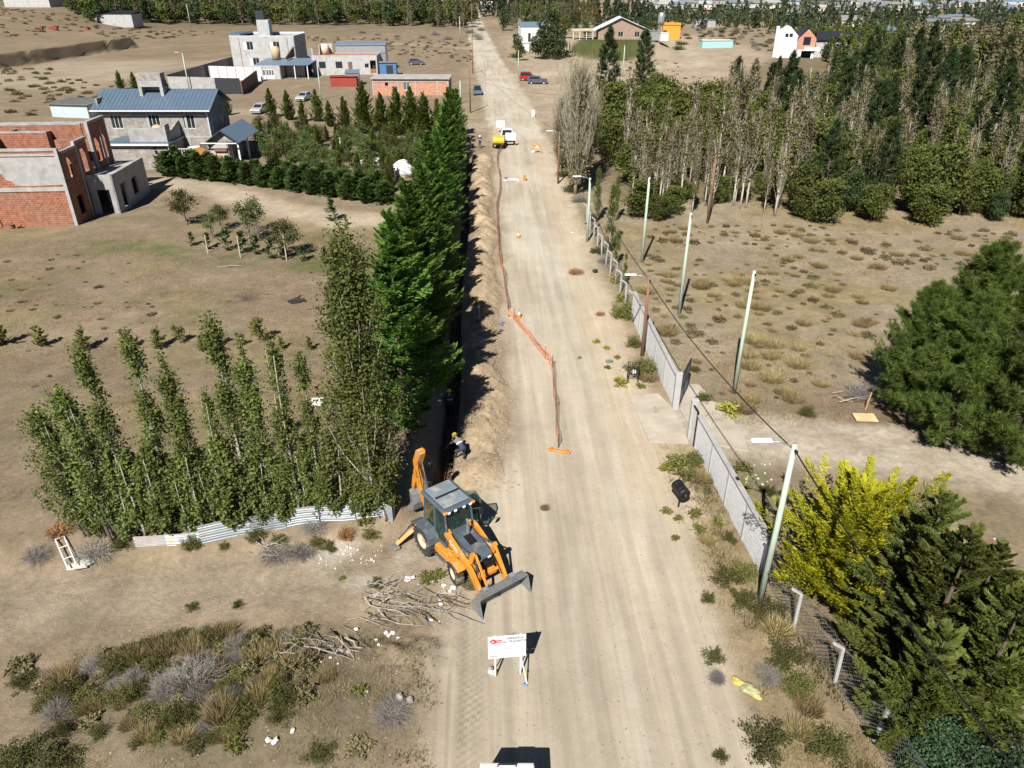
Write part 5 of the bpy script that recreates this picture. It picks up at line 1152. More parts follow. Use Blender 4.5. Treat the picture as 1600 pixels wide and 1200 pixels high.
# poplars behind the sheet-metal fence
for px, py, h, k, lab in [(138, 838, 6.0, 'F', 'leftmost multi-stemmed poplar beyond the end of the sheet-metal fence'), (182, 836, 6.8, 'F', 'multi-stemmed poplar fanning out at the left end of the sheet-metal fence'),
                     (222, 834, 8.4, 0, 'slim poplar with a bare pale trunk, second from the left behind the sheet fence'),
                     (278, 832, 8.8, 3, 'dark bushy poplar, third from the left behind the sheet fence'),
                     (330, 830, 7.9, 1, 'slender poplar, fourth from the left behind the sheet fence'),
                     (362, 826, 6.4, 2, 'low fresh green poplar, fifth from the left behind the sheet fence'),
                     (400, 822, 9.3, 0, 'tall dense poplar in the middle of the row behind the sheet fence'),
                     (430, 818, 8.2, 1, 'narrow poplar with a bare pale stem right of the middle of the fence row'),
                     (468, 815, 8.3, 2, 'forked poplar with several pale stems left of the tallest poplar'),
                     (508, 810, 7.6, 3, 'loose poplar standing next to the tallest poplar')]:
    P = FANPOP if k == 'F' else ROWPOP[k]; h0 = 6.6 if k == 'F' else 8.6
    P.put(gp(px, py - 2), lab, 'poplars behind the sheet-metal fence', h / h0, lean=(0, -.06 if k == 'F' else RS.uniform(-.04, .03)), rz=0)
TALLPOP.put(gp(585, 802), 'tallest leafy poplar with pale limbs at the fence end near the digger', 'poplars behind the sheet-metal fence', 1.0)
for i, (px, py, h) in enumerate([(160, 840, 3.4), (205, 842, 3.8), (232, 838, 4.2), (250, 838, 3.6), (268, 838, 4.4), (300, 836, 3.2), (318, 834, 4.4), (345, 830, 3.4), (372, 828, 4.6), (385, 826, 3.0), (418, 822, 3.6), (448, 818, 3.2), (490, 812, 3.8), (530, 808, 4.2), (575, 806, 4.2), (555, 805, 3.6), (612, 800, 3.0)]):
    SMALLPOP.put(gp(px, py), 'low leafy poplar sucker, %s from the left at the foot of the fence row' % ORD[i], 'poplar suckers at the sheet fence', h / 4.6 * (1 + .1 * (i % 3)), scz=h / 4.6)
# row of young conifers along the yard road
for i, (px, py, h) in enumerate([(190, 142, 3.6), (212, 142, 3.4), (237, 146, 2.6), (262, 148, 2.8), (358, 180, 2.7), (425, 184, 4.2), (452, 188, 4.3), (474, 190, 3.2), (497, 190, 4.5), (516, 198, 3.6), (540, 202, 4.4), (571, 208, 6.6), (598, 210, 5.4), (622, 211, 6.2), (644, 213, 6.2), (664, 216, 5.8), (685, 216, 5.0)]):
    YNG[i % 3].put(gp(px, py), 'young yellowish green conifer, %s from the left in the row by the yard' % ORD[i], 'young conifers by the yard', h / 4.6 * (1.12 if h > 5 else 1.05), scz=h / 4.6 * 1.1)
# orchard
n = 0
for a, b, q in scatter([(398, 205), (470, 208), (560, 222), (700, 232), (680, 262), (640, 300), (600, 308), (500, 290), (430, 272), (395, 255)], 2.5, 11):
    if -34 < a < -27 and b < 96: continue
    k = RS.rand()
    if k < (.55 if q[1] < 240 else .28): YNG[n % 3].put(gpt(a, b), 'slim young conifer planted among the orchard trees', 'conifers in the orchard', .45 + .25 * RS.rand())
    else: ORCH[n % 3].put(gpt(a, b), 'bushy grey-green orchard tree between the hedge and the young conifers', 'orchard trees', .6 + .35 * RS.rand())
    n += 1
for i in range(27):
    t = i / 26; p = Vector((-38.2, 91.0)).lerp(Vector((-10.6, 78.0)), t); p.y += .6 * math.sin(t * 5) + (1.2 if i % 2 else 0)
    HEDGE[i % 3].put(gpt(p.x, p.y), 'dark green hedge conifer along the driveway, %s from the left' % ORD[i], 'hedge along the driveway', 1.0 + .35 * RS.rand())
for i in range(26):
    t = (i + .5) / 26; p = Vector((-38.2, 91.6)).lerp(Vector((-10.6, 78.6)), t); p.y += .6 * math.sin(t * 5) + (0 if i % 2 else 1.0)
    HEDGE[(i + 1) % 3].put(gpt(p.x, p.y), 'small hedge conifer filling the gaps of the driveway hedge', 'hedge fillers along the driveway', .8 + .3 * RS.rand())
for i, (px, py) in enumerate([(255, 262), (278, 268), (300, 272)]):
    HEDGE[i].put(gp(px, py), ('tall dark conifer, leftmost at the foot of the grey house', 'tall dark conifer, middle of three below the wooden steps', 'tall dark conifer nearest the wooden steps')[i], 'conifers by the grey house', 1.35 - .1 * i)
for P, px, py, sc, lab in [(FRUIT, 292, 351, 1.0, 'spreading fruit tree in front of the unfinished brick house'), (FRUITB, 332, 373, .68, 'thin grey-leaved fruit tree, second from the brick house'),
                        (FRUIT, 346, 360, .72, 'small green fruit tree behind the thin grey one'), (FRUITB, 391, 380, 1.08, 'twiggy grey fruit tree with upright shoots'), (FRUITB, 402, 364, .95, 'dark twiggy fruit tree just behind the upright grey one'),
                        (FRUIT, 449, 402, .95, 'round dark fruit tree at the right end of the little row'), (ORCH[0], 85, 285, .8, 'small leafy tree at the back corner of the brick house')]:
    P.put(gp(px, py), lab, 'fruit trees beside the driveway', sc)
for i, (px, py, s) in enumerate([(301, 384, .8), (326, 389, .95), (356, 391, 1.2), (381, 395, 1.25), (401, 397, 1.1), (424, 404, 1.2), (444, 405, 1.0), (474, 408, .9), (520, 345, 1.4), (541, 352, .6), (508, 412, .9), (545, 408, .7)]):
    SAPL[0].put(gp(px, py), 'small dark conifer sapling, %s from the left in the grassy strip by the driveway' % ORD[i], 'saplings in the grassy strip', s)
for i, (px, py, s) in enumerate([(5, 540, 1.2), (66, 542, 1.0), (134, 546, 1.05), (197, 546, .95), (250, 544, 1.0), (318, 548, .8), (440, 545, .6), (484, 546, .6)]):
    SAPL[1].put(gp(px, py), 'small yellow-green sapling, %s from the left in the line across the paddock' % ORD[i], 'saplings across the paddock', s)
for i, (px, py, s) in enumerate([(282, 536, .75), (345, 538, .6), (406, 535, 1.05), (376, 540, .55)]):
    COLSH.put(gp(px, py), ('stubby young poplar left of the dark sapling in the paddock', 'short young poplar beside the tall row top', 'upright young poplar casting a long shadow in the paddock', 'very small young poplar beside the upright one')[i], 'young poplars across the paddock', s)

# ---- right of the road
BIGBARE.put(gpt(9.7, 80.5), 'huge half-bare poplar with a grey-green crown at the road edge', 'bare poplars by the road', 1.12)
BIGBARE.put(gpt(11.4, 86.5), 'half-bare poplar standing behind the huge one', 'bare poplars by the road', .86)
BIGBARE.put(gpt(9.2, 92.5), 'smaller half-bare poplar at the far end of the roadside clump', 'bare poplars by the road', .70)
for px, py, h, k, lab in [(952, 392, 5.6, 0, 'leafy poplar with a pale trunk just behind the wire fence'), (932, 345, 5.0, 2, 'leafy poplar at the far end of the wire fence'), (962, 345, 4.4, 1, 'small leafy poplar between fence and dead trees'), (975, 448, 2.6, 3, 'yellowish poplar shoot behind the wire fence by the wall end'), (963, 415, 3.0, 1, 'bushy poplar shoot halfway along the wire fence')]:
    ROWPOP[k].put(gp(px, py), lab, 'poplars along the wire fence', h / 8.6 * 1.15, scz=h / 8.6)
n = 0
for a, b, q in scatter([(985, 318), (1005, 338), (1240, 338), (1250, 305), (1100, 285), (980, 285)], 2.5, 21):
    WHITEPOP[n % 4].put(gpt(a, b), 'pale-barked, nearly leafless poplar in the front row of the wood', 'pale poplars at the wood edge', .45 + .62 * RS.rand()); n += 1
for i, (px, py, h) in enumerate([(1000, 322, 9.2), (1030, 318, 8.4), (1062, 322, 9.6), (1112, 326, 10.6), (1145, 322, 9.4), (1165, 325, 10.0), (1210, 336, 10.6), (1245, 318, 9.6), (1290, 300, 10.0), (1235, 290, 10)]):
    WHITEPOP[i % 3].put(gp(px, py), 'tall bare white-trunked poplar, %s from the left above the wood edge' % ORD[i], 'tall bare poplars', h / 10.2)
n = 0
for a, b, q in scatter([(925, 285), (985, 300), (1100, 284), (1250, 300), (1255, 240), (1160, 205), (1020, 200), (945, 210), (915, 240)], 4.3, 22):
    (BUSHT[n % 2] if RS.rand() < .68 else WHITEPOP[n % 4]).put(gpt(a, b), 'bushy or half-bare tree behind the pale poplars', 'bushy trees behind the poplars', .78 + .42 * RS.rand()); n += 1
n = 0
for a, b, q in scatter([(1245, 335), (1330, 330), (1600, 345), (1690, 345), (1690, 250), (1250, 250)], 3.2, 23):
    k = RS.rand(); (BUSHT[n % 3] if k < .5 else WHITEPOP[n % 4] if k < .9 else DPINE[n % 3]).put(gpt(a, b), 'tree of the tangled wood edge at the right', 'tangled wood edge at the right', .6 + .42 * RS.rand()); n += 1
for a, b, q in scatter([(1245, 334), (1600, 348), (1700, 348), (1700, 332), (1245, 318)], 2.4, 41):
    BUSHT[int(a * 7) % 3].put(gpt(a, b), 'low bushy tree closing the front of the wood at the right', 'low trees at the front of the wood', .34 + .3 * RS.rand())
for a, b, q in scatter([(985, 318), (1245, 326), (1245, 300), (985, 296)], 3.1, 42):
    BUSHT[int(a * 7) % 2].put(gpt(a, b), 'low green bush between the stems of the pale poplars', 'bushes among the pale poplars', .24 + .22 * RS.rand())
for i, (px, py, s) in enumerate([(1000, 340, .55), (1050, 335, .42), (1030, 345, .36), (1285, 348, .62), (1258, 342, .45), (1450, 352, .55), (1360, 345, .5)]):
    BUSHT[0].put(gp(px, py), 'low round bush, %s of those standing out in front of the wood' % ORD[i], 'bushes in front of the wood', s * 1.2, scz=s)
n = 0
for a, b, q in scatter([(1130, 262), (1250, 268), (1500, 262), (1690, 265), (1690, 180), (1490, 130), (1330, 128), (1290, 155), (1180, 205)], 5.0, 24, x1=150):
    k = RS.rand()
    if k < .26: DPINE[n % 3].put(gpt(a, b), 'dark pine in the middle of the wood', 'dark pines of the wood', .62 + .4 * RS.rand())
    elif k < .55: BUSHT[2 if k < .36 else n % 2].put(gpt(a, b), 'bushy tree in the middle of the wood', 'bushy trees of the inner wood', .75 + .45 * RS.rand())
    else: WHITEPOP[n % 4].put(gpt(a, b), 'thin half-bare poplar in the middle of the wood', 'poplars of the inner wood', .8 + .3 * RS.rand())
    n += 1
FARPOP = [leafy_poplar('distant_poplar', 13, 1.5, 900, 75 + i, .15, m=(L_OLIVE, L_POP)[i], bark=BARKP, clumps=44, lf=.42, spread=.5, lr=.06, r0=.2, limb_share=.8) for i in range(2)]
FARBUSH = [Plant('far_tree', 'tree', [('crown', clump_crown('far_crown', 9, 3.2, 900, (L_PINED, L_BUSH)[i], 125 + i, 18, .6, .0))]) for i in range(2)]
L_FAR = mat_leaf('far_wood', (0.018, 0.030, 0.014), (0.060, 0.078, 0.036), 0.15)
n = 0
for a, b, q in scatter([(1400, 130), (1500, 170), (1640, 230), (1700, 150), (1690, 104), (1450, 116), (1400, 122)], 5.4, 25, x1=330):
    FARPOP[0 if RS.rand() < .85 else 1].put(gpt(a, b), 'slender brownish poplar in the plantation at the right', 'poplar plantation at the right', .72 + .3 * RS.rand()); n += 1
    if n > 190: break
n = 0
for a, b, q in scatter([(1290, 150), (1400, 140), (1410, 60), (1300, 60), (1230, 62), (1290, 100)], 6.5, 26, x1=330):
    (FARPOP[1] if RS.rand() < .4 else FARBUSH[n % 2]).put(gpt(a, b), 'tree of the mixed wood behind the modern house', 'mixed wood behind the modern house', .4 + .32 * RS.rand()); n += 1
for i, (px, py, h, v) in enumerate([(945, 188, 14.2, 1), (1000, 172, 13.2, 0), (1140, 205, 10.5, 2), (1195, 190, 9.0, 0), (1228, 212, 8.6, 1), (1172, 165, 8, 2), (1210, 150, 7.4, 1), (1262, 205, 8.5, 0), (1395, 130, 10.5, 2), (1355, 120, 11, 0), (1335, 190, 13, 1), (1420, 245, 14, 0), (1450, 235, 13.0, 1), (1470, 225, 13, 2)]):
    DPINE[v].put(gp(px, py), 'tall dark pine, %s of the pines rising above the wood counted from the road' % ORD[i], 'tall pines above the wood', h / 12.5)
# big pines, golden and dark cypresses by the wall
for i, (px, py, s, lab) in enumerate([(1412, 640, .78, 'leftmost and lowest of the big green pines beside the field track'), (1470, 690, .86, 'big pine in front of the tallest one beside the field track'), (1482, 640, 1.0, 'tallest of the big green pines beside the field track'), (1575, 722, .98, 'big pine nearest the right edge beside the field track'), (1560, 640, .92, 'big pine at the back right of the clump beside the field track')]):
    PINE[i % 2].put(gp(px, py), lab, 'pines beside the field track', s)
PINE[0].put(gp(1660, 640), 'pine partly cut off by the right edge of the picture', 'pines beside the field track', .9, rz=2.0)
GOLDT.put(gp(1306, 948), 'bright golden-yellow cypress behind the grey wall', None, 1.02, lean=(0, 0), scz=.88)
for px, py, s, lab in [(1392, 1010, .95, 'dark green cypress next to the golden one'), (1420, 1085, .98, 'dark green cypress behind the leaning fence posts'), (1500, 1150, .86, 'broad dark cypress at the lower right'), (1590, 1075, .80, 'dark cypress at the right edge'), (1405, 1165, .72, 'dark cypress nearest the fence at the bottom'), (1500, 1010, .66, 'smaller dark cypress behind the others')]:
    DCYP[int(px) % 2].put(gp(px, py), lab, 'dark cypresses behind the fence', s)
for px, py, s, lab in [(1440, 1200, .7, 'blue-green leafy bush at the bottom right'), (1540, 1240, .75, 'blue-green leafy bush in the lower right corner')]:
    TEALB.put(gp(px, py), lab, 'blue-green bushes', s)

# ---- background woods
n = 0
for a, b, q in scatter([(110, 24), (150, 36), (200, 38), (290, 38), (400, 40), (560, 40), (740, 44), (742, 26), (400, 20), (110, 8)], 7.0, 27, x0=-330, ymax=520):
    k = RS.rand()
    (FARPOP[0 if k < .25 else 1] if k < .40 else FARBUSH[n % 2]).put(gpt(a, b), 'poplar or bushy tree in the long wood beyond the dry field', 'long wood beyond the dry field', .85 + .4 * RS.rand()); n += 1
    if n > 295: break
for i, (px, py, s) in enumerate([(788, 48, .8), (812, 95, .55), (826, 62, .9), (845, 92, .9), (860, 88, 1.1), (872, 92, .9), (838, 60, 1.0), (866, 45, 1.0), (900, 45, .8), (825, 30, 1.0), (935, 52, .6), (960, 48, .5), (808, 78, .55)]):
    FARBUSH[0 if i in (3, 4, 5) else i % 2].put(gp(px, py), 'bushy tree, %s of those round the white roadside house' % ORD[i], 'trees round the white house', s, scz=s * (1.3 if i in (0, 4) else 1))
for i, (px, py, s) in enumerate([(800, 40, .8), (880, 60, .9), (915, 58, .6), (890, 42, .9), (1012, 60, .6), (1024, 52, .55), (1005, 52, .7), (1020, 72, .5), (1300, 98, .7), (1318, 90, .7), (1292, 92, .6), (1300, 84, .8), (1275, 78, .7), (1205, 50, .6), (1150, 46, .55), (1062, 46, .5), (1180, 44, .6), (930, 40, .7), (975, 44, .7), (1318, 98, .9)]):
    FARBUSH[i % 2].put(gp(px, py), 'bushy tree, %s of those dotted round the far houses counted from the road' % ORD[i], 'trees round the far houses', s, scz=s * 1.1)
for i in range(26):
    px = 800 + i * 5.2 + RS.rand() * 4; py = 46 - RS.rand() * 20
    FARPOP[0 if RS.rand() < .75 else 1].put(gp(px, py), 'slender poplar behind the white roadside house', 'poplars behind the white house', .75 + .35 * RS.rand())
for i in range(17):
    px = 828 + i * 4.4; py = 92 - abs(i - 6) * .4
    WHITEPOP[3].put(gp(px, py), 'pruned leafless poplar in the fence line of the white house', 'pruned poplars', .30 + .08 * RS.rand())
for i, (px, py, r) in enumerate([(806, 90, 1.8), (806, 75, 1.6), (850, 92, 1.5), (870, 93, 1.5), (890, 90, 1.4), (1060, 78, 2.2), (1065, 70, 2.0), (1050, 60, 1.6), (1000, 68, 1.8), (930, 66, 1.6), (745, 58, 2.2), (735, 52, 2.2), (752, 48, 2.0), (748, 62, 1.8), (700, 62, 2.0), (660, 60, 2.0), (620, 58, 1.8), (680, 55, 2.2), (590, 55, 1.8), (566, 52, 1.8)]):
    low('grey_shrub', SH_DARK[i % 2] if i < 10 else SH_TWIG[i % 2], gp(px, py), r * 1.3, r * .8, 'grey-green shrub on the open ground beyond the yard road', 'shrub', 'shrubs beyond the yard road')
# far woods: one mass of little trees
TOWN = [(o.location.x, o.location.y) for o in COL.objects if o.name.startswith('town_house')]
def far_wood(name, polys, step, seed, h=(5, 9), ymax=1500, nleaf=46, keep=1.0):
    rs = np.random.RandomState(seed); C = []; D = []; W = []; S = []; T = []
    for poly in polys:
        for a, b, q in scatter(poly, step, seed, ymax=ymax, x0=-700, x1=1000):
            if rs.rand() > keep or any(abs(a - u) < 8 and -7 < v - b < 22 for u, v in TOWN): continue
            H = h[0] + (h[1] - h[0]) * rs.rand(); r = H * (.2 + .18 * rs.rand()); z = ground(a, b)
            u = rs.rand(nleaf); an = rs.rand(nleaf) * 6.283; q2 = r * np.minimum(1, .5 + 2 * u) * (1 - u) ** .6
            C.append(np.stack([a + q2 * np.cos(an), b + q2 * np.sin(an), z + H * u], 1)); d = rand_unit(rs, nleaf); d[:, 2] = np.abs(d[:, 2]) + .6; D.append(d); W.append(rand_unit(rs, nleaf))
            S.append(np.full(nleaf, .16 * H)); T.append(rs.rand() * .7 + .3 * rs.rand(nleaf))
    C = np.concatenate(C); S = np.concatenate(S)
    return tag(link(name, leaves_mesh(name, C, np.concatenate(D), np.concatenate(W), S * 1.3, S * .8, np.concatenate(T), [L_FAR])), 'dark far-off mixed wood filling the valley floor', 'wood', kind='stuff')
far_wood('distant_wood', [[(-100, 16), (110, 22), (400, 18), (742, 24), (745, 6), (890, 6), (890, 20), (900, -14), (-100, -14)],
                          [(1005, 44), (1200, 48), (1230, 62), (1300, 58), (1440, 74), (1700, 58), (1700, -14), (1230, -14), (1205, 22), (1005, 30)]], 8.5, 28)
far_wood('distant_grove', [[(745, 27), (800, 27), (900, 36), (905, 20), (745, 12)], [(900, 35), (1015, 38), (1015, 24), (900, 26)]], 7.0, 29, (7, 12))

# ---- low plants: the dry lot on the right
n = 0
for a, b, q in scatter([(1012, 350), (1250, 352), (1595, 362), (1600, 440), (1410, 425), (1345, 560), (1300, 630), (1120, 640), (1060, 560), (1005, 460)], 1.35, 31):
    dens = fbm(a * .16, b * .2, 3, 66)
    if RS.rand() > 4.6 * (dens - .335) + (.14 if q[0] > 1180 else -.02): continue
    k = RS.rand(); r = .2 + .46 * RS.rand() ** 1.7
    if k < .62: low('cushion_shrub', SH_CUSH[n % 3], gpt(a, b), r, r * .85, 'low round olive-brown cushion shrub on the dry lot', 'shrub', 'cushion shrubs on the dry lot')
    else: low('straw_tuft', SH_STRAW[n % 2], gpt(a, b), r * 1.6, r * .9, 'pale straw grass tuft on the dry lot', 'grass tuft', 'straw tufts on the dry lot')
    n += 1
for i, (px, py, r, h, me, lab) in enumerate([
    (1135, 645, .9, .6, SH_WEED[1], 'yellow-green flowering clump behind the gate'), (1100, 625, .6, .6, SH_GREEN[0], 'small dark green shrub at the back of the concrete apron'),
    (1260, 650, .55, .8, SH_GREEN[1], 'lone upright green shrub by the field track'), (1085, 580, .45, .4, SH_GREEN[1], 'little green shrub behind the wall'),
    (1148, 612, .5, .3, SH_STRAW[0], 'straw at the foot of the second pale pole'), (1040, 520, 1.2, .5, SH_STRAW[1], 'wide straw patch behind the far wall'), (1160, 640, 1.0, .5, SH_STRAW[0], 'straw clump along the field track'),
    (1200, 770, .5, .5, SH_DARK[0], 'small dark shrub behind the wall by the lamp post'), (1160, 735, .7, .4, SH_WEED[0], 'weeds behind the wall near the door'), (1185, 800, .6, .4, SH_WEED[0], 'weeds in the shade behind the wall'), (1150, 760, .8, .3, SH_GRASSG, 'green grass strip behind the wall'),
    (975, 496, 1.15, 1.5, SH_GREEN[0], 'round dense green bush at the end of the wire fence'), (990, 540, .7, .8, SH_GREEN[1], 'green shrub at the wall beside the wooden pole'), (1005, 580, 1.25, .85, SH_GREEN[0], 'large grassy shrub at the foot of the wooden pole'),
    (968, 600, .65, .5, SH_WEED[1], 'yellow weed clump in front of the black bin frame'), (1000, 605, .4, .3, SH_WEED[0], 'little green weed right of the bin frame'), (1012, 592, .9, .4, SH_STRAW[1], 'straw between the bin frame and the wall'),
    (925, 345, .9, .9, SH_DARK[1], 'grey-green shrub at the first fence post'), (935, 395, .9, .7, SH_DARK[0], 'dull shrub by the fence at the roadside'), (945, 410, .8, .6, SH_TWIG[0], 'dry shrub under the wire fence'), (895, 300, 1.4, 1.2, SH_DARK[1], 'dark roadside shrub under the bare poplars'), (905, 315, 1.2, .8, SH_TWIG[1], 'dry roadside shrub under the bare poplars'), (882, 275, 1.2, 1.2, SH_DARK[0], 'roadside shrub at the reddish pole'),
    (970, 470, .7, .7, SH_WEED[1], 'yellow-green creeper on the wire fence'), (962, 442, .6, .8, SH_WEED[1], 'yellowish creeper halfway along the wire fence'),
    (900, 427, .75, .4, SH_RUST, 'rust-coloured dry bush lying at the roadside'), (938, 492, .4, .25, SH_RUST, 'small rust-coloured dry twigs at the roadside'),
    (1058, 728, .9, .55, SH_WEED[0], 'wide green weed clump by the white door post'), (1085, 722, .8, .5, SH_GREEN[0], 'green weeds against the wall below the white door'), (1098, 750, .7, .45, SH_STRAW[1], 'mixed straw along the wall above the black barrel'), (1040, 735, .5, .35, SH_WEED[1], 'yellow-flowered weeds left of the green clump'), (1075, 745, .8, .45, SH_WEED[0], 'pale green weeds behind the black barrel'),
    (1042, 800, .35, .3, SH_WEED[0], 'weed tuft left of the black barrel stem'), (1060, 812, .3, .25, SH_WEED[0], 'weed tuft below the black barrel'), (1085, 805, .4, .45, SH_WEED[0], 'upright weed right of the black barrel'), (1092, 830, .4, .4, SH_WEED[0], 'weed tuft on the verge right of the barrel'), (1055, 842, .25, .25, SH_WEED[0], 'lone weed tuft at the road edge'), (1120, 820, .35, .5, SH_WEED[0], 'tall weed beside the wall foot'), (1140, 845, .4, .45, SH_DARK[0], 'weed beside the second wall seam'), (1105, 845, .5, .35, SH_STRAW[0], 'straw on the verge below the barrel'),
    (1135, 905, .8, .5, SH_DARK[0], 'olive shrub left of the lamp post'), (1165, 900, .75, .55, SH_GREEN[1], 'olive shrub nearer the lamp post'), (1160, 940, .7, .5, SH_DARK[1], 'low olive shrub in front of the lamp post'), (1200, 955, .8, .5, SH_DARK[0], 'shrub at the foot of the lamp post'), (1215, 985, .8, .45, SH_STRAW[1], 'brown straw by the first leaning fence post'), (1106, 940, .35, .55, SH_DARK[1], 'single upright weed on the verge'),
    (1115, 1030, .5, .45, SH_DARK[1], 'thin dark weed at the road edge above the yellow sack'), (1120, 1065, .35, .5, SH_TWIG[0], 'dry reddish weed above the yellow sack'), (1225, 1030, .8, .5, SH_DARK[0], 'olive weeds between the two leaning posts'), (1245, 1075, .75, .5, SH_GREEN[1], 'olive weeds below the second leaning post'), (1200, 1060, .6, .4, SH_TWIG[1], 'grey dry weeds right of the yellow sack'), (1265, 1110, .6, .5, SH_STRAW[0], 'tall straw at the foot of the fence'),
    (1195, 1165, .95, .6, SH_DARK[0], 'dense dark shrub with yellow flowers at the bottom edge'), (1290, 1170, .9, .6, SH_DARK[1], 'dark shrub against the fence at the bottom edge'), (1250, 1145, .6, .5, SH_STRAW[1], 'straw between the two dark shrubs at the bottom'), (1125, 1185, .3, .35, SH_DARK[1], 'small weed at the road edge near the bottom'),
    (905, 560, .2, .2, SH_WEED[1], 'pale weed tuft at the road edge'), (947, 545, .35, .25, SH_WEED[1], 'round pale green tuft by the road'), (932, 535, .35, .3, SH_WEED[1], 'upper pale green tuft by the road'), (965, 560, .3, .3, SH_WEED[1], 'pale tuft nearer the wooden pole'), (950, 575, .3, .22, SH_WEED[0], 'green tuft left of the bin frame'),
    (851, 795, .3, .2, SH_STRAW[0], 'dry tuft on the road by the digger')]):
    low('weed_clump', me, gp(px, py), r, h, lab, 'weeds')
# ---- left: bank, hump and paddock
for i, (px, py, r, h, me, lab) in enumerate([
    (300, 856, .45, .75, SH_GREEN[0], 'green shrub in front of the sheet fence joint'), (400, 840, .55, .5, SH_GREEN[1], 'yellow-green shrub at the middle of the sheet fence'), (350, 855, .3, .25, SH_GREEN[0], 'small shrub at the foot of the sheet fence'),
    (432, 868, .9, .45, SH_TWIG[0], 'pale dead branch pile below the sheet fence'), (472, 866, .75, .4, SH_TWIG[1], 'grey dead shrub on the bank'), (436, 846, .45, .35, SH_GREEN[0], 'green shrub above the dead branches'), (496, 850, .5, .35, SH_GREEN[1], 'green shrub on the bank'), (515, 858, .4, .35, SH_DARK[0], 'dark shrub on the bank'), (541, 838, .45, .4, SH_RUST, 'rust-brown dry shrub on the bank'), (572, 818, .5, .45, SH_WEED[0], 'olive shrub against the right end of the sheet fence'), (580, 838, .45, .4, SH_GREEN[0], 'green shrub right of the rusty one'), (490, 826, .7, .4, SH_TWIG[0], 'tangle of dry twigs leaning on the sheet fence'),
    (60, 868, .8, .4, SH_TWIG[1], 'dry weeds at the left below the poplars'), (150, 862, 1.0, .45, SH_TWIG[0], 'dry weeds beside the white ladder'), (95, 830, .7, .3, SH_RUST, 'reddish dry weeds above the ladder'), (190, 850, .6, .5, SH_DARK[0], 'dark weeds at the left end of the sheet fence'),
    (300, 950, .35, .2, SH_DARK[1], 'dark weed tuft on the track'), (372, 946, .3, .2, SH_DARK[0], 'second dark weed tuft on the track'), (535, 905, .2, .15, SH_WEED[0], 'tiny weed on the white rubble'),
    (328, 1002, .72, .62, SH_GREEN[0], 'bright green shrub at the top of the hump'), (272, 1010, .6, .5, SH_DARK[0], 'olive shrub left of the bright green one'), (240, 1012, .6, .5, SH_DARK[1], 'dark shrub at the back left of the hump'), (285, 998, .5, .4, SH_CUSH[0], 'olive cushion shrub at the back of the hump'), (182, 1050, .75, .6, SH_DARK[0], 'brown-green shrub with yellow flowers on the hump'), (205, 1030, .6, .55, SH_STRAW[0], 'brown straw clump on the left of the hump'),
    (305, 1068, 1.15, .85, SH_TWIG[0], 'large silver-grey dead bush in the middle of the hump'), (262, 1078, .8, .55, SH_TWIG[1], 'grey dead bush left of the large one'), (345, 1118, .7, .75, SH_STRAW[1], 'tall golden straw clump in front of the dead bush'), (368, 1112, .55, .55, SH_GREEN[1], 'yellow-green shrub beside the straw clump'), (273, 1126, .65, .6, SH_DARK[1], 'dark green shrub in front of the dead bush'), (375, 1058, .5, .45, SH_GREEN[0], 'green shrub right of the dead bush'), (433, 1084, .65, .55, SH_DARK[0], 'dark green shrub on the right of the hump'), (405, 1090, .55, .5, SH_STRAW[0], 'straw clump right of the dead bush'),
    (400, 1020, .7, .6, SH_CUSH[1], 'olive shrub with bare stems behind the dead bush'), (476, 988, .5, .4, SH_CUSH[0], 'olive shrub among the cut branches'), (445, 1005, .55, .3, SH_TWIG[0], 'dry twigs beside the cut branches'),
    (100, 1088, .8, .5, SH_DARK[1], 'dark shrub on the far left of the hump'), (42, 1068, .6, .5, SH_DARK[0], 'green shrub near the left edge'), (136, 1100, .65, .5, SH_GREEN[0], 'green shrub in the left of the hump'), (75, 1100, .6, .4, SH_GREEN[1], 'low green shrub below the dark one at left'), (90, 1070, .7, .5, SH_STRAW[1], 'brown straw at the left of the hump'), (225, 1152, .5, .4, SH_STRAW[0], 'straw and green tuft at the front of the hump'), (315, 1160, .6, .4, SH_DARK[0], 'dark shrub at the front of the hump'), (370, 1165, .5, .4, SH_WEED[0], 'weed at the front of the hump'), (30, 1190, 1.0, .7, SH_DARK[1], 'dark shrub in the bottom left corner'), (90, 1195, .9, .6, SH_DARK[0], 'dark shrub beside the corner one'), (500, 1178, .6, .35, SH_DARK[1], 'low shrub at the bottom between hump and sign'), (560, 1168, .5, .3, SH_CUSH[0], 'olive tuft at the bottom'), (560, 1082, .35, .3, SH_WEED[0], 'green tuft right of the hump'), (610, 1115, .8, .3, SH_TWIG[1], 'dry twigs right of the hump'), (510, 1060, .4, .4, SH_STRAW[1], 'straw tuft among the cut branches'),
    (588, 915, .4, .3, SH_DARK[0], 'dark weed at the branch pile'), (668, 905, .5, .3, SH_WEED[0], 'flattened weeds in front of the front wheel'), (735, 915, .5, .3, SH_STRAW[0], 'trampled grass under the loader'), (770, 925, .4, .25, SH_DARK[0], 'dark grass under the bucket'), (685, 902, .5, .25, SH_WEED[0], 'grass beside the left front wheel')]):
    low('shrub', me, gp(px, py), r, h, lab, 'shrub')
for j, (a, b, q) in enumerate(scatter([(25, 1045), (175, 1020), (330, 985), (470, 985), (490, 1080), (400, 1160), (250, 1175), (50, 1140)], .64, 39)):
    k = RS.rand(); me = (SH_DARK[0], SH_DARK[1], SH_GREEN[0], SH_STRAW[0], SH_TWIG[0], SH_CUSH[0])[min(5, int(k * 6.5))]; r = .28 + .34 * RS.rand()
    low('tangled_shrub', me, gpt(a, b), r, r * (.7 + .4 * RS.rand()), 'one of the tangled olive, straw and grey shrubs covering the hump', 'shrub', 'tangled shrubs of the hump')
n = 0
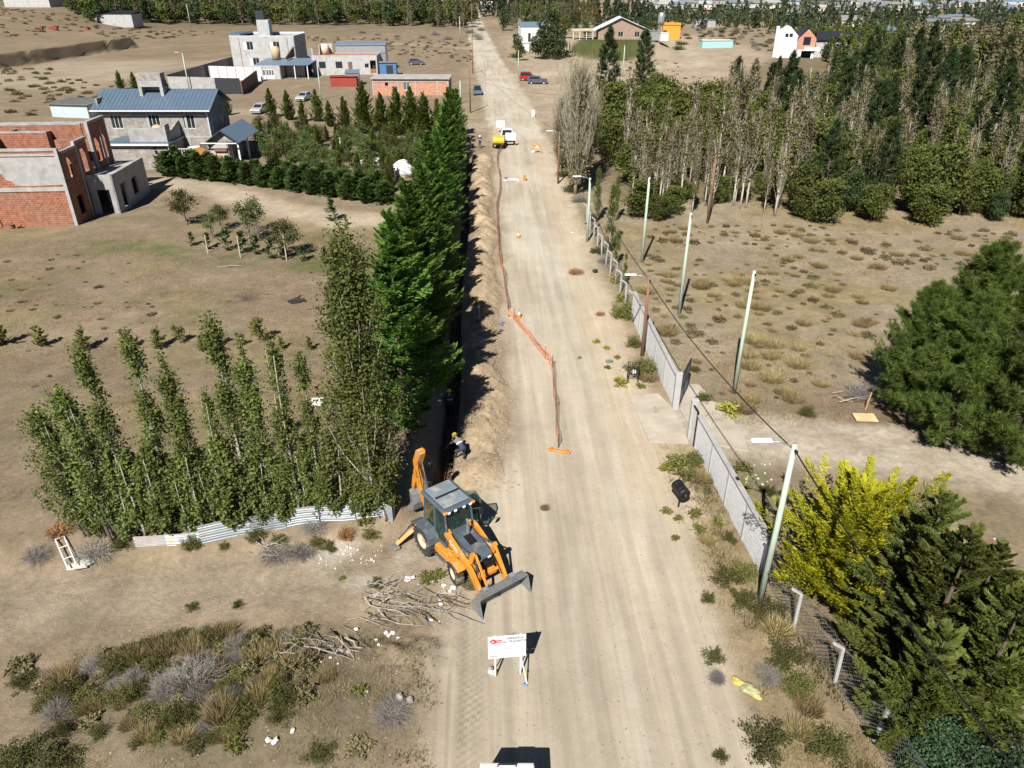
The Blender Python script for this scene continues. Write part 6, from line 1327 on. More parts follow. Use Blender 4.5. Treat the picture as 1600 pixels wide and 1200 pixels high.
for a, b, q in scatter([(0, 395), (180, 400), (300, 440), (480, 440), (500, 500), (300, 520), (0, 640)], 1.35, 33):
    if RS.rand() > .55 * fbm(a * .2, b * .25, 3, 67) * (1.7 if q[0] < 260 else .8): continue
    r = .10 + .34 * RS.rand() ** 1.6
    low('dry_tuft', (SH_CUSH[2], SH_DARK[0], SH_STRAW[0])[n % 3], gpt(a, b), r, r * .6, 'low dry tuft scattered over the brown paddock', 'shrub', 'tufts on the paddock'); n += 1
n = 0
for a, b, q in scatter([(0, 100), (60, 98), (140, 130), (230, 140), (260, 150), (150, 170), (0, 190)], 3.6, 34, x0=-160):
    if RS.rand() < .55: r = .6 + .7 * RS.rand(); low('hill_shrub', (SH_DARK[0], SH_CUSH[2], SH_CUSH[0])[n % 3], gpt(a, b), r, r * .7, 'dark shrub on the slope behind the brick house', 'shrub', 'shrubs on the left slope'); n += 1
n = 0
for a, b, q in scatter([(0, 60), (0, 12), (100, 22), (240, 45), (350, 50), (300, 60), (180, 62), (120, 50)], 5.5, 35, x0=-260):
    if RS.rand() < .6: r = .8 + .8 * RS.rand(); low('hill_shrub', (SH_DARK[0], SH_CUSH[2], SH_CUSH[0], SH_STRAW[0])[n % 4], gpt(a, b), r, r * .6, 'brown-olive scrub on the rise behind the levelled yard', 'shrub', 'scrub behind the levelled yard'); n += 1
n = 0
for a, b, q in scatter([(460, 55), (600, 60), (740, 66), (740, 100), (610, 84), (480, 62)], 4.6, 36):
    if RS.rand() < .7: r = .5 + .5 * RS.rand(); low('field_shrub', (SH_CUSH[2], SH_CUSH[0])[n % 2], gpt(a, b), r, r * .7, 'small brown shrub dotting the dry field behind the houses', 'shrub', 'shrubs on the dry field'); n += 1
n = 0
for a, b, q in scatter([(1060, 58), (1100, 44), (1220, 50), (1290, 62), (1290, 80), (1210, 85), (1130, 72)], 6.0, 37):
    if RS.rand() < .75: r = 1.0 + 1.0 * RS.rand(); low('scrub', (SH_CUSH[2], SH_DARK[0], SH_TWIG[0])[n % 3], gpt(a, b), r, r * .7, 'grey-brown scrub on the flat beside the modern house', 'shrub', 'scrub by the modern house'); n += 1
n = 0
for a, b, q in scatter([(960, 95), (1060, 95), (1130, 150), (1010, 150), (900, 140)], 3.6, 38):
    if RS.rand() < .3: r = .35 + .4 * RS.rand(); low('sand_tuft', SH_CUSH[n % 3], gpt(a, b), r, r * .7, 'small tuft on the sandy slope below the lawn', 'shrub', 'tufts on the sandy slope'); n += 1
# ---------------------------------------------------------------- machines and vehicles
YEL = mat('digger_orange', (0.60, 0.235, 0.025), 0.5, 0.14, 2.5, 0.05, spec=0.4, stain=((0.42, 0.29, 0.16), 2.6, 0.55))
DGREY = mat('digger_grey', (0.075, 0.095, 0.115), 0.55, 0.2, 2.5, 0.05, stain=((0.22, 0.21, 0.18), 1.6, 0.58))
STEEL = mat('worn_steel', (0.23, 0.245, 0.255), 0.55, 0.25, 3, 0.1, metal=0.35, stain=((0.34, 0.29, 0.22), 2.0, 0.56))
CHROME = mat('chrome', (0.7, 0.7, 0.72), 0.15, 0.03, 2, 0, metal=1.0)
RUBBER = mat('rubber', (0.035, 0.035, 0.036), 0.9, 0.25, 5, 0.2, stain=((0.20, 0.17, 0.13), 3.0, 0.52))
RIMC = mat('rim_cream', (0.50, 0.42, 0.28), 0.7, 0.15, 3, 0.05)
LAMP = mat('amber_lamp', (0.75, 0.24, 0.02), 0.3, 0.05, 2, 0)
LENS = mat('lamp_lens', (0.75, 0.75, 0.73), 0.15, 0.03, 2, 0)
def glass_clear():
    m, nt, N, L, b = _nt('cab_glass')
    b.inputs['Base Color'].default_value = (0.05, 0.09, 0.08, 1); b.inputs['Roughness'].default_value = 0.05
    t = N.new('ShaderNodeBsdfTransparent'); t.inputs[0].default_value = (0.55, 0.72, 0.66, 1); mx = N.new('ShaderNodeMixShader'); mx.inputs[0].default_value = 0.62
    L.new(b.outputs[0], mx.inputs[1]); L.new(t.outputs[0], mx.inputs[2]); L.new(mx.outputs[0], N['Material Output'].inputs[0]); return m
CABG = glass_clear()
def text_mesh(s, size, m, name='lettering', ext=0.004, font_scale=(1, 1), bold=0.0):
    cu = bpy.data.curves.new(name, 'FONT'); cu.body = s; cu.size = size; cu.align_x = 'CENTER'; cu.align_y = 'CENTER'; cu.extrude = ext; cu.offset = bold; cu.resolution_u = 2
    o = bpy.data.objects.new(name, cu); COL.objects.link(o); dg = bpy.context.evaluated_depsgraph_get()
    me = bpy.data.meshes.new_from_object(o.evaluated_get(dg)); bpy.data.objects.remove(o); bpy.data.curves.remove(cu)
    me.materials.clear(); me.materials.append(m); me.name = name; return me
def tyre_mesh(r, w, lugs=0):
    mb = MB(); h = w / 2
    mb.lathe([(r * .55, -h * .9), (r * .86, -h), (r * .97, -h * .82), (r, -h * .4), (r, h * .4), (r * .97, h * .82), (r * .86, h), (r * .55, h * .9)], (0, 0, 0), 24, 'y')
    for k in range(lugs):
        a = 2 * math.pi * k / lugs
        for s in (-1, 1):
            aa = a + (math.pi / lugs if s > 0 else 0); mb.box((math.cos(aa) * r * 1.005, s * h * .45, math.sin(aa) * r * 1.005), (.055, h * 1.0, .07), ry=-aa, rz=0)
    return mb.mesh('tyre', RUBBER, False)
def rim_mesh(r, w, m):
    mb = MB(); h = w / 2
    mb.lathe([(0, -h * .35), (r * .22, -h * .4), (r * .25, -h * .2), (r * .45, -h * .15), (r * .5, -h * .75), (r * .575, -h * .85), (r * .575, h * .85), (r * .5, h * .75), (r * .45, h * .15), (r * .25, h * .2), (r * .22, h * .4), (0, h * .35)], (0, 0, 0), 18, 'y')
    return mb.mesh('rim', m, True)
def backhoe():
    rz = R(-55); ox, oy = -1.42, 23.2
    gz = ground(ox, oy)
    root = empty('backhoe_loader', (ox, oy, gz - .03), rz, 'orange and grey backhoe loader with an open cab door and lowered front bucket', 'digger')
    # wheels
    tr, tf = tyre_mesh(.66, .46, 20), tyre_mesh(.47, .34, 18); rr, rf = rim_mesh(.66, .46, RIMC), rim_mesh(.47, .34, RIMC)
    for x, y, t, rm, r in ((-1.12, -.86, tr, rr, .66), (-1.12, .86, tr, rr, .66), (1.1, -.84, tf, rf, .47), (1.1, .84, tf, rf, .47)):
        w = bpy.data.objects.new('wheel', None); COL.objects.link(w); w.parent = root; w.location = (x, y, r); w.empty_display_size = .2
        if r < .6: w.rotation_euler = (0, 0, R(-9))
        link('tyre', t, w); link('rim', rm, w)
    ch = MB(); ch.cbox((.1, 0, .78), (3.6, .62, .42), .04); ch.cbox((1.1, 0, .52), (.28, 1.3, .2), .04); ch.cbox((-1.12, 0, .66), (.4, 1.4, .34), .05); ch.ob('chassis', YEL, root)
    for s in (-1, 1):
        st = MB(); st.cbox((-.05, s * .66, .72), (1.05, .36, .42), .05); st.cbox((.62, s * .60, .86), (.5, .3, .28), .05); o = st.ob('side_tank', YEL, root)
        sp = MB(); sp.cbox((.0, s * .86, .45), (.7, .12, .06), .02); sp.ob('footstep', DGREY, o)
        fb = MB(); fb.prism([(-1.95, .95), (-1.85, 1.25), (-1.5, 1.45), (-.75, 1.45), (-.42, 1.2), (-.36, .92), (-.46, .92), (-.55, 1.12), (-.8, 1.36), (-1.45, 1.36), (-1.75, 1.18), (-1.85, .95)], 'y', s * .64, s * 1.1); fb.ob('rear_fender', DGREY, root)
        ff = MB(); ff.prism([(.62, .85), (.72, 1.02), (1.1, 1.08), (1.45, 1.0), (1.55, .88), (1.48, .86), (1.1, 1.0), (.75, .95)], 'y', s * .66, s * 1.0); ff.ob('front_fender', YEL, root)
    # hood
    hd = MB(); hd.prism([(.12, .95), (.12, 1.72), (.5, 1.74), (1.55, 1.52), (1.86, 1.40), (1.92, 1.15), (1.92, .8), (1.2, .8)], 'y', -.40, .40); hood = hd.ob('hood', DGREY, root)
    hs = MB()
    for s in (-1, 1): hs.prism([(.14, .9), (.14, 1.5), (1.5, 1.30), (1.88, 1.1), (1.88, .78)], 'y', s * .405, s * .43)
    hs.ob('hood_side', YEL, hood)
    gr = MB()
    for k in range(6): gr.box((1.93, 0, .86 + .09 * k), (.03, .72, .045))
    gr.ob('grille', BLACKM, hood)
    hp = MB(); hp.box((.95, 0, 1.655), (.5, .34, .03), ry=R(11)); hp.ob('hood_panel', BLACKM, hood)
    ex = MB(); ex.tube([(.62, .12, 1.68), (.62, .12, 2.28), (.56, .12, 2.36)], [.05, .05, .045], 8); ex.tube([(.62, .12, 1.68), (.62, .12, 2.0)], .075, 8); ex.ob('exhaust', STEEL, root)
    for s in (-.22, .22): l = MB(); l.cbox((1.93, s, 1.34), (.05, .16, .1), .02); l.ob('headlight', LENS, hood)
    # cab
    fl = MB(); fl.cbox((-.72, 0, .98), (1.7, 1.3, .16), .03); fl.ob('cab_floor', DGREY, root)
    P = {}
    cabp = [((.14, .62), (.10, .60)), ((-.62, .66), (-.62, .64)), ((-1.5, .62), (-1.42, .6))]
    for s in (-1, 1):
        for (b, t) in cabp:
            pm = MB(); pm.tube([(b[0], s * b[1], 1.05), (b[0] * 1.0 + (.08 if b[0] > 0 else 0), s * b[1], 1.65), (t[0], s * t[1], 2.68)], .045, 5); pm.ob('cab_post', DGREY, root)
    rf_ = MB(); rf_.cbox((-.66, 0, 2.76), (1.82, 1.48, .17), .07); roof = rf_.ob('cab_roof', DGREY, root)
    rp = MB(); rp.cbox((-.70, 0, 2.862), (1.5, 1.16, .045), .02); pn = rp.ob('roof_panel', mat('dusty_roof', (0.17, 0.21, 0.24), .6, .2, 2, .05, stain=((.33, .33, .29), 1.7, .50)), roof)
    rb = MB(); rb.cbox((-.66, 0, 2.90), (.09, 1.1, .05), .015); rb.ob('roof_bar', BLACKM, roof)
    for y in (-.5, -.2, .2, .5): w = MB(); w.cbox((.27, y, 2.73), (.07, .13, .09), .02); w.ob('work_light', LENS, roof)
    for y in (-.66, .66): w = MB(); w.cbox((.22, y * .96, 2.75), (.14, .2, .11), .03); w.ob('indicator', LAMP, roof)
    gl = MB(); gl.add([(.15, -.56, 1.6), (.15, .56, 1.6), (.11, .55, 2.64), (.11, -.55, 2.64)], [(0, 1, 2, 3)]); gl.add([(.152, -.56, 1.58), (.152, .56, 1.58), (.155, .56, 1.1), (.155, -.56, 1.1)], [(3, 2, 1, 0)]); gl.ob('windscreen', CABG, root)
    for (x0, x1) in ((.08, -.58), (-.66, -1.42)):
        g = MB(); g.add([(x0, -.645, 1.1), (x1, -.645, 1.1), (x1, -.625, 2.64), (x0, -.625, 2.64)], [(3, 2, 1, 0)]); g.ob('side_window', CABG, root)
    g = MB(); g.add([(-.66, .645, 1.45), (-1.42, .645, 1.45), (-1.42, .625, 2.64), (-.66, .625, 2.64)], [(0, 1, 2, 3)]); g.ob('side_window', CABG, root)
    g = MB(); g.add([(-1.47, -.58, 1.3), (-1.47, .58, 1.3), (-1.42, .56, 2.64), (-1.42, -.56, 2.64)], [(3, 2, 1, 0)]); g.ob('rear_window', CABG, root)
    # seat, wheel
    se = MB(); se.cbox((-.85, 0, 1.38), (.5, .5, .14), .05); se.cbox((-1.08, 0, 1.75), (.14, .48, .65), .05); se.cbox((-.85, 0, 1.2), (.3, .3, .3), .03); se.ob('seat', BLACKM, root)
    sw = MB(); sw.tube([(-.05, 0, 1.1), (-.28, 0, 1.68)], .04, 6); pts = [(-.28 + .17 * math.cos(a) * .8, .19 * math.sin(a), 1.68 + .1 * math.cos(a)) for a in [k * math.pi / 8 for k in range(17)]]; sw.tube(pts, .016, 5, False); sw.ob('steering_wheel', BLACKM, root)
    # open left door with its glass, swung right forward
    dr = bpy.data.objects.new('door', None); COL.objects.link(dr); dr.parent = root; dr.location = (-.64, .68, 1.08); dr.rotation_euler = (0, 0, R(62)); dr.empty_display_size = .2
    f = MB(); pth = [(0, 0, .05), (.72, 0, .05), (.80, 0, .5), (.74, 0, 1.2), (.55, 0, 1.6), (0, 0, 1.6), (0, 0, .05)]; f.tube(pth, .035, 5, False); f.tube([(0, 0, .62), (.8, 0, .62)], .025, 5); f.ob('door_frame', DGREY, dr)
    g = MB(); g.add([(0.02, 0, .06), (.7, 0, .06), (.78, 0, .5), (.72, 0, 1.18), (.54, 0, 1.57), (.02, 0, 1.57)], [(0, 1, 2, 3, 4, 5)]); g.ob('door_glass', CABG, dr)
    h = MB(); h.tube([(.7, .06, .7), (.7, .09, .8), (.7, .06, .9)], .015, 5); h.cbox((.45, .08, .35), (.3, .05, .2), .02); h.ob('door_handle', BLACKM, dr)
    d2 = bpy.data.objects.new('rear_door_window', None); COL.objects.link(d2); d2.parent = root; d2.location = (-.66, .66, 1.5); d2.rotation_euler = (0, 0, R(118))
    f = MB(); f.tube([(0, 0, 0), (-.72, 0, 0), (-.72, 0, 1.08), (0, 0, 1.08), (0, 0, 0)], .028, 5, False); f.ob('window_frame', DGREY, d2)
    mi = MB(); mi.tube([(.12, .66, 2.3), (.3, .95, 2.35), (.3, .95, 2.2)], .015, 5); mi.cbox((.3, .97, 2.15), (.05, .22, .3), .02); mi.ob('mirror', BLACKM, root)
    gh = MB(); gh.tube([(.2, .66, 1.2), (.34, .7, 1.25), (.34, .7, 1.8), (.2, .66, 1.85)], .015, 5); gh.ob('grab_rail', BLACKM, root)
    # loader arms, links, cylinders, bucket
    for s in (-1, 1):
        y = s * .62
        a = MB(); a.prism([(.10, 1.62), (.16, 1.80), (.42, 1.80), (1.55, 1.34), (1.98, 1.10), (2.72, .30), (2.62, .14), (2.42, .24), (1.75, .92), (1.35, 1.12), (.35, 1.52)], 'y', y - .07, y + .07); arm = a.ob('loader_arm', YEL, root)
        k = MB(); k.prism([(1.55, 1.2), (1.85, 1.3), (2.05, 1.85), (1.92, 1.92), (1.80, 1.84)], 'y', y - s * .10 - .035, y - s * .10 + .035); k.ob('bellcrank', YEL, arm)
        t = MB(); t.tube([(1.98, y - s * .16, 1.84), (2.72, y - s * .16, .78)], .055, 6); t.ob('tilt_link', YEL, arm)
        c = MB(); c.tube([(.75, y - s * .1, 1.42), (1.42, y - s * .1, 1.62)], .06, 8); o = c.ob('tilt_cylinder', DGREY, arm); c = MB(); c.tube([(1.42, y - s * .1, 1.62), (1.94, y - s * .1, 1.80)], .032, 8); c.ob('piston_rod', CHROME, o)
        c = MB(); c.tube([(.55, y, .95), (1.25, y - s * .02, .86)], .065, 8); o = c.ob('lift_cylinder', DGREY, arm); c = MB(); c.tube([(1.25, y - s * .02, .86), (1.78, y, .80)], .035, 8); c.ob('piston_rod', CHROME, o)
        hz = MB()
        for q in range(3): hz.tube([(1.45, y - s * (.10 + .03 * q), 1.35), (1.95, y - s * (.2 + .02 * q), 1.2), (2.2, y - s * .16, .9), (2.35, y - s * .12, .62)], .014, 4)
        hz.ob('hydraulic_hose', BLACKM, arm)
        tw = MB(); tw.prism([(.0, 1.0), (.0, 1.78), (.18, 1.88), (.36, 1.80), (.40, 1.0)], 'y', y - s * .12 - .03, y - s * .12 + .03); tw.prism([(.0, 1.0), (.0, 1.78), (.18, 1.88), (.36, 1.80), (.40, 1.0)], 'y', y + s * .12 - .03, y + s * .12 + .03) if False else None; tw.ob('arm_tower', YEL, root)
    ct = MB(); ct.tube([(2.06, -.62, .70), (2.06, .62, .70)], .07, 8); ct.cbox((2.0, 0, .66), (.24, .9, .22), .03); ct.ob('cross_tube', YEL, root)
    tx = text_mesh('CASE', .26, WHITE, bold=.006)
    for s in (-1, 1): link('lettering', tx, root, (.78, s * .695, 1.52), (R(90), R(21 if s < 0 else -21), 0 if s < 0 else R(180)))
    b = bpy.data.objects.new('front_bucket', None); COL.objects.link(b); b.parent = root; b.location = (2.55, 0, .0); b.rotation_euler = (0, R(16), 0)
    prof = [(.95, .02), (.45, .02), (.16, .10), (.02, .32), (.02, .58), (.14, .82), (.40, .96)]
    inn = [(u + .03 * (1 if i < 2 else .6), v + .03 if i < 3 else v - .0) for i, (u, v) in enumerate(prof)]
    inn = [(.95, .045), (.46, .05), (.19, .13), (.055, .33), (.055, .57), (.165, .795), (.41, .93)]
    sh = MB(); n = len(prof); W = 1.12
    vs = [(u, -W, v) for u, v in prof] + [(u, W, v) for u, v in prof] + [(u, -W, v) for u, v in inn] + [(u, W, v) for u, v in inn]
    fs = []
    for i in range(n - 1): fs += [(i, i + 1, n + i + 1, n + i), (2 * n + i, 3 * n + i, 3 * n + i + 1, 2 * n + i + 1)]
    fs += [(0, n, 3 * n, 2 * n), (n - 1, 3 * n - 1, 4 * n - 1, 2 * n - 1)]; sh.add(vs, fs)
    sh.ob('bucket_shell', STEEL, b)
    for s in (-1, 1): e = MB(); e.prism(prof, 'y', s * (W - .001), s * (W + .035)); e.ob('bucket_side', STEEL, b)
    lip = MB(); lip.box((.98, 0, .03), (.16, 2.28, .035)); lip.ob('cutting_edge', DGREY, b)
    tpl = MB(); tpl.box((.24, 0, .95), (.42, 2.22, .03), ry=R(-28)); 
    for y in (-.62, .62): tpl.prism([(-.12, .25), (.04, .25), (.04, .7), (.2, .86), (-.02, .95), (-.12, .6)], 'y', y - .12, y + .12)
    tpl.ob('bucket_mount', STEEL, b)
    # rear: kingpost, boom, dipper, bucket, stabilisers
    kp = MB(); kp.cbox((-1.86, 0, .8), (.3, 1.9, .5), .04); kp.cbox((-2.1, 0, .9), (.4, .5, .75), .05); kp.ob('rear_frame', YEL, root)
    bm = MB(); bm.prism([(-2.05, .95), (-2.32, 1.05), (-2.95, 2.2), (-3.05, 3.25), (-2.72, 3.95), (-2.50, 3.95), (-2.50, 3.7), (-2.78, 3.15), (-2.68, 2.3), (-2.1, 1.25)], 'y', -.16, .16); boom = bm.ob('boom', YEL, root)
    bc = MB(); bc.tube([(-2.1, 0, 1.5), (-2.42, 0, 2.6)], .09, 8); o = bc.ob('boom_cylinder', DGREY, boom); bc = MB(); bc.tube([(-2.42, 0, 2.6), (-2.66, 0, 3.55)], .045, 8); bc.ob('piston_rod', CHROME, o)
    hs2 = MB()
    for q in (-.12, 0, .12): hs2.tube([(-2.1, q, 1.3), (-2.5, q, 2.3), (-2.66, q, 3.1), (-2.6, q, 3.8)], .02, 4)
    hs2.ob('hydraulic_hose', BLACKM, boom)
    tx2 = text_mesh('CASE', .17, BLACKM)
    link('lettering', tx2, boom, (-2.80, -.165, 2.7), (R(90), R(86), 0))
    dp = MB(); dp.prism([(-2.66, 4.0), (-2.45, 3.85), (-3.05, 2.1), (-3.3, 1.55), (-3.45, 1.6), (-3.25, 2.4)], 'y', -.12, .12); dip = dp.ob('dipper', YEL, root)
    bk = MB(); bk.prism([(-3.35, 1.62), (-3.15, 1.4), (-3.0, 1.0), (-3.1, .6), (-3.4, .45), (-3.62, .6), (-3.35, .75), (-3.3, 1.1)], 'y', -.3, .3)
    for k in range(4): bk.box((-3.68, -.24 + .16 * k, .57), (.16, .06, .06), ry=.4)
    bk.ob('rear_bucket', STEEL, dip)
    for s in (-1, 1):
        sb = MB(); sb.tube([(-1.95, s * .8, .75), (-2.05, s * 1.75, .22)], .11, 4); sg = sb.ob('stabiliser', YEL, root); f = MB(); f.cbox((-2.05, s * 1.82, .1), (.4, .3, .12), .03); f.ob('stabiliser_foot', STEEL, sg)
        f = MB(); f.tube([(-1.95, s * .72, 1.05), (-2.0, s * 1.15, .8)], .07, 8); f.tube([(-2.0, s * 1.15, .8), (-2.05, s * 1.65, .42)], .04, 8); f.ob('stabiliser_cylinder', CHROME if s < 0 else DGREY, sg)
backhoe()

# ---- cars
def paint(name, col, metal=0.3): return mat(name, col, 0.3, 0.05, 2, 0.0, metal=metal, spec=0.5)
PSIL, PDK, PRED, PWH, PBL = paint('silver_paint', (0.48, 0.50, 0.52)), paint('dark_grey_paint', (0.10, 0.115, 0.135)), paint('red_car_paint', (0.36, 0.02, 0.025), .1), paint('white_car_paint', (0.74, 0.74, 0.73), 0), paint('blue_grey_paint', (0.13, 0.18, 0.26))
ALLOY = mat('alloy', (0.5, 0.5, 0.5), .35, .05, 2, 0, metal=.7)
def car(name, p, rz, m, label, L=4.3, W=1.75, H=1.45, kind='hatch', cat='car'):
    root = empty(name, p, rz, label, cat); h = L / 2; w = W / 2
    if kind == 'hatch': low_ = [(-h, .35), (-h, .75), (-h + .08, .95), (h - 1.15, .95), (h - .2, .80), (h, .6), (h, .3)]; cab = [(-h + .12, .95), (-h + .55, H), (h - 2.0, H), (h - 1.15, .95)]
    elif kind == 'suv': low_ = [(-h, .4), (-h, .95), (-h + .05, 1.05), (h - 1.25, 1.05), (h - .15, .95), (h, .7), (h, .35)]; cab = [(-h + .06, 1.05), (-h + .3, H), (h - 1.9, H), (h - 1.2, 1.05)]
    elif kind == 'pickup': low_ = [(-h, .5), (-h, 1.02), (h - 1.5, 1.02), (h - .15, .98), (h, .75), (h, .4)]; cab = [(-h + 1.75, 1.02), (-h + 1.9, H), (h - 2.1, H), (h - 1.4, 1.02)]
    b = MB()
    # wheel arches cut into the lower outline
    xr_, xf_, wr = -h + .85, h - .85, .36
    arc = lambda cx: [(cx + wr * math.cos(t), .34 + wr * math.sin(t)) for t in [math.pi * k / 6 for k in range(7)]]
    out = low_ + [(h, .3)] + [(xf_ + wr, .28)] + arc(xf_) + [(xr_ + wr, .28)] + arc(xr_) + [(-h, .3)]
    b.prism(out, 'y', -w, w); b.ob('body', m, root)
    c = MB(); n = len(cab); t_ = w * .80; vs = [(u, -(w - .05) if v < 1.1 else -t_, v) for u, v in cab] + [(u, (w - .05) if v < 1.1 else t_, v) for u, v in cab]
    c.add(vs, [(3, 2, 1, 0), (4, 5, 6, 7), (0, 1, 5, 4), (1, 2, 6, 5), (2, 3, 7, 6)]); c.ob('cabin', m, root)
    def pane(a, b_, c_, d, nm):
        q = [Vector(v) for v in (a, b_, c_, d)]; cen = sum(q, Vector()) / 4; nn = (q[1] - q[0]).cross(q[3] - q[0]).normalized()
        if nn.dot(cen - Vector((0, 0, 1))) < 0: nn = -nn
        g = MB(); pts = [cen + (v - cen) * .86 + nn * .012 for v in q]; g.add(pts + [v - nn * .008 for v in pts], [(0, 1, 2, 3), (7, 6, 5, 4), (0, 4, 5, 1), (1, 5, 6, 2), (2, 6, 7, 3), (3, 7, 4, 0)]); g.ob(nm, GLASS, root)
    pane(vs[2], vs[3], vs[7], vs[6], 'windscreen'); pane(vs[0], vs[1], vs[5], vs[4], 'rear_window')
    for k in (0, 4): pane(vs[k], vs[k + 1], vs[k + 2], vs[k + 3], 'side_window')
    ty, rm = tyre_mesh(.33, .22), rim_mesh(.33, .22, ALLOY)
    for x in (xr_, xf_):
        for y in (-w + .1, w - .1):
            o = bpy.data.objects.new('wheel', None); COL.objects.link(o); o.parent = root; o.location = (x, y, .33); link('tyre', ty, o); link('rim', rm, o)
    for y in (-w + .28, w - .28):
        l = MB(); l.cbox((h - .03, y, .68), (.1, .32, .14), .03); l.ob('headlight', LENS, root); l = MB(); l.cbox((-h + .02, y, .8), (.08, .22, .2), .02); l.ob('tail_light', REDP, root)
        l = MB(); l.cbox((h - 1.55, y * 1.36, 1.0), (.12, .16, .12), .03); l.ob('mirror', m, root)
    for x in (h, -h): l = MB(); l.cbox((x, 0, .48), (.1, W * .92, .16), .04); l.ob('bumper', DGREY, root)
    if kind == 'pickup':
        l = MB(); l.bbox((-h + .1, -w + .1, 1.021), (-h + 1.7, w - .1, 1.05)); l.ob('load_bed', BLACKM, root)
        for y in (-w + .05, w - .05): l = MB(); l.bbox((-h, y - .04, 1.0), (-h + 1.74, y + .04, 1.14)); l.ob('bed_side', m, root)
    return root
car('silver_car', gp(406, 176), R(-97), PSIL, 'silver hatchback parked facing the camera on the yard road')
car('silver_car', gp(475, 157), R(-100), PSIL, 'second silver car in the shade of the yard trees', 4.2)
car('dark_car', gp(651, 101), R(-6), PDK, 'dark blue-grey car behind the yard fence', 4.4, 1.75, 1.5)
car('blue_pickup', gp(746, 147), R(92), PBL, 'blue-grey pickup parked at the roadside below the poles', 4.8, 1.75, 1.7, 'pickup', 'pickup')
car('grey_suv', gp(840, 131), R(-6), PDK, 'dark grey station car parked in front of the red one', 4.5, 1.8, 1.6, 'suv')
car('red_van', gp(833, 128) + Vector((-.8, 2.6, 0)), R(-8), PRED, 'dark red van behind the grey car', 4.4, 1.75, 1.85, 'suv', 'van')
tk = car('white_pickup', gp(789, 226) + Vector((.4, 2.0, 0)), R(86), PWH, 'white pickup with a dark rear window beside the trench end', 5.2, 1.85, 1.85, 'pickup', 'pickup')
car('white_truck', gp(202, 33), R(20), PWH, 'white pickup beside the reddish shed at upper left', 5.4, 1.9, 2.1, 'pickup', 'pickup')
car('blue_truck', gp(190, 35), R(10), PBL, 'blue vehicle parked left of the white one at upper left', 5.0, 1.9, 1.8, 'suv', 'car')
def trailer():
    p = gp(780, 231); root = empty('site_trailer', p, R(84), 'yellow covered compressor trailer hitched behind the white pickup', 'trailer')
    YP = mat('yellow_plastic', (0.72, 0.42, 0.03), .5, .1, 2, .03)
    b = MB(); b.prism([(-1.2, .85), (-1.3, 1.15), (-.9, 1.55), (.7, 1.6), (1.2, 1.2), (1.2, .85)], 'y', -.75, .75); b.ob('hood', YP, root)
    c = MB(); c.cbox((0, 0, .7), (2.7, 1.5, .14), .03); c.tube([(1.3, 0, .7), (2.4, 0, .6)], .05, 6); c.ob('frame', BLACKM, root)
    ty, rm = tyre_mesh(.34, .22), rim_mesh(.34, .22, ALLOY)
    for y in (-.82, .82):
        o = bpy.data.objects.new('wheel', None); COL.objects.link(o); o.parent = root; o.location = (-.1, y, .34); link('tyre', ty, o); link('rim', rm, o)
    for y in (-.55, .55): l = MB(); l.cbox((-1.36, y, .72), (.06, .25, .12), .02); l.ob('tail_light', REDP, root)
trailer()
def near_van():
    x, y = .22, 10.52; root = empty('white_van', (x, y, ground(x, y)), R(88), 'white vehicle with a roof rack just cut off by the bottom edge', 'van')
    b = MB(); b.prism([(-2.3, .4), (-2.38, 1.0), (-2.3, 1.05), (1.6, 1.08), (2.38, 1.04), (2.4, .4), (1.9, .3), (1.75, .65), (1.25, .65), (1.1, .3), (-1.1, .3), (-1.25, .65), (-1.75, .65), (-1.9, .3)], 'y', -.9, .9); b.ob('body', PWH, root)
    c = MB(); vs = [(-2.3, -.86, 1.05), (-2.0, -.74, 1.86), (2.25, -.74, 1.86), (2.34, -.86, 1.05)]; vs += [(a, -b_, d) for a, b_, d in vs]
    c.add(vs, [(3, 2, 1, 0), (4, 5, 6, 7), (0, 1, 5, 4), (1, 2, 6, 5), (2, 3, 7, 6), (0, 4, 7, 3)]); c.ob('cabin', PWH, root)
    g = MB(); g.add([(2.285, -.66, 1.72), (2.285, .66, 1.72), (2.352, .76, 1.12), (2.352, -.76, 1.12)], [(0, 1, 2, 3)]); g.ob('rear_window', GLASS, root)
    ro = MB(); ro.cbox((.1, 0, 1.89), (4.2, 1.5, .07), .03); rf = ro.ob('roof', PWH, root)
    for yy in (-.66, .66): r = MB(); r.tube([(-1.5, yy, 1.92), (-1.4, yy, 1.99), (1.9, yy, 1.99), (2.0, yy, 1.92)], .02, 5); r.ob('roof_rail', BLACKM, rf)
    r = MB(); r.tube([(2.1, -.25, 1.92), (2.12, -.25, 2.0), (2.12, .25, 2.0), (2.1, .25, 1.92)], .025, 6); r.ob('roof_handle', BLACKM, rf)
    ty, rm = tyre_mesh(.36, .24), rim_mesh(.36, .24, ALLOY)
    for xx in (-1.5, 1.5):
        for yy in (-.8, .8):
            o = bpy.data.objects.new('wheel', None); COL.objects.link(o); o.parent = root; o.location = (xx, yy, .36); link('tyre', ty, o); link('rim', rm, o)
    for yy in (-1.0, 1.0): m = MB(); m.tube([(-.9, yy * .85, 1.2), (-.9, yy, 1.25)], .03, 5); m.cbox((-.9, yy * 1.05, 1.3), (.08, .16, .24), .03); m.ob('mirror', BLACKM, root)
near_van()

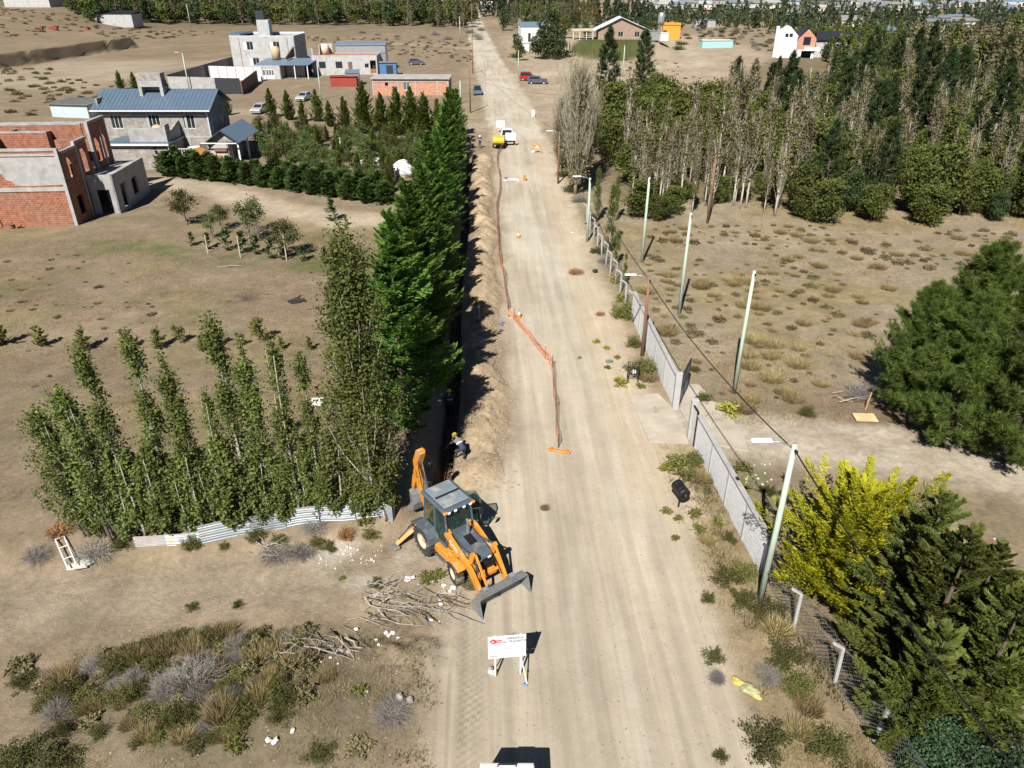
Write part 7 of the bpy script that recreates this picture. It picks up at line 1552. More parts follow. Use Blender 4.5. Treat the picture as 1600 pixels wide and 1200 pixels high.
# ---------------------------------------------------------------- workers
SKIN = mat('skin', (0.36, 0.20, 0.13), .6, .08, 4, 0)
CLG = mat('cloth_grey', (0.17, 0.165, 0.19), .9, .15, 4, .1)
CLB = mat('cloth_navy', (0.035, 0.05, 0.085), .9, .15, 4, .1)
BOOT = mat('boot', (0.03, 0.025, 0.02), .8, .1, 4, 0)
HELY = mat('helmet_yellow', (0.75, 0.60, 0.03), .35, .03, 2, 0)
HELW = mat('helmet_white', (0.8, 0.8, 0.78), .35, .03, 2, 0)
REFL = mat('reflective_tape', (0.72, 0.74, 0.74), .4, .05, 2, 0)
def person_temp(J):
    """J: joint positions; one skinned surface, feet and five-fingered hands included"""
    names = list(J); vs = [J[k][0] for k in names]; rad = [J[k][1] for k in names]; ix = {k: i for i, k in enumerate(names)}
    E = [('pelvis', 'chest'), ('chest', 'neck'), ('neck', 'head'), ('head', 'crown')]
    for s in 'lr': E += [('pelvis', 'hip' + s), ('hip' + s, 'knee' + s), ('knee' + s, 'ank' + s), ('ank' + s, 'toe' + s), ('chest', 'sho' + s), ('sho' + s, 'elb' + s), ('elb' + s, 'wri' + s), ('wri' + s, 'pal' + s)]
    edges = [(ix[a], ix[b]) for a, b in E]
    for s in 'lr':
        w, p = Vector(J['wri' + s][0]), Vector(J['pal' + s][0]); d = (p - w).normalized(); side = d.cross(Vector((0, 0, 1))); side = side.normalized() if side.length > .1 else Vector((1, 0, 0)); dn = d.cross(side)
        for q, (o, l) in enumerate(((-.03, .075), (-.01, .088), (.01, .082), (.03, .065))):
            a = p + side * o; b = a + d * l * .5 + dn * .012; c = b + d * l * .4 + dn * .03; n = len(vs); vs += [b, c]; rad += [.0095, .008]; edges += [(ix['pal' + s], n), (n, n + 1)]
        t = w + d * .05 + side * -.04; n = len(vs); vs += [t, t + d * .045 - side * .015 + dn * .02]; rad += [.012, .009]; edges += [(ix['wri' + s], n), (n, n + 1)]
    me = bpy.data.meshes.new('body'); me.from_pydata(vs, edges, []); o = bpy.data.objects.new('tmp', me); COL.objects.link(o)
    sk = o.modifiers.new('s', 'SKIN'); sk.use_smooth_shade = True
    for i, sv in enumerate(me.skin_vertices[0].data): r = rad[i]; sv.radius = r if hasattr(r, '__len__') else (r, r); sv.use_root = i == ix['pelvis']
    ss = o.modifiers.new('u', 'SUBSURF'); ss.levels = 1; ss.render_levels = 1
    return o
def pose(bend=0.0, crouch=0.0, arms='down', stride=0.15):
    """joints for a 1.74 m figure facing +x"""
    hz = .92 - crouch * .35; px = -bend * .25 - crouch * .05
    J = {'pelvis': ((px, 0, hz), (.13, .15))}
    c, s = math.cos(bend), math.sin(bend); up = lambda d: (px + s * d, hz + c * d)
    x, z = up(.42); J['chest'] = ((x, 0, z), (.125, .17)); x, z = up(.58); J['neck'] = ((x, 0, z), .06)
    x, z = up(.68); hx = x + .03; J['head'] = ((hx, 0, z + .0), (.088, .078)); x, z = up(.80); J['crown'] = ((x + .02, 0, z), (.075, .07))
    for sd, k in ((1, 'l'), (-1, 'r')):
        J['hip' + k] = ((px, sd * .09, hz - .05), .105); f = stride * sd
        J['knee' + k] = ((px + f * .5 + crouch * .32 + bend * .1, sd * .11, .49 - crouch * .02), .068); J['ank' + k] = ((f - .02 + 0 * px, sd * .12, .09), .047); J['toe' + k] = ((f + .17, sd * .14, .045), (.045, .04))
        sx, sz = up(.50); J['sho' + k] = ((sx, sd * .20, sz), .068)
        if arms == 'down': e = (sx + .02, sd * .27, sz - .28); w = (sx + .10, sd * .26, sz - .52); p = (sx + .13, sd * .26, sz - .60)
        elif arms == 'tool': e = (sx + .22, sd * .26, sz - .22); w = (sx + .45 + .05 * sd, sd * .10, sz - .34); p = (sx + .52 + .05 * sd, sd * .06, sz - .38)
        else: e = (sx + .18, sd * .30, sz - .18); w = (sx + .32, sd * .12, sz - .10); p = (sx + .38, sd * .06, sz - .07)
        J['elb' + k] = (e, .048); J['wri' + k] = (w, .034); J['pal' + k] = (p, (.042, .022))
    return J
def rot_pts(J, rz, loc):
    c, s = math.cos(rz), math.sin(rz); return J
PEOPLE = [
    (gp(719, 717), R(125), pose(1.05, .35, 'tool', .2), CLG, CLB, HELY, 'worker in grey overalls and yellow helmet bending over the trench with a spade', .0),
    (gp(747, 504), R(200), pose(.12, .0, 'cross', .06), CLG, CLG, HELY, 'worker in grey with yellow helmet standing on the spoil heap in the tree shade', .0),
    (Vector((-2.3, 36.2, 0)), R(100), pose(.35, .1, 'tool', .1), CLB, CLB, HELY, 'worker in dark clothes down in the trench, only helmet and shoulders clear', .0),
    (gp(750, 232), R(-80), pose(.08, .0, 'cross', .08), CLB, CLB, HELW, 'worker in dark blue with white helmet standing right at the far trench end', .0),
    (gp(735, 233), R(-60), pose(.1, .0, 'down', .1), CLB, CLB, HELW, 'worker in dark clothes in the shade, left of the pair at the far trench end', .0)]
tmp = [person_temp(p[2]) for p in PEOPLE]
dg = bpy.context.evaluated_depsgraph_get()
bodies = [bpy.data.meshes.new_from_object(o.evaluated_get(dg)) for o in tmp]
for o in tmp: bpy.data.objects.remove(o)
for (loc, rz, J, top, leg, hel, lab, dz), me in zip(PEOPLE, bodies):
    z = ground(loc.x, loc.y) + dz
    root = empty('person', (loc.x, loc.y, z), rz, lab, 'person')
    me.name = 'body'; me.materials.clear()
    for m in (top, leg, SKIN, BOOT): me.materials.append(m)
    keys = list(J); kp = np.array([J[k][0] for k in keys]); grp = []
    for k in keys: grp.append(2 if k[:3] in ('nec', 'hea', 'cro', 'wri', 'pal') else 3 if k[:3] in ('ank', 'toe') else 1 if k[:3] in ('hip', 'kne', 'pel') else 0)
    grp = np.array(grp); cen = np.array([tuple(p.center) for p in me.polygons]); d = np.linalg.norm(cen[:, None] - kp[None], axis=2); me.polygons.foreach_set('material_index', grp[d.argmin(1)].astype(np.int32)); me.update()
    link('body', me, root)
    hd = Vector(J['head'][0]); cr = Vector(J['crown'][0]); ax = (cr - hd).normalized(); q = Vector((0, 0, 1)).rotation_difference(ax)
    h = MB(); h.lathe([(.16, .0), (.155, .015), (.128, .03), (.12, .09), (.085, .15), (0, .175)], (0, 0, 0), 14); h.box((.13, 0, .012), (.1, .2, .016)); ho = h.ob('helmet', hel, root, True); ho.location = hd + ax * .055; ho.rotation_mode = 'QUATERNION'; ho.rotation_quaternion = q
    f = MB(); f.box((.088, 0, .0), (.03, .022, .035)); fo = f.ob('nose', SKIN, root); fo.location = hd; fo.rotation_mode = 'QUATERNION'; fo.rotation_quaternion = q
    e = MB()
    for y in (-.03, .03): e.box((.083, y, .03), (.012, .022, .012))
    eo = e.ob('eyes', BLACKM, root); eo.location = hd; eo.rotation_mode = 'QUATERNION'; eo.rotation_quaternion = q
    ch = Vector(J['chest'][0]); pv = Vector(J['pelvis'][0]); ax2 = (ch - pv).normalized(); q2 = Vector((0, 0, 1)).rotation_difference(ax2)
    t = MB(); t.lathe([(.14, -.03), (.145, 0), (.14, .03)], (0, 0, 0), 14); to = t.ob('reflective_band', REFL, root); to.scale = (1.0, 1.3, 1); to.location = pv + (ch - pv) * .72; to.rotation_mode = 'QUATERNION'; to.rotation_quaternion = q2
w0 = PEOPLE[0]; m0 = Matrix.Translation((w0[0].x, w0[0].y, ground(w0[0].x, w0[0].y))) @ Matrix.Rotation(w0[1], 4, 'Z')
sp = empty('spade', (0, 0, 0), 0, 'spade with a pale wooden shaft in the hands of the bending worker', 'spade'); pa = (Vector(w0[2]['pall'][0]) + Vector(w0[2]['palr'][0])) / 2
a = m0 @ (pa + Vector((-.25, 0, .45))); b_ = m0 @ (pa + Vector((.55, 0, -.62)))
s = MB(); s.tube([a, b_], .018, 6); s.ob('shaft', mat('pale_wood', (.50, .30, .14), .7, .15, 4, .1), sp)
s = MB(); dd = (b_ - a).normalized(); sd_ = dd.cross(Vector((0, 0, 1))).normalized(); up_ = sd_.cross(dd); e = b_ + dd * .3
s.add([b_ - sd_ * .1, b_ + sd_ * .1, e + sd_ * .08, e - sd_ * .08] + [v + up_ * .012 for v in (b_ - sd_ * .1, b_ + sd_ * .1, e + sd_ * .08, e - sd_ * .08)], [(3, 2, 1, 0), (4, 5, 6, 7), (0, 1, 5, 4), (1, 2, 6, 5), (2, 3, 7, 6), (3, 0, 4, 7)]); s.ob('blade', STEEL, sp)
# ---------------------------------------------------------------- walls, fences, poles
def hof(bx, by, tx, ty):
    """height of a vertical thing from its foot and top in the photo"""
    p = gp(bx, by); y = -(ty - 600) / FPX; c, s = math.cos(YAW), math.sin(YAW); d = p.x * s + p.y * c
    return CAM_H + d * (-math.sin(PITCH) + y * math.cos(PITCH)) / (math.cos(PITCH) + y * math.sin(PITCH)) - p.z
POLEG = mat('pale_green_pole', (0.40, 0.49, 0.40), .85, .14, 3, .15, stretch=(1, 1, .2))
SLAB = mat('wall_slab', (0.76, 0.77, 0.775), .9, .16, 2.2, .25, stretch=(1, .3, 6))
def slab_wall(name, a, b, h, n, label, slabs=8, th=.09):
    d = Vector((b[0] - a[0], b[1] - a[1], 0)); L = d.length; rz = math.atan2(d.y, d.x); root = empty(name, (a[0], a[1], min(ground(*a), ground(*b)) - .06), rz, label, 'wall'); hs = h / slabs
    proto = None
    for i in range(n):
        x0, x1 = L * i / n + .07, L * (i + 1) / n - .07
        mb = MB(); k = slabs
        for j in range(k):
            mb.prism([(-th / 2 + .005, hs * j), (-th / 2, hs * j + .008), (-th / 2, hs * (j + 1) - .008), (-th / 2 + .005, hs * (j + 1)), (th / 2 - .005, hs * (j + 1)), (th / 2, hs * (j + 1) - .008), (th / 2, hs * j + .008), (th / 2 - .005, hs * j)], 'x', 0, x1 - x0)
        if proto is None: proto = mb.mesh('wall_panel', SLAB)
        link('wall_panel', proto, root, (x0, 0, 0))
    pm = MB(); pm.cbox((0, 0, h / 2 + .01), (.13, .17, h + .02), .015); pme = pm.mesh('wall_post', CONCL)
    for i in range(n + 1): link('wall_post', pme, root, (L * i / n, 0, 0))
    cp = MB(); cp.cbox((L / 2, 0, h + .045), (L + .16, .24, .07), .02); cp.ob('coping', CONC, root)
    return root
slab_wall('precast_wall', (10.32, 30.55), (10.72, 21.5), 1.95, 4, 'grey precast slab wall on the near side of the gateway')
slab_wall('precast_wall', (10.18, 34.75), (10.02, 46.8), 2.0, 5, 'grey precast slab wall on the far side of the gateway')
for x, y, h, lab in ((10.2, 34.55, 2.25, 'white gate pillar ending the far wall'), (10.28, 31.5, 2.3, 'white gate pillar beside the white door')):
    m = MB(); m.cbox((0, 0, h / 2), (.34, .26, h), .02); m.cbox((0, 0, h + .02), (.38, .3, .06), .02); tag(m.ob('gate_pillar', CONCL, None, loc=(x, y, ground(x, y) - .05)), lab, 'pillar')
gt = empty('metal_gate', (10.34, 34.62, ground(10.34, 34.6) + .05), R(64), 'blue-grey sheet metal gate leaf swung open inwards', 'gate')
for k in range(2): m = MB(); m.box((.64 + 1.24 * k, 0, .95), (1.2, .035, 1.8)); m.ob('panel', mat('gate_blue', (.17, .22, .28), .5, .15, 2, .05, metal=.3), gt)
m = MB()
for z in (.04, 1.0, 1.88): m.box((1.26, -.03, z), (2.5, .05, .06))
for x in (.03, 1.26, 2.49): m.box((x, -.032, .95), (.06, .052, 1.85))
m.ob('frame', DARKM, gt)
m = MB(); m.tube([(2.2, -.06, .95), (2.2, -.11, 1.0), (2.2, -.06, 1.1)], .015, 5); m.ob('handle', BLACKM, gt)
dw = empty('white_door', (10.36, 30.72, ground(10.36, 30.7) - .04), R(-87), 'white pedestrian door in a dark frame beside the gateway', 'door')
m = MB(); m.cbox((.42, 0, 1.0), (.8, .06, 1.95), .01); m.ob('leaf', WHITE, dw) if False else None
m = MB(); m.cbox((-.42, -.12, 1.0), (.78, .05, 1.95), .01); m.ob('leaf', WHITE, dw)
m = MB(); m.box((-.85, -.1, 1.02), (.06, .1, 2.06)); m.box((.0, -.1, 1.02), (.06, .1, 2.06)); m.box((-.42, -.1, 2.03), (.79, .1, .06)); m.ob('door_frame', BLACKM, dw)
m = MB(); m.tube([(-.12, -.17, .95), (-.12, -.17, 1.1)], .02, 6); m.ob('handle', GALV, dw)
# concrete apron through the gateway
p0 = MB(); pts = [(7.9, 36.1), (8.15, 31.4), (10.05, 30.9), (10.2, 33.0), (10.1, 34.5), (9.6, 36.2)]
ap = [(x, y, ground(x, y) + .05) for x, y in pts]; p0.add(ap + [(x, y, z - .3) for x, y, z in ap], [tuple(reversed(range(6)))[::-1]] + [(i, (i + 6), ((i + 1) % 6) + 6, (i + 1) % 6) for i in range(6)])
APR = mat('apron_concrete', (0.40, 0.355, 0.285), .92, .16, 1.0, .15)
tag(p0.ob('concrete_apron', APR), kind='structure')
p1 = MB(); pts = [(10.55, 31.2), (12.9, 30.2), (13.2, 32), (12.2, 37.2), (11.5, 37.3), (10.45, 34.4)]; ap = [(x, y, ground(x, y) + .06) for x, y in pts]; p1.add(ap + [(x, y, z - .3) for x, y, z in ap], [tuple(range(6))] + [(i, (i + 6), ((i + 1) % 6) + 6, (i + 1) % 6) for i in range(6)])
tag(p1.ob('concrete_apron', APR), kind='structure')

WIRE = mat('wire', (0.28, 0.30, 0.31), .5, .1, 2, 0, metal=.5)
def chain_fence(pts, h, label, step=2.3, bent=True, sp=.17):
    a = pts[0]; root = empty('wire_fence', (a[0], a[1], ground(*a)), 0, label, 'fence'); o = Vector((a[0], a[1], ground(*a)))
    pm = MB(); pm.cbox((0, 0, h * .5), (.11, .11, h), .012)
    if bent: pm.box((-.17, 0, h + .13), (.09, .09, .46), ry=R(-52))
    pme = pm.mesh('fence_post', CONCL)
    posts = []; tot = 0
    for (x0, y0), (x1, y1) in zip(pts[:-1], pts[1:]):
        L = math.hypot(x1 - x0, y1 - y0); n = max(1, round(L / step))
        for i in range(n): posts.append((x0 + (x1 - x0) * i / n, y0 + (y1 - y0) * i / n))
    posts.append(pts[-1])
    for (x, y) in posts: link('fence_post', pme, root, Vector((x, y, ground(x, y) - .05)) - o, (0, R(random.uniform(-3, 3)), R(2)))
    mb = MB()
    def strip(p, q, w=.009):
        p = Vector(p) - o; q = Vector(q) - o; d = (q - p).normalized(); s = Vector((1, 0, 0)).cross(d).normalized() * w
        mb.add([p - s, p + s, q + s, q - s], [(0, 1, 2, 3)])
    for (x0, y0), (x1, y1) in zip(posts[:-1], posts[1:]):
        z0, z1 = ground(x0, y0), ground(x1, y1); L = math.hypot(x1 - x0, y1 - y0)
        P = lambda t, z: (x0 + (x1 - x0) * t, y0 + (y1 - y0) * t, z0 + (z1 - z0) * t + z)
        for z in (.06, h * .5, h - .04): strip(P(0, z), P(1, z), .012)
        k = int(L / sp)
        for i in range(-int(h / sp), k + 1):
            t0, t1 = i / k, (i + h / sp) / k
            za, zb = 0, h
            if t0 < 0: za = -t0 * k * sp; t0a = 0
            else: t0a = t0
            if t1 > 1: zb = h - (t1 - 1) * k * sp; t1a = 1
            else: t1a = t1
            if zb - za > .05: strip(P(t0a, za), P(t1a, zb)); strip(P(1 - t0a, za), P(1 - t1a, zb))
    tag(mb.ob('wire_mesh', WIRE, root), kind='stuff'); return root
chain_fence([(10.78, 21.3), (11.0, 18.9), (11.45, 16.4), (11.75, 14.2), (12.0, 11.5), (12.3, 8)], 1.75, 'chain-link fence with leaning concrete posts along the dark cypresses')
chain_fence([(9.95, 47.0), (9.8, 58), (9.6, 69.5)], 1.75, 'chain-link fence with concrete posts running on beyond the far wall', 2.3, True, .25)
# poles and lamps
def pole(name, bx, by, tx, ty, m, label, r=.12, cat='pole', h=None, lamp=None, cross=0):
    p = gp(bx, by); H = h or hof(bx, by, tx, ty); root = empty(name, (p.x, p.y, p.z - .1), 0, label, cat)
    mb = MB(); mb.tube([(0, 0, 0), (random.uniform(-.03, .03), 0, H * .5), (0, 0, H)], [r, r * .88, r * .72], 9); mb.ob('shaft', m, root, True)
    if lamp:
        a = MB(); a.tube([(-.02, 0, H - .12), (-.45, .03, H + .06), (-.8, .05, H + .1)], .028, 6); arm = a.ob('lamp_arm', GALV, root, True)
        l = MB(); l.cbox((-1.12, .07, H + .12), (.74, .26, .10), .045); l.ob('lamp_head', WHITE, arm)
    for k in range(cross): c = MB(); c.box((0, 0, H - .3 - .9 * k), (1.9, .1, .12)); c.ob('crossarm', WOODP, root)
    b = MB(); b.tube([(.0, -r, H - .15), (.0, -r - .12, H - .12)], .025, 5); b.cbox((.0, -r - .14, H - .16), (.07, .08, .12), .02); b.ob('clamp', BLACKM, root)
    return root, Vector((p.x, p.y, p.z - .1 + H))
_, A1 = pole('lamp_post', 1188, 936, 1217, 690, POLEG, 'pale green street lamp post in front of the golden cypress', .125, 'street lamp', lamp=True)
_, A2 = pole('lamp_post', 1003, 556, 1013, 430, WOODP, 'reddish wooden pole with a street lamp behind the far wall end', .11, 'street lamp', lamp=True)
_, A3 = pole('lamp_post', 917, 378, 917, 276, POLEG, 'pale lamp post at the far end of the wire fence', .12, 'street lamp', lamp=True)
_, A4 = pole('lamp_post', 872, 287, 866, 205, WOODP, 'reddish lamp pole under the half-bare poplars', .12, 'street lamp', lamp=True)
pole('green_pole', 1147, 613, 1178, 420, POLEG, 'pale green pole nearest the pines, tallest in the dry lot', .12)
pole('green_pole', 1061, 491, 1080, 330, POLEG, 'middle pale green pole in the dry lot', .12)
pole('green_pole', 1003, 410, 1014, 275, POLEG, 'farthest pale green pole in front of the wood', .12)
pole('wooden_pole', 1105, 349, 1112, 240, WOODP, 'reddish wooden pole at the wood edge', .12)
pole('wooden_pole', 1498, 296, 1509, 252, WOODP, 'bare tilted pole stub in the dark wood', .14, h=6.0)
_, B1 = pole('wooden_pole', 735, 176, 731, 85, WOODP, 'nearest dark power pole at the left roadside', .13)
_, B2 = pole('wooden_pole', 739, 115, 733, 50, WOODP, 'second dark power pole at the left roadside', .13)
_, B3 = pole('power_pole', 738, 62, 737, 5, WOODP, 'far power pole with three crossarms', .16, cross=3)
pole('green_pole', 719, 62, 717, 25, POLEG, 'thin pale pole left of the far power pole', .13)
pole('green_pole', 502, 156, 497, 97, POLEG, 'pale green pole beside the white house yard', .12)
_, B5 = pole('lamp_post', 297, 145, 285, 82, POLEG, 'pale green street lamp behind the grey house', .13, 'street lamp', lamp=True)
pole('green_pole', 534, 245, 531, 214, POLEG, 'short pale green pole in the orchard', .10)
pole('green_pole', 298, 42, 293, 6, POLEG, 'pale pole before the long wood', .15)
pole('green_pole', 973, 120, 975, 70, POLEG, 'pale pole on the sandy slope below the lawn', .13)
pole('green_pole', 810, 120, 810, 78, POLEG, 'thin grey pole at the corner of the hill road', .12)
pole('green_pole', 720, 162, 716, 125, POLEG, 'pale pole at the end of the young conifers', .14)
for i in range(9):
    px, py = 430 + i * 34, 92 + i * 0.6
    if i > 2: m = MB(); m.tube([(0, 0, 0), (0, 0, 1.5)], .07, 5); p = gp(px + 60, py + 6); tag(m.ob('fence_stake', BARKG, None, loc=p), 'thin stake of the wire fence behind the dark car', 'stake', 'fence stakes behind the dark car')
for i, (px, py, h) in enumerate([(325, 396, 1.6), (376, 403, 1.9), (448, 407, 2.2), (436, 402, 1.4)]):
    m = MB(); m.tube([(0, 0, 0), (.02, 0, h)], .045, 6); tag(m.ob('stake', BARKW, None, loc=gp(px, py)), 'pale support stake, %s from the left beside the saplings' % ORD[i], 'stake', 'stakes beside the saplings')
def cable(pts, label, sag=.5, r=.022, twist=False, grp=None):
    mb = MB()
    for a, b in zip(pts[:-1], pts[1:]):
        a = Vector(a); b = Vector(b); n = 14; mb.tube([a.lerp(b, t / n) - Vector((0, 0, sag * 4 * (t / n) * (1 - t / n))) for t in range(n + 1)], r, 4)
    return tag(mb.ob('cable', BLACKM), label, 'cable', grp)
cable([A4 - Vector((0, 0, .2)), A3 - Vector((0, 0, .2)), A2 - Vector((0, .15, .2)), A1 - Vector((0, .15, .2)), Vector((11.3, 2.0, A1.z - .4))], 'thick black cable running from lamp to lamp above the wall', .5, .030)
cable([B1 - Vector((0, 0, .3)), A4 - Vector((0, 0, .1))], 'thin cable crossing the road by the white pickup', .9, .018)
cable([B3 - Vector((0, 0, .3)), B2 - Vector((0, 0, .2)), B1 - Vector((0, 0, .2))], 'overhead wire along the left roadside', .6, .018)
cable([B1 - Vector((0, 0, 3.6)), Vector((14, 120, 5))], 'thin cable crossing high over the road towards the pines', .7, .016)
# corrugated sheet fence
def sheet_fence():
    px = [(212, 855), (262, 852), (315, 849), (395, 836), (448, 826), (500, 818), (556, 812), (600, 808), (614, 818)]
    P = [gp(*q) for q in px]; root = empty('sheet_fence', P[0], 0, 'low fence of pale corrugated metal sheets below the poplars', 'fence')
    SHT = mat('corrugated_pale', (0.25, 0.275, 0.295), .5, .16, 1.4, .03, metal=.25, stain=((0.36, 0.24, 0.17), 1.1, .60), stretch=(1, 1, 1.0))
    for i, (a, b) in enumerate(zip(P[:-1], P[1:])):
        h = (.55, .62, .95, .92, .90, .86, .86, .86)[i]; lift = (0, 0, 0, .02, .05, .05, .05, .04)[i]
        d = b - a; L = math.hypot(d.x, d.y); mb = MB(); n = 26; seg = 3; vs = []; fs = []
        nrm = Vector((d.y, -d.x, 0)).normalized()
        for j in range(seg + 1):
            q = a.lerp(b, j / seg) - P[0]; bow = .05 * math.sin(math.pi * j / seg + i)
            for k in range(n + 1):
                z = h * k / n + lift; w = .018 * math.sin(k * math.pi / 2.0 * 1.15) + bow; vs.append(q + nrm * w + Vector((0, 0, z + .03 * math.sin(i * 3 + j))))
        m = len(vs); vs += [v - nrm * .012 for v in vs]
        for j in range(seg):
            for k in range(n):
                f = (j * (n + 1) + k, (j + 1) * (n + 1) + k, (j + 1) * (n + 1) + k + 1, j * (n + 1) + k + 1); fs.append(f); fs.append(tuple(m + v for v in reversed(f)))
        for j in range(seg): fs.append((j * (n + 1) + n, (j + 1) * (n + 1) + n, m + (j + 1) * (n + 1) + n, m + j * (n + 1) + n))
        mb.add(vs, fs); o = mb.ob('sheet', SHT if i else mat('rusty_sheet', (.30, .275, .26), .6, .2, 2, .05), root)
    for i, q in enumerate(P):
        if i in (1, 2, 4, 6): continue
        s = MB(); s.tube([q - P[0] + Vector((0, .12, 0)), q - P[0] + Vector((.1, .3, 1.3))], .05, 6); s.ob('post', BARK, root)
sheet_fence()
for i, (a, b, h) in enumerate([((176, 850), (166, 775), 1.9), ((570, 812), (560, 760), 1.6), ((262, 842), (258, 800), 1.5), ((605, 812), (592, 765), 1.9), ((420, 826), (416, 790), 1.4)]):
    p = gp(*a); m = MB(); m.tube([(0, 0, 0), (-.25 if i in (0, 3) else .05, .2, h)], [.07, .05], 6); tag(m.ob('wooden_post', BARK, None, loc=p), ('crooked wooden post at the left end of the sheet fence', 'dark post behind the sheet fence right of its middle', 'dark post behind the first metal sheets', 'leaning dark post at the right end of the sheet fence', 'slim post behind the middle of the sheet fence')[i], 'post')
# orange safety net along the works
ONET = mat('orange_net', (0.80, 0.34, 0.20), .6, .1, 2, 0)
def safety_net():
    px = [(786, 231), (778, 241), (777, 256), (781, 276), (782, 296), (776, 327), (780, 403), (787, 433), (795, 495), (803, 499), (852, 560), (863, 574), (868, 640), (872, 700)]
    P = [gp(*q) for q in px]; root = empty('safety_net', P[0], 0, 'sagging orange plastic safety net along the trench works', 'barrier'); o = P[0].copy(); h0 = .66
    mb = MB(); acc = 0; rs = random.Random(4)
    for i, (a, b) in enumerate(zip(P[:-1], P[1:])):
        L = (b - a).length; n = max(2, int(L / .16)); dd = (b - a).normalized(); rows = 9; side = Vector((-dd.y, dd.x, 0))
        def pt(t, k):
            s = 1 - .34 * math.sin(math.pi * t) * (L > 2); q = a.lerp(b, t); q.z = ground(q.x, q.y); return q - o + Vector((0, 0, .03 + h0 * s * k / rows)) + side * (.07 * math.sin(t * 9 + k * .8 + i))
        for j in range(n):
            t0, t1 = j / n, (j + 1) / n
            for k in range(rows + 1):
                w = Vector((0, 0, .020 if k not in (0, rows) else .03)); p, q = pt(t0, k), pt(t1, k); mb.add([p - w, q - w, q + w, p + w], [(0, 1, 2, 3)])
            w = dd * .014; p, q = pt(t0, 0), pt(t0, rows); m = pt(t0, rows // 2); mb.add([p - w, p + w, m + w, m - w], [(0, 1, 2, 3)]); mb.add([m - w, m + w, q + w, q - w], [(0, 1, 2, 3)])
    tag(mb.ob('net', ONET, root), kind='stuff')
    sm = MB(); sm.tube([(0, 0, -.05), (.02, 0, .85)], .018, 5); sme = sm.mesh('stake', DARKM)
    for q in P: link('stake', sme, root, q - o)
safety_net()
def barrier_foot(p, rz, label):
    root = empty('barrier_board', p, rz, label, 'barrier'); m = MB(); m.cbox((0, 0, .06), (1.15, .2, .1), .03); m.ob('board', ORNG, root)
    for x in (-.4, .4): m = MB(); m.cbox((x, 0, .13), (.14, .3, .06), .02); m.ob('bracket', ORNG, root)
ORNG = mat('signal_orange', (0.80, 0.20, 0.025), .5, .08, 2, 0)
barrier_foot(gp(873, 706), R(-17), 'flat orange barrier board lying at the near end of the safety net')
def cone(p, label):
    root = empty('traffic_cone', p, random.random(), label, 'cone', 'orange traffic cones on the road'); m = MB(); m.cbox((0, 0, .02), (.36, .36, .04), .01); m.ob('base', ORNG, root)
    m = MB(); m.lathe([(.14, .04), (.10, .28)], (0, 0, 0), 12); m.ob('lower_cone', ORNG, root); m = MB(); m.lathe([(.10, .28), (.065, .50)], (0, 0, 0), 12); m.ob('reflective_collar', REFL, root); m = MB(); m.lathe([(.065, .50), (.035, .70), (0, .70)], (0, 0, 0), 12); m.ob('tip', ORNG, root)
cone(gp(810, 372), 'orange and white traffic cone farther up the road'); cone(gp(811, 497), 'orange and white traffic cone at the bend of the safety net')
def far_signs():
    for (px, py, w, h, rz, lab) in ((782, 207, 1.3, 1.0, R(3), 'white board standing behind the white pickup'), (798, 228, 1.5, 1.05, R(-4), 'white board on legs right of the white pickup')):
        p = gp(px, py); root = empty('site_board', p, rz, lab, 'sign'); m = MB(); m.box((0, 0, .75 + h / 2), (w, .04, h)); m.ob('board', WHITE, root)
        for x in (-w * .42, w * .42): m = MB(); m.box((x, .05, .4), (.06, .06, .8), rx=.12); m.ob('leg', ORNG, root)
    p = gp(803, 282); root = empty('fallen_barrier', p, R(-6), 'white road barrier lying on its side with an orange end', 'barrier')
    for k, (y, z) in enumerate(((-.45, .08), (0, .14), (.4, .08))): m = MB(); m.cbox((-.3, y, z), (2.0 - .2 * k, .22, .05), .01); m.ob('plank', WHITE, root)
    for x in (-1.0, .5): m = MB(); m.cbox((x, 0, .04), (.09, 1.25, .06), .01); m.ob('leg', WHITE, root)
    m = MB(); m.cbox((1.25, 0, .32), (.32, .5, .62), .04); m.ob('orange_end', ORNG, root)
    m = MB(); m.cbox((-.95, .2, .2), (.35, .3, .12), .03); m.ob('dark_weight', BLACKM, root)
    p = gp(839, 239); root = empty('warning_sign', p, R(-10), 'small orange and white warning sign at the right roadside', 'sign'); m = MB(); m.prism([(-.6, .5), (.6, .5), (0, 1.45)], 'y', -.02, .02); m.ob('triangle', ORNG, root); m = MB(); m.prism([(-.3, .62), (.3, .62), (0, 1.1)], 'y', -.03, -.021); m.ob('triangle_face', WHITE, root)
    for x in (-.4, .4): m = MB(); m.box((x, .06, .3), (.06, .06, .7), rx=.2); m.ob('leg', WHITE, root)
    m = MB(); m.stone((-.5, -.2, .15), (.5, .4, .35), 3); m.ob('sandbag', WHITE, root)
    p = gp(833, 182); m = MB(); m.box((0, 0, .55), (.5, .08, 1.1)); tag(m.ob('marker_board', WHITE, None, loc=p), 'narrow white marker board at the right roadside', 'sign')
far_signs()
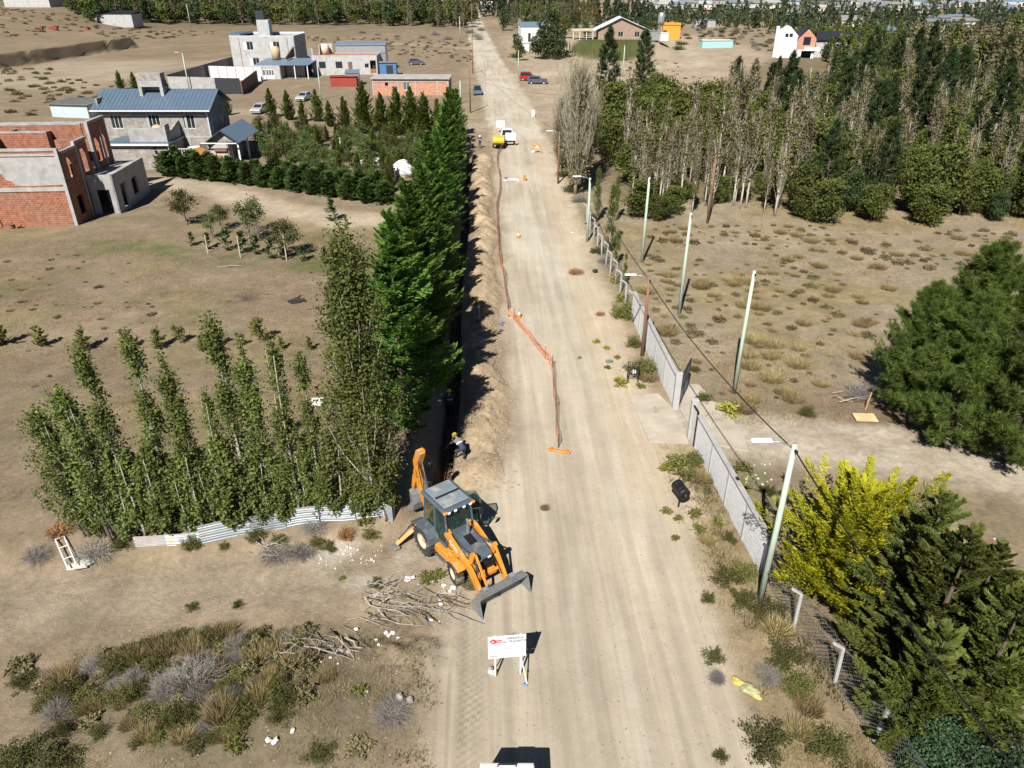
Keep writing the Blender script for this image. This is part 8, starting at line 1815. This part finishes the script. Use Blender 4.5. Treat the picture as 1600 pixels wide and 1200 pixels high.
# road-closed sign
def closed_sign():
    root = empty('road_sign', (.42, 17.12, ground(.42, 17.12)), R(5), 'white three-plank road closed sign on thin legs', 'sign')
    for z0, z1, nm in ((1.62, 2.02, 'top_board'), (1.24, 1.59, 'middle_board'), (1.00, 1.20, 'lower_board')):
        m = MB(); m.box((0, 0, (z0 + z1) / 2), (1.27, .03, z1 - z0)); m.ob(nm, WHITE, root)
    BLU = mat('sign_blue', (.06, .11, .20), .6, .05, 2, 0); SRED = mat('sign_red', (.58, .035, .03), .6, .05, 2, 0); PBLU = mat('sign_pale_blue', (.28, .36, .48), .6, .05, 2, 0)
    link('lettering', text_mesh('CERRADO', .125, BLU, bold=.002), root, (.25, -.017, 1.895), (R(90), 0, 0)); link('lettering', text_mesh('AL TRANSITO', .125, BLU, bold=.002), root, (.25, -.017, 1.745), (R(90), 0, 0))
    m = MB(); m.prism([(-.59, 1.81), (-.47, 1.93), (-.36, 1.86), (-.16, 1.86), (-.16, 1.74), (-.36, 1.74), (-.47, 1.68)], 'y', -.021, -.0155); m.ob('red_arrow', SRED, root)
    m = MB(); m.prism([(-.52, 1.765), (-.42, 1.765), (-.47, 1.865)], 'y', -.0245, -.0215); m.ob('arrow_emblem', WHITE, root)
    m = MB()
    for k in range(6): m.box((-.335 + .03 * k, -.0235, 1.80), (.019, .003, .05 if k % 2 else .038))
    m.ob('small_print', WHITE, root)
    m = MB()
    for k in range(9): m.box((-.14 + .036 * k, -.0175, 1.44), (.022, .004, .05 + .015 * (k % 3 == 0)))
    m.ob('faded_print', PBLU, root)
    link('lettering', text_mesh('OBRAS', .085, BLU), root, (-.45, -.017, 1.10), (R(90), 0, 0))
    m = MB()
    for k in range(20): m.box((-.22 + .038 * k, -.0175, 1.10), (.02, .004, .028 + .008 * (k % 4 == 0)))
    m.ob('faded_print', mat('faded_blue', (.5, .55, .62), .6, .05, 2, 0), root)
    for x in (-.40, .46): m = MB(); m.box((x, .035, 1.05), (.05, .04, 1.94)); m.ob('leg', WHITE, root)
    for x, y0 in ((-.40, .45), (.46, .5)): m = MB(); m.tube([(x + .03, .06, 1.5), (x + .05, y0, .0)], .02, 5); m.ob('brace', WHITE, root)
    m = MB(); m.tube([(.46, 0, 1.0), (.64, -.35, .02)], .024, 6); m.ob('brace', WHITE, root); m = MB(); m.box((.57, -.2, .42), (.06, .06, .05)); m.ob('yellow_tape', HELY, root)
closed_sign()
CHK = mat('pale_stone', (0.50, 0.48, 0.43), .95, .2, 4, .4)
RUB = mat('white_rubble', (0.66, 0.64, 0.60), .95, .15, 4, .4)
GST = mat('grey_stone', (0.33, 0.31, 0.28), .95, .2, 4, .4)
def stone(p, d, label, m=CHK, seed=0, name='stone', grp=None, rz=0):
    mb = MB(); mb.stone((0, 0, d[2] * .35), d, seed); return tag(mb.ob(name, m, None, loc=p, rot=(0, 0, rz)), label, 'stone', grp)
stone(gp(770, 1053), (.34, .24, .22), 'pale block weighing down the left leg of the road sign', CHK, 1); stone(gp(766, 1048), (.2, .2, .2), 'smaller grey stone beside the sign block', GST, 2)
stone(gp(820, 1071), (.22, .16, .08), 'bluish flat stone at the right leg of the road sign', mat('blue_stone', (.18, .25, .32), .8, .1, 4, .2), 3)
# barrel on a stem, bin frame
def barrel():
    p = gp(1060, 792); root = empty('black_barrel', p, R(12), 'black barrel-shaped mailbox tank lying on a thin post', 'barrel'); m = MB()
    m.lathe([(0, -.46), (.2, -.45), (.27, -.40), (.285, -.38), (.27, -.36), (.27, .36), (.285, .38), (.27, .40), (.2, .45), (0, .46)], (0, 0, .98), 18, 'y'); m.ob('drum', BLACKM, root, False)
    for y in (-.2, .2): r = MB(); r.lathe([(.272, y - .015), (.282, y), (.272, y + .015)], (0, 0, .98), 18, 'y'); r.ob('hoop', BLACKM, root)
    m = MB(); m.tube([(0, 0, 0), (0, 0, .75)], .04, 6); m.ob('post', BLACKM, root)
    m = MB(); m.tube([(0, -.48, .9), (.0, -.52, .98), (0, -.48, 1.06)], .012, 5); m.ob('handle', GALV, root)
barrel()
def bin_frame():
    p = gp(988, 594); root = empty('rubbish_crate', p, R(-12), 'black steel bin frame on legs standing at the roadside', 'bin'); w, d, h0, h1 = .62, .5, .45, 1.1
    for x in (-w / 2, w / 2):
        for y in (-d / 2, d / 2): m = MB(); m.tube([(x, y, 0), (x, y, h1)], .03, 5); m.ob('leg', BLACKM, root)
    for z in (h0, h1):
        m = MB(); m.tube([(-w / 2, -d / 2, z), (w / 2, -d / 2, z), (w / 2, d / 2, z), (-w / 2, d / 2, z), (-w / 2, -d / 2, z)], .024, 5, False); m.ob('rail', BLACKM, root)
    m = MB()
    for k in range(1, 5): x = -w / 2 + w * k / 5; m.tube([(x, -d / 2, h0), (x, -d / 2, h1)], .014, 4); m.tube([(x, d / 2, h0), (x, d / 2, h1)], .014, 4)
    for k in range(1, 4): y = -d / 2 + d * k / 4; m.tube([(-w / 2, y, h0), (-w / 2, y, h1)], .014, 4); m.tube([(w / 2, y, h0), (w / 2, y, h1)], .014, 4); m.tube([(-w / 2, y, h0), (w / 2, y, h0)], .018, 4)
    tag(m.ob('bar', BLACKM, root), kind='stuff'); m = MB(); m.stone((.05, 0, h0 + .12), (.35, .3, .22), 5); m.ob('rubbish_bag', WHITE, root)
bin_frame()
# board sign on stake, yellow sack, ladder, white box, tarps, concrete
def misc():
    p = gp(1352, 640); root = empty('fallen_board', p, R(-5), 'tan plywood board lying by a leaning stake under the pine', 'board'); m = MB(); q = gp(1354, 655) - p; m.box((q.x, q.y, .07), (1.15, .75, .03), rx=.06); m.ob('panel', mat('plywood', (.58, .40, .20), .8, .15, 3, .05, stain=((.70, .58, .40), 3, .55)), root); m = MB(); m.tube([(0, 0, 0), (.12, .05, 1.05)], .035, 5); m.ob('stake', mat('pale_wood', (.50, .30, .14), .7, .15, 4, .1), root)
    p = gp(1165, 1078); root = empty('yellow_sack', p, R(-35), 'crumpled yellow plastic sack lying in the roadside weeds', 'sack')
    def sack(cx, cy, d, seed, m):
        mb = MB(); rs = random.Random(seed); n, k = 12, 8; vs = []; fs = []
        for j in range(k + 1):
            th = math.pi * j / k
            for i in range(n):
                ph = 2 * math.pi * i / n; q = 1 + .28 * (rs.random() - .5) + .12 * math.sin(ph * 3 + seed); vs.append((cx + d[0] / 2 * q * math.sin(th) * math.cos(ph), cy + d[1] / 2 * q * math.sin(th) * math.sin(ph), d[2] * .45 + d[2] / 2 * q * math.cos(th)))
        for j in range(k):
            for i in range(n): fs.append((j * n + i, (j + 1) * n + i, (j + 1) * n + (i + 1) % n, j * n + (i + 1) % n))
        mb.add(vs, fs); return mb
    YS = mat('sack_yellow', (.46, .40, .10), .6, .12, 5, .3); YG = mat('sack_pale', (.33, .33, .17), .6, .15, 5, .3)
    sack(-.28, .1, (.52, .34, .2), 1, 0).ob('sack_mouth', YS, root); sack(.12, 0, (.62, .42, .26), 2, 0).ob('sack_body', YG, root); sack(.42, -.1, (.3, .2, .14), 3, 0).ob('sack_end', YS, root)
    p = gp(105, 868); root = empty('white_ladder', p, R(-52), 'white metal tube frame lying in the dry weeds at left', 'frame')
    for y in (-.16, .16): m = MB(); m.tube([(-.9, y, .35), (.95, y, .1)], .03, 6); m.ob('rail', WHITE, root)
    for x in (-.88, -.3, .4): m = MB(); m.tube([(x, -.16, .35 - (x + .9) * .135), (x, .16, .35 - (x + .9) * .135)], .025, 6); m.ob('rung', WHITE, root)
    p = gp(124, 886); stone(p, (1.0, .5, .3), 'long slab of broken concrete below the white frame', CHK, 8, 'concrete_chunk', rz=.3); stone(gp(136, 880), (.6, .4, .3), 'second lump of broken concrete below the white frame', CHK, 9, 'concrete_chunk')
    p = gp(497, 632); root = empty('white_box', p, .1, 'white plastic crate lying in the paddock behind the poplars', 'box'); m = MB(); m.cbox((0, 0, .14), (.62, .4, .28), .03); m.ob('crate', WHITE, root); m = MB(); m.cbox((0, 0, .30), (.66, .44, .05), .02); m.ob('lid', WHITE, root)
    for px, py, d, lab in ((634, 276, (3.0, 2.2, 2.0), 'big white tarpaulin bundle behind the hedge end'), (575, 262, (3.4, 1.2, 1.0), 'white sheet draped among the orchard trees'), (590, 256, (1.6, .8, .8), 'small white sheet among the orchard trees')):
        root2 = gp(px, py); mb = sack(0, 0, d, int(px), 0); tag(mb.ob('tarpaulin', WHITE, None, loc=root2), lab, 'tarpaulin')
    # burnt log
    p = gp(465, 472); root = empty('burnt_log', p, .2, 'charred log on a dark burnt patch in the paddock', 'log'); m = MB(); m.tube([(-.7, 0, .1), (-.1, .05, .2), (.6, -.1, .12)], [.10, .16, .09], 7); m.tube([(-.1, .05, .2), (.3, .35, .38)], [.09, .05], 6); m.tube([(-.5, -.3, .08), (.2, -.25, .12)], .08, 6); m.ob('trunk', mat('charcoal', (.03, .028, .027), .95, .3, 6, .4), root)
    m = MB(); m.tube([(-1, 0, .05), (.1, .1, .12), (1.2, .05, .06)], [.05, .06, .03], 5); tag(m.ob('dry_branch', BARKG, None, loc=gp(360, 418)), 'bare fallen branch lying in front of the saplings', 'branch'); 
    m = MB(); m.tube([(-.6, 0, .05), (.1, .1, .08), (.8, .05, .06)], [.03, .04, .02], 5); tag(m.ob('dry_branch', BARK, None, loc=gp(492, 484)), 'dark fallen branch beside the burnt patch', 'branch')
    m = MB(); m.box((0, 0, .04), (1.3, .5, .06), rz=.2); tag(m.ob('plank', WOODP, None, loc=gp(1535, 853)), 'rusty red plank lying on the ground behind the dark cypresses', 'plank')
    # conduit in the trench
    m = MB(); m.tube([(trench_x(y) + .06 * math.sin(y), y, ground(float(trench_x(y)), y) + .12) for y in np.linspace(27.5, 70, 60)], .035, 6); tag(m.ob('conduit', mat('conduit_orange', (.38, .14, .06), .6, .1, 2, 0)), 'thin reddish conduit pipe laid in the trench', 'pipe')
    m = MB(); m.box((0, 0, .1), (.1, .5, .06)); m.box((.2, .1, .1), (.4, .05, .05)); tag(m.ob('tool_scrap', mat('blue_scrap', (.16, .2, .35), .6, .1, 2, 0), None, loc=gp(782, 508), rot=(0, 0, .6)), 'small bluish bit of scrap on the road by the heap', 'scrap')
    m = MB(); m.box((0, 0, .16), (.4, .3, .2)); m.stone((.3, .1, .1), (.2, .2, .2), 4); tag(m.ob('dark_bag', BLACKM, None, loc=gp(930, 427)), 'small dark bag at the roadside beside the rusty bush', 'bag') if False else None
    m = MB(); m.stone((0, 0, .15), (.45, .35, .3), 4); tag(m.ob('dark_bag', BLACKM, None, loc=gp(930, 426)), 'small dark bag at the roadside beside the rusty bush', 'bag')
    m = MB(); m.stone((0, 0, .08), (.5, .3, .16), 6); tag(m.ob('green_rag', mat('rag_green', (.10, .16, .12), .8, .1, 3, .1), None, loc=gp(952, 566)), 'dark green rag lying at the road edge', 'rag')
    m = MB(); m.stone((0, 0, .08), (.3, .25, .2), 7); tag(m.ob('white_litter', WHITE, None, loc=gp(894, 365)), 'white litter bag at the far right roadside', 'litter')
    for i, (px, py) in enumerate([(66, 46), (84, 46), (136, 45)]):
        m = MB(); m.cbox((0, 0, .5), ((.9, 3.4, 1.4)[i], 1.4, 1.0), .1); m.cbox((0, 0, 1.1), ((.7, 2.8, 1.0)[i], 1.0, .2), .08); tag(m.ob('red_tank', REDP, None, loc=gp(px, py + 1)), ('small red tank at the far left of the rise', 'long red tank on the rise at upper left', 'red tank nearest the pale house at upper left')[i], 'tank')
misc()
# ---- cut branches and rubble
def branch_pile(name, cx, cy, n, spread, L, label, seed, main=None):
    rs = random.Random(seed); p = gp(cx, cy); root = empty(name, p, 0, label, 'branches')
    for i in range(n):
        a = rs.uniform(-.5, .6) + (main or 0); l = L * rs.uniform(.4, 1.1); x, y = rs.uniform(-1, 1) * spread[0], rs.uniform(-1, 1) * spread[1]; c, s = math.cos(a), math.sin(a); m = MB(); r = .012 + .026 * rs.random() ** 2
        pts = []; off = 0
        for k in range(5):
            t = k / 4 - .5; off += rs.uniform(-.08, .08) * L * .5; X, Y = x + c * l * t - s * off, y + s * l * t + c * off; pts.append((X, Y, ground(p.x + X, p.y + Y) - p.z + .05 + rs.random() * .16 + .1 * (1 - abs(t) * 2)))
        m.tube(pts, [r, r * .9, r * .8, r * .6, r * .3], 5)
        for q in range(3):
            j = rs.randrange(1, 4); b = Vector(pts[j]); d = Vector((rs.uniform(-.5, .5), rs.uniform(-.4, .4), rs.uniform(.0, .25))); m.tube([b, b + d * .6, b + d], [r * .5, r * .4, r * .15], 4)
        m.ob('branch', (BARKG, BARKP, BARK)[rs.randrange(3)], root)
branch_pile('branch_pile', 655, 955, 34, (1.7, .75), 2.0, 'large pile of cut branches in front of the digger bucket', 3, -.35)
branch_pile('branch_pile', 505, 1015, 16, (1.2, .7), 2.2, 'pile of cut branches on the right flank of the shrubby hump', 4, -.5)
branch_pile('branch_pile', 600, 925, 9, (.8, .4), 1.6, 'few grey sticks left of the main branch pile', 5, .1)
branch_pile('branch_pile', 432, 862, 14, (.7, .25), 1.0, 'bleached sticks below the sheet fence', 6, -.2)
branch_pile('branch_pile', 1345, 622, 16, (1.0, .6), 1.6, 'grey brushwood heap under the pine beside the stake', 7, .2)
low('brush_foliage', SH_TWIG[0], gp(1348, 618), 1.3, .7, 'grey-green brush on the heap under the pine', 'brush')
rs = random.Random(9)
RUBM = []
for s in range(6): mb = MB(); mb.stone((0, 0, .3), (1, .85, .75), 40 + s, rough=.3, n=6, m=4); RUBM.append((mb.mesh('stone', RUB), mb.mesh('stone', GST), mb.mesh('stone', mat('red_rubble', (.40, .20, .13), .95, .15, 4, .3))))
def rub(px, py, d, label, grp, w=0):
    o = link('stone', RUBM[rs.randrange(6)][w], None, gp(px, py), (0, 0, rs.uniform(0, 6)), (d, d * .9, d * .8)); return tag(o, label, 'stone', grp)
for i, (px, py, d) in enumerate([(638, 907, .36), (645, 904, .24), (709, 920, .30), (703, 925, .18), (694, 916, .26), (689, 945, .24), (674, 970, .2), (603, 990, .2), (614, 990, .22), (607, 994, .18), (622, 998, .16), (557, 985, .2), (588, 1000, .14), (592, 1008, .14)]):
    rub(px, py, d, 'white rubble lump, %s from the top of those by the branch pile' % ORD[i], 'white rubble by the branch pile')
for i, (px, py, d) in enumerate([(420, 1158, .22), (430, 1160, .28), (458, 1143, .2), (573, 1081, .16), (625, 1092, .4), (640, 1096, .3), (532, 1015, .26), (520, 1012, .18), (545, 1020, .2), (700, 915, .12)]):
    rub(px, py, d, 'pale stone, %s of those lying in the foreground soil' % ORD[i], 'pale stones in the foreground', 0 if i < 4 else 1)
for i in range(110):
    if i < 60: px, py = rs.gauss(540, 36), rs.gauss(866, 9)
    elif i < 95: px, py = rs.gauss(505, 26), rs.gauss(1018, 8)
    else: px, py = rs.gauss(690, 40), rs.gauss(930, 14)
    rub(px, py, .05 + .09 * rs.random() ** 2, ('small white rubble scattered on the bank below the sheet fence', 'small rubble among the cut branches on the hump', 'small rubble round the branch pile')[0 if i < 60 else 1 if i < 95 else 2], ('rubble on the bank', 'rubble on the hump', 'rubble round the branch pile')[0 if i < 60 else 1 if i < 95 else 2], 0 if rs.random() < .7 else 1 if rs.random() < .8 else 2)
for i in range(40):
    px, py = (rs.uniform(1465, 1560), rs.uniform(838, 925)) if i < 22 else (rs.uniform(1165, 1205), rs.uniform(725, 760)); rub(px, py, .06 + .10 * rs.random(), 'pale rubble bit behind the wall', 'rubble behind the wall')
# ---- loose pebbles, clods and litter on road and soil: one mass
def scatter_stuff(name, pts, size, m, label, seed, flat=.6):
    r = np.random.RandomState(seed); base = np.array([(1, 0, 0), (.3, .95, 0), (-.8, .6, 0), (-.8, -.6, 0), (.3, -.95, 0), (0, 0, 1)], float); tri = np.array([(0, 1, 5), (1, 2, 5), (2, 3, 5), (3, 4, 5), (4, 0, 5)])
    n = len(pts); V_ = np.empty((n, 6, 3))
    for i, (x, y) in enumerate(pts):
        a = r.rand() * 6.28; s = size * (.4 + r.rand() ** 3 * 1.6); c, d = math.cos(a), math.sin(a); b = base * (1, .7 + .3 * r.rand(), flat) * s * (.8 + .4 * r.rand(6, 1)); V_[i, :, 0] = x + b[:, 0] * c - b[:, 1] * d; V_[i, :, 1] = y + b[:, 0] * d + b[:, 1] * c; V_[i, :, 2] = ground(x, y) - .004 + b[:, 2]
    F = (np.arange(n)[:, None, None] * 6 + tri[None]).reshape(-1); me = raw_mesh(name, V_.reshape(-1, 3), F, 3, [m]); return tag(link(name, me), label, 'pebbles' if 'peb' in name else 'clods', kind='stuff')
r_ = np.random.RandomState(77)
scatter_stuff('road_pebbles', [(r_.uniform(-1.5, 10), 11 + 45 * r_.rand() ** 1.8) for _ in range(6500)], .026, mat('road_stone', (.22, .20, .18), .95, .3, 4, .3), 'loose grey pebbles on the gravel road', 1)
scatter_stuff('verge_pebbles', [(r_.uniform(-14, -1), r_.uniform(11, 25)) for _ in range(2200)], .022, GST, 'pale pebbles strewn over the soil on the left', 2)
scatter_stuff('soil_clods', [(r_.normal(-.4, .95), r_.uniform(27.5, 62)) for _ in range(6500)], .055, mat('clod', (.30, .23, .15), .95, .2, 5, .3), 'earth clods on the trench spoil heap', 3)
# ---- dry grass on paddock, verge and lot: one mass
def grass_stuff(name, pts, h, m, label, seed, k=9, w=.012, rad=.12):
    r = np.random.RandomState(seed); n = len(pts); P = np.array([(x, y, ground(x, y)) for x, y in pts]); hh = h * (.5 + .9 * r.rand(n)); B = np.repeat(P, k, 0) + np.concatenate([r.normal(size=(n * k, 2)) * rad, np.full((n * k, 1), -.01)], 1); D = np.concatenate([r.normal(size=(n * k, 2)) * .5, np.ones((n * k, 1))], 1)
    return tag(link(name, blades_mesh(name, B, D, rand_unit(r, n * k), np.repeat(hh, k) * (.6 + .6 * r.rand(n * k)), w, r.rand(n * k), [m])), label, 'grass', kind='stuff')
def pick(n, x0, x1, y0, y1, f, seed):
    r = np.random.RandomState(seed); X = r.uniform(x0, x1, n); Y = y0 + (y1 - y0) * r.rand(n) ** 1.5; q = r.rand(n) < f(X, Y); return list(zip(X[q], Y[q]))
grass_stuff('verge_grass', pick(5200, 8.0, 12.2, 11, 31, lambda x, y: sst(.30, .62, fbm(x * .8, y * .8, 3, 81)) * sst(7.9, 9.4, x), 5), .22, L_STRAW, 'dry straw grass on the verge by the wall', 6)
grass_stuff('verge_weeds', pick(2600, 8.4, 12.4, 11, 30, lambda x, y: sst(.48, .7, fbm(x * .6, y * .6, 3, 82)) * sst(8.3, 9.8, x), 7), .26, L_SHRUBD, 'olive weeds mixed into the verge by the wall', 8, w=.02)
grass_stuff('lot_grass', pick(9000, 10.8, 56, 33, 74, lambda x, y: sst(.40, .66, fbm(x * .2 + 9, y * .25, 4, 58)) * .9, 9), .24, L_STRAW, 'thin straw grass over the dry lot', 10, w=.03, rad=.25)
grass_stuff('paddock_grass', pick(26000, -42, -6, 27, 66, lambda x, y: sst(.40, .64, fbm(x * .25, y * .3, 4, 83)), 11), .13, L_STRAW, 'short dry grass over the brown paddock', 12, k=6, w=.022, rad=.25)
grass_stuff('paddock_green', pick(4200, -40, -6, 40, 68, lambda x, y: sst(.55, .7, fbm(x * .2, y * .35, 4, 55)) + .9 * np.exp(-(line_dist(x, y, [(-36, 66), (-26, 61.5), (-16, 59.5), (-9, 58)]) / 2.0) ** 2), 13), .14, L_WEED, 'sparse green grass along the driveway strip', 14, k=6, w=.022, rad=.2)
grass_stuff('hump_grass', pick(5200, -15, -2.5, 11.5, 19.5, lambda x, y: sst(.40, .6, fbm(x * .7, y * .7, 3, 84)) * np.exp(-((y - 15.3) / 3.2) ** 2), 15), .20, L_STRAW, 'dry grass over the shrubby hump', 16)
grass_stuff('hump_weeds', pick(3000, -15, -2.0, 11.5, 18.8, lambda x, y: sst(.48, .66, fbm(x * .6 + 5, y * .6, 3, 85)), 17), .16, L_SHRUBD, 'low olive weeds over the shrubby hump', 18, w=.02)
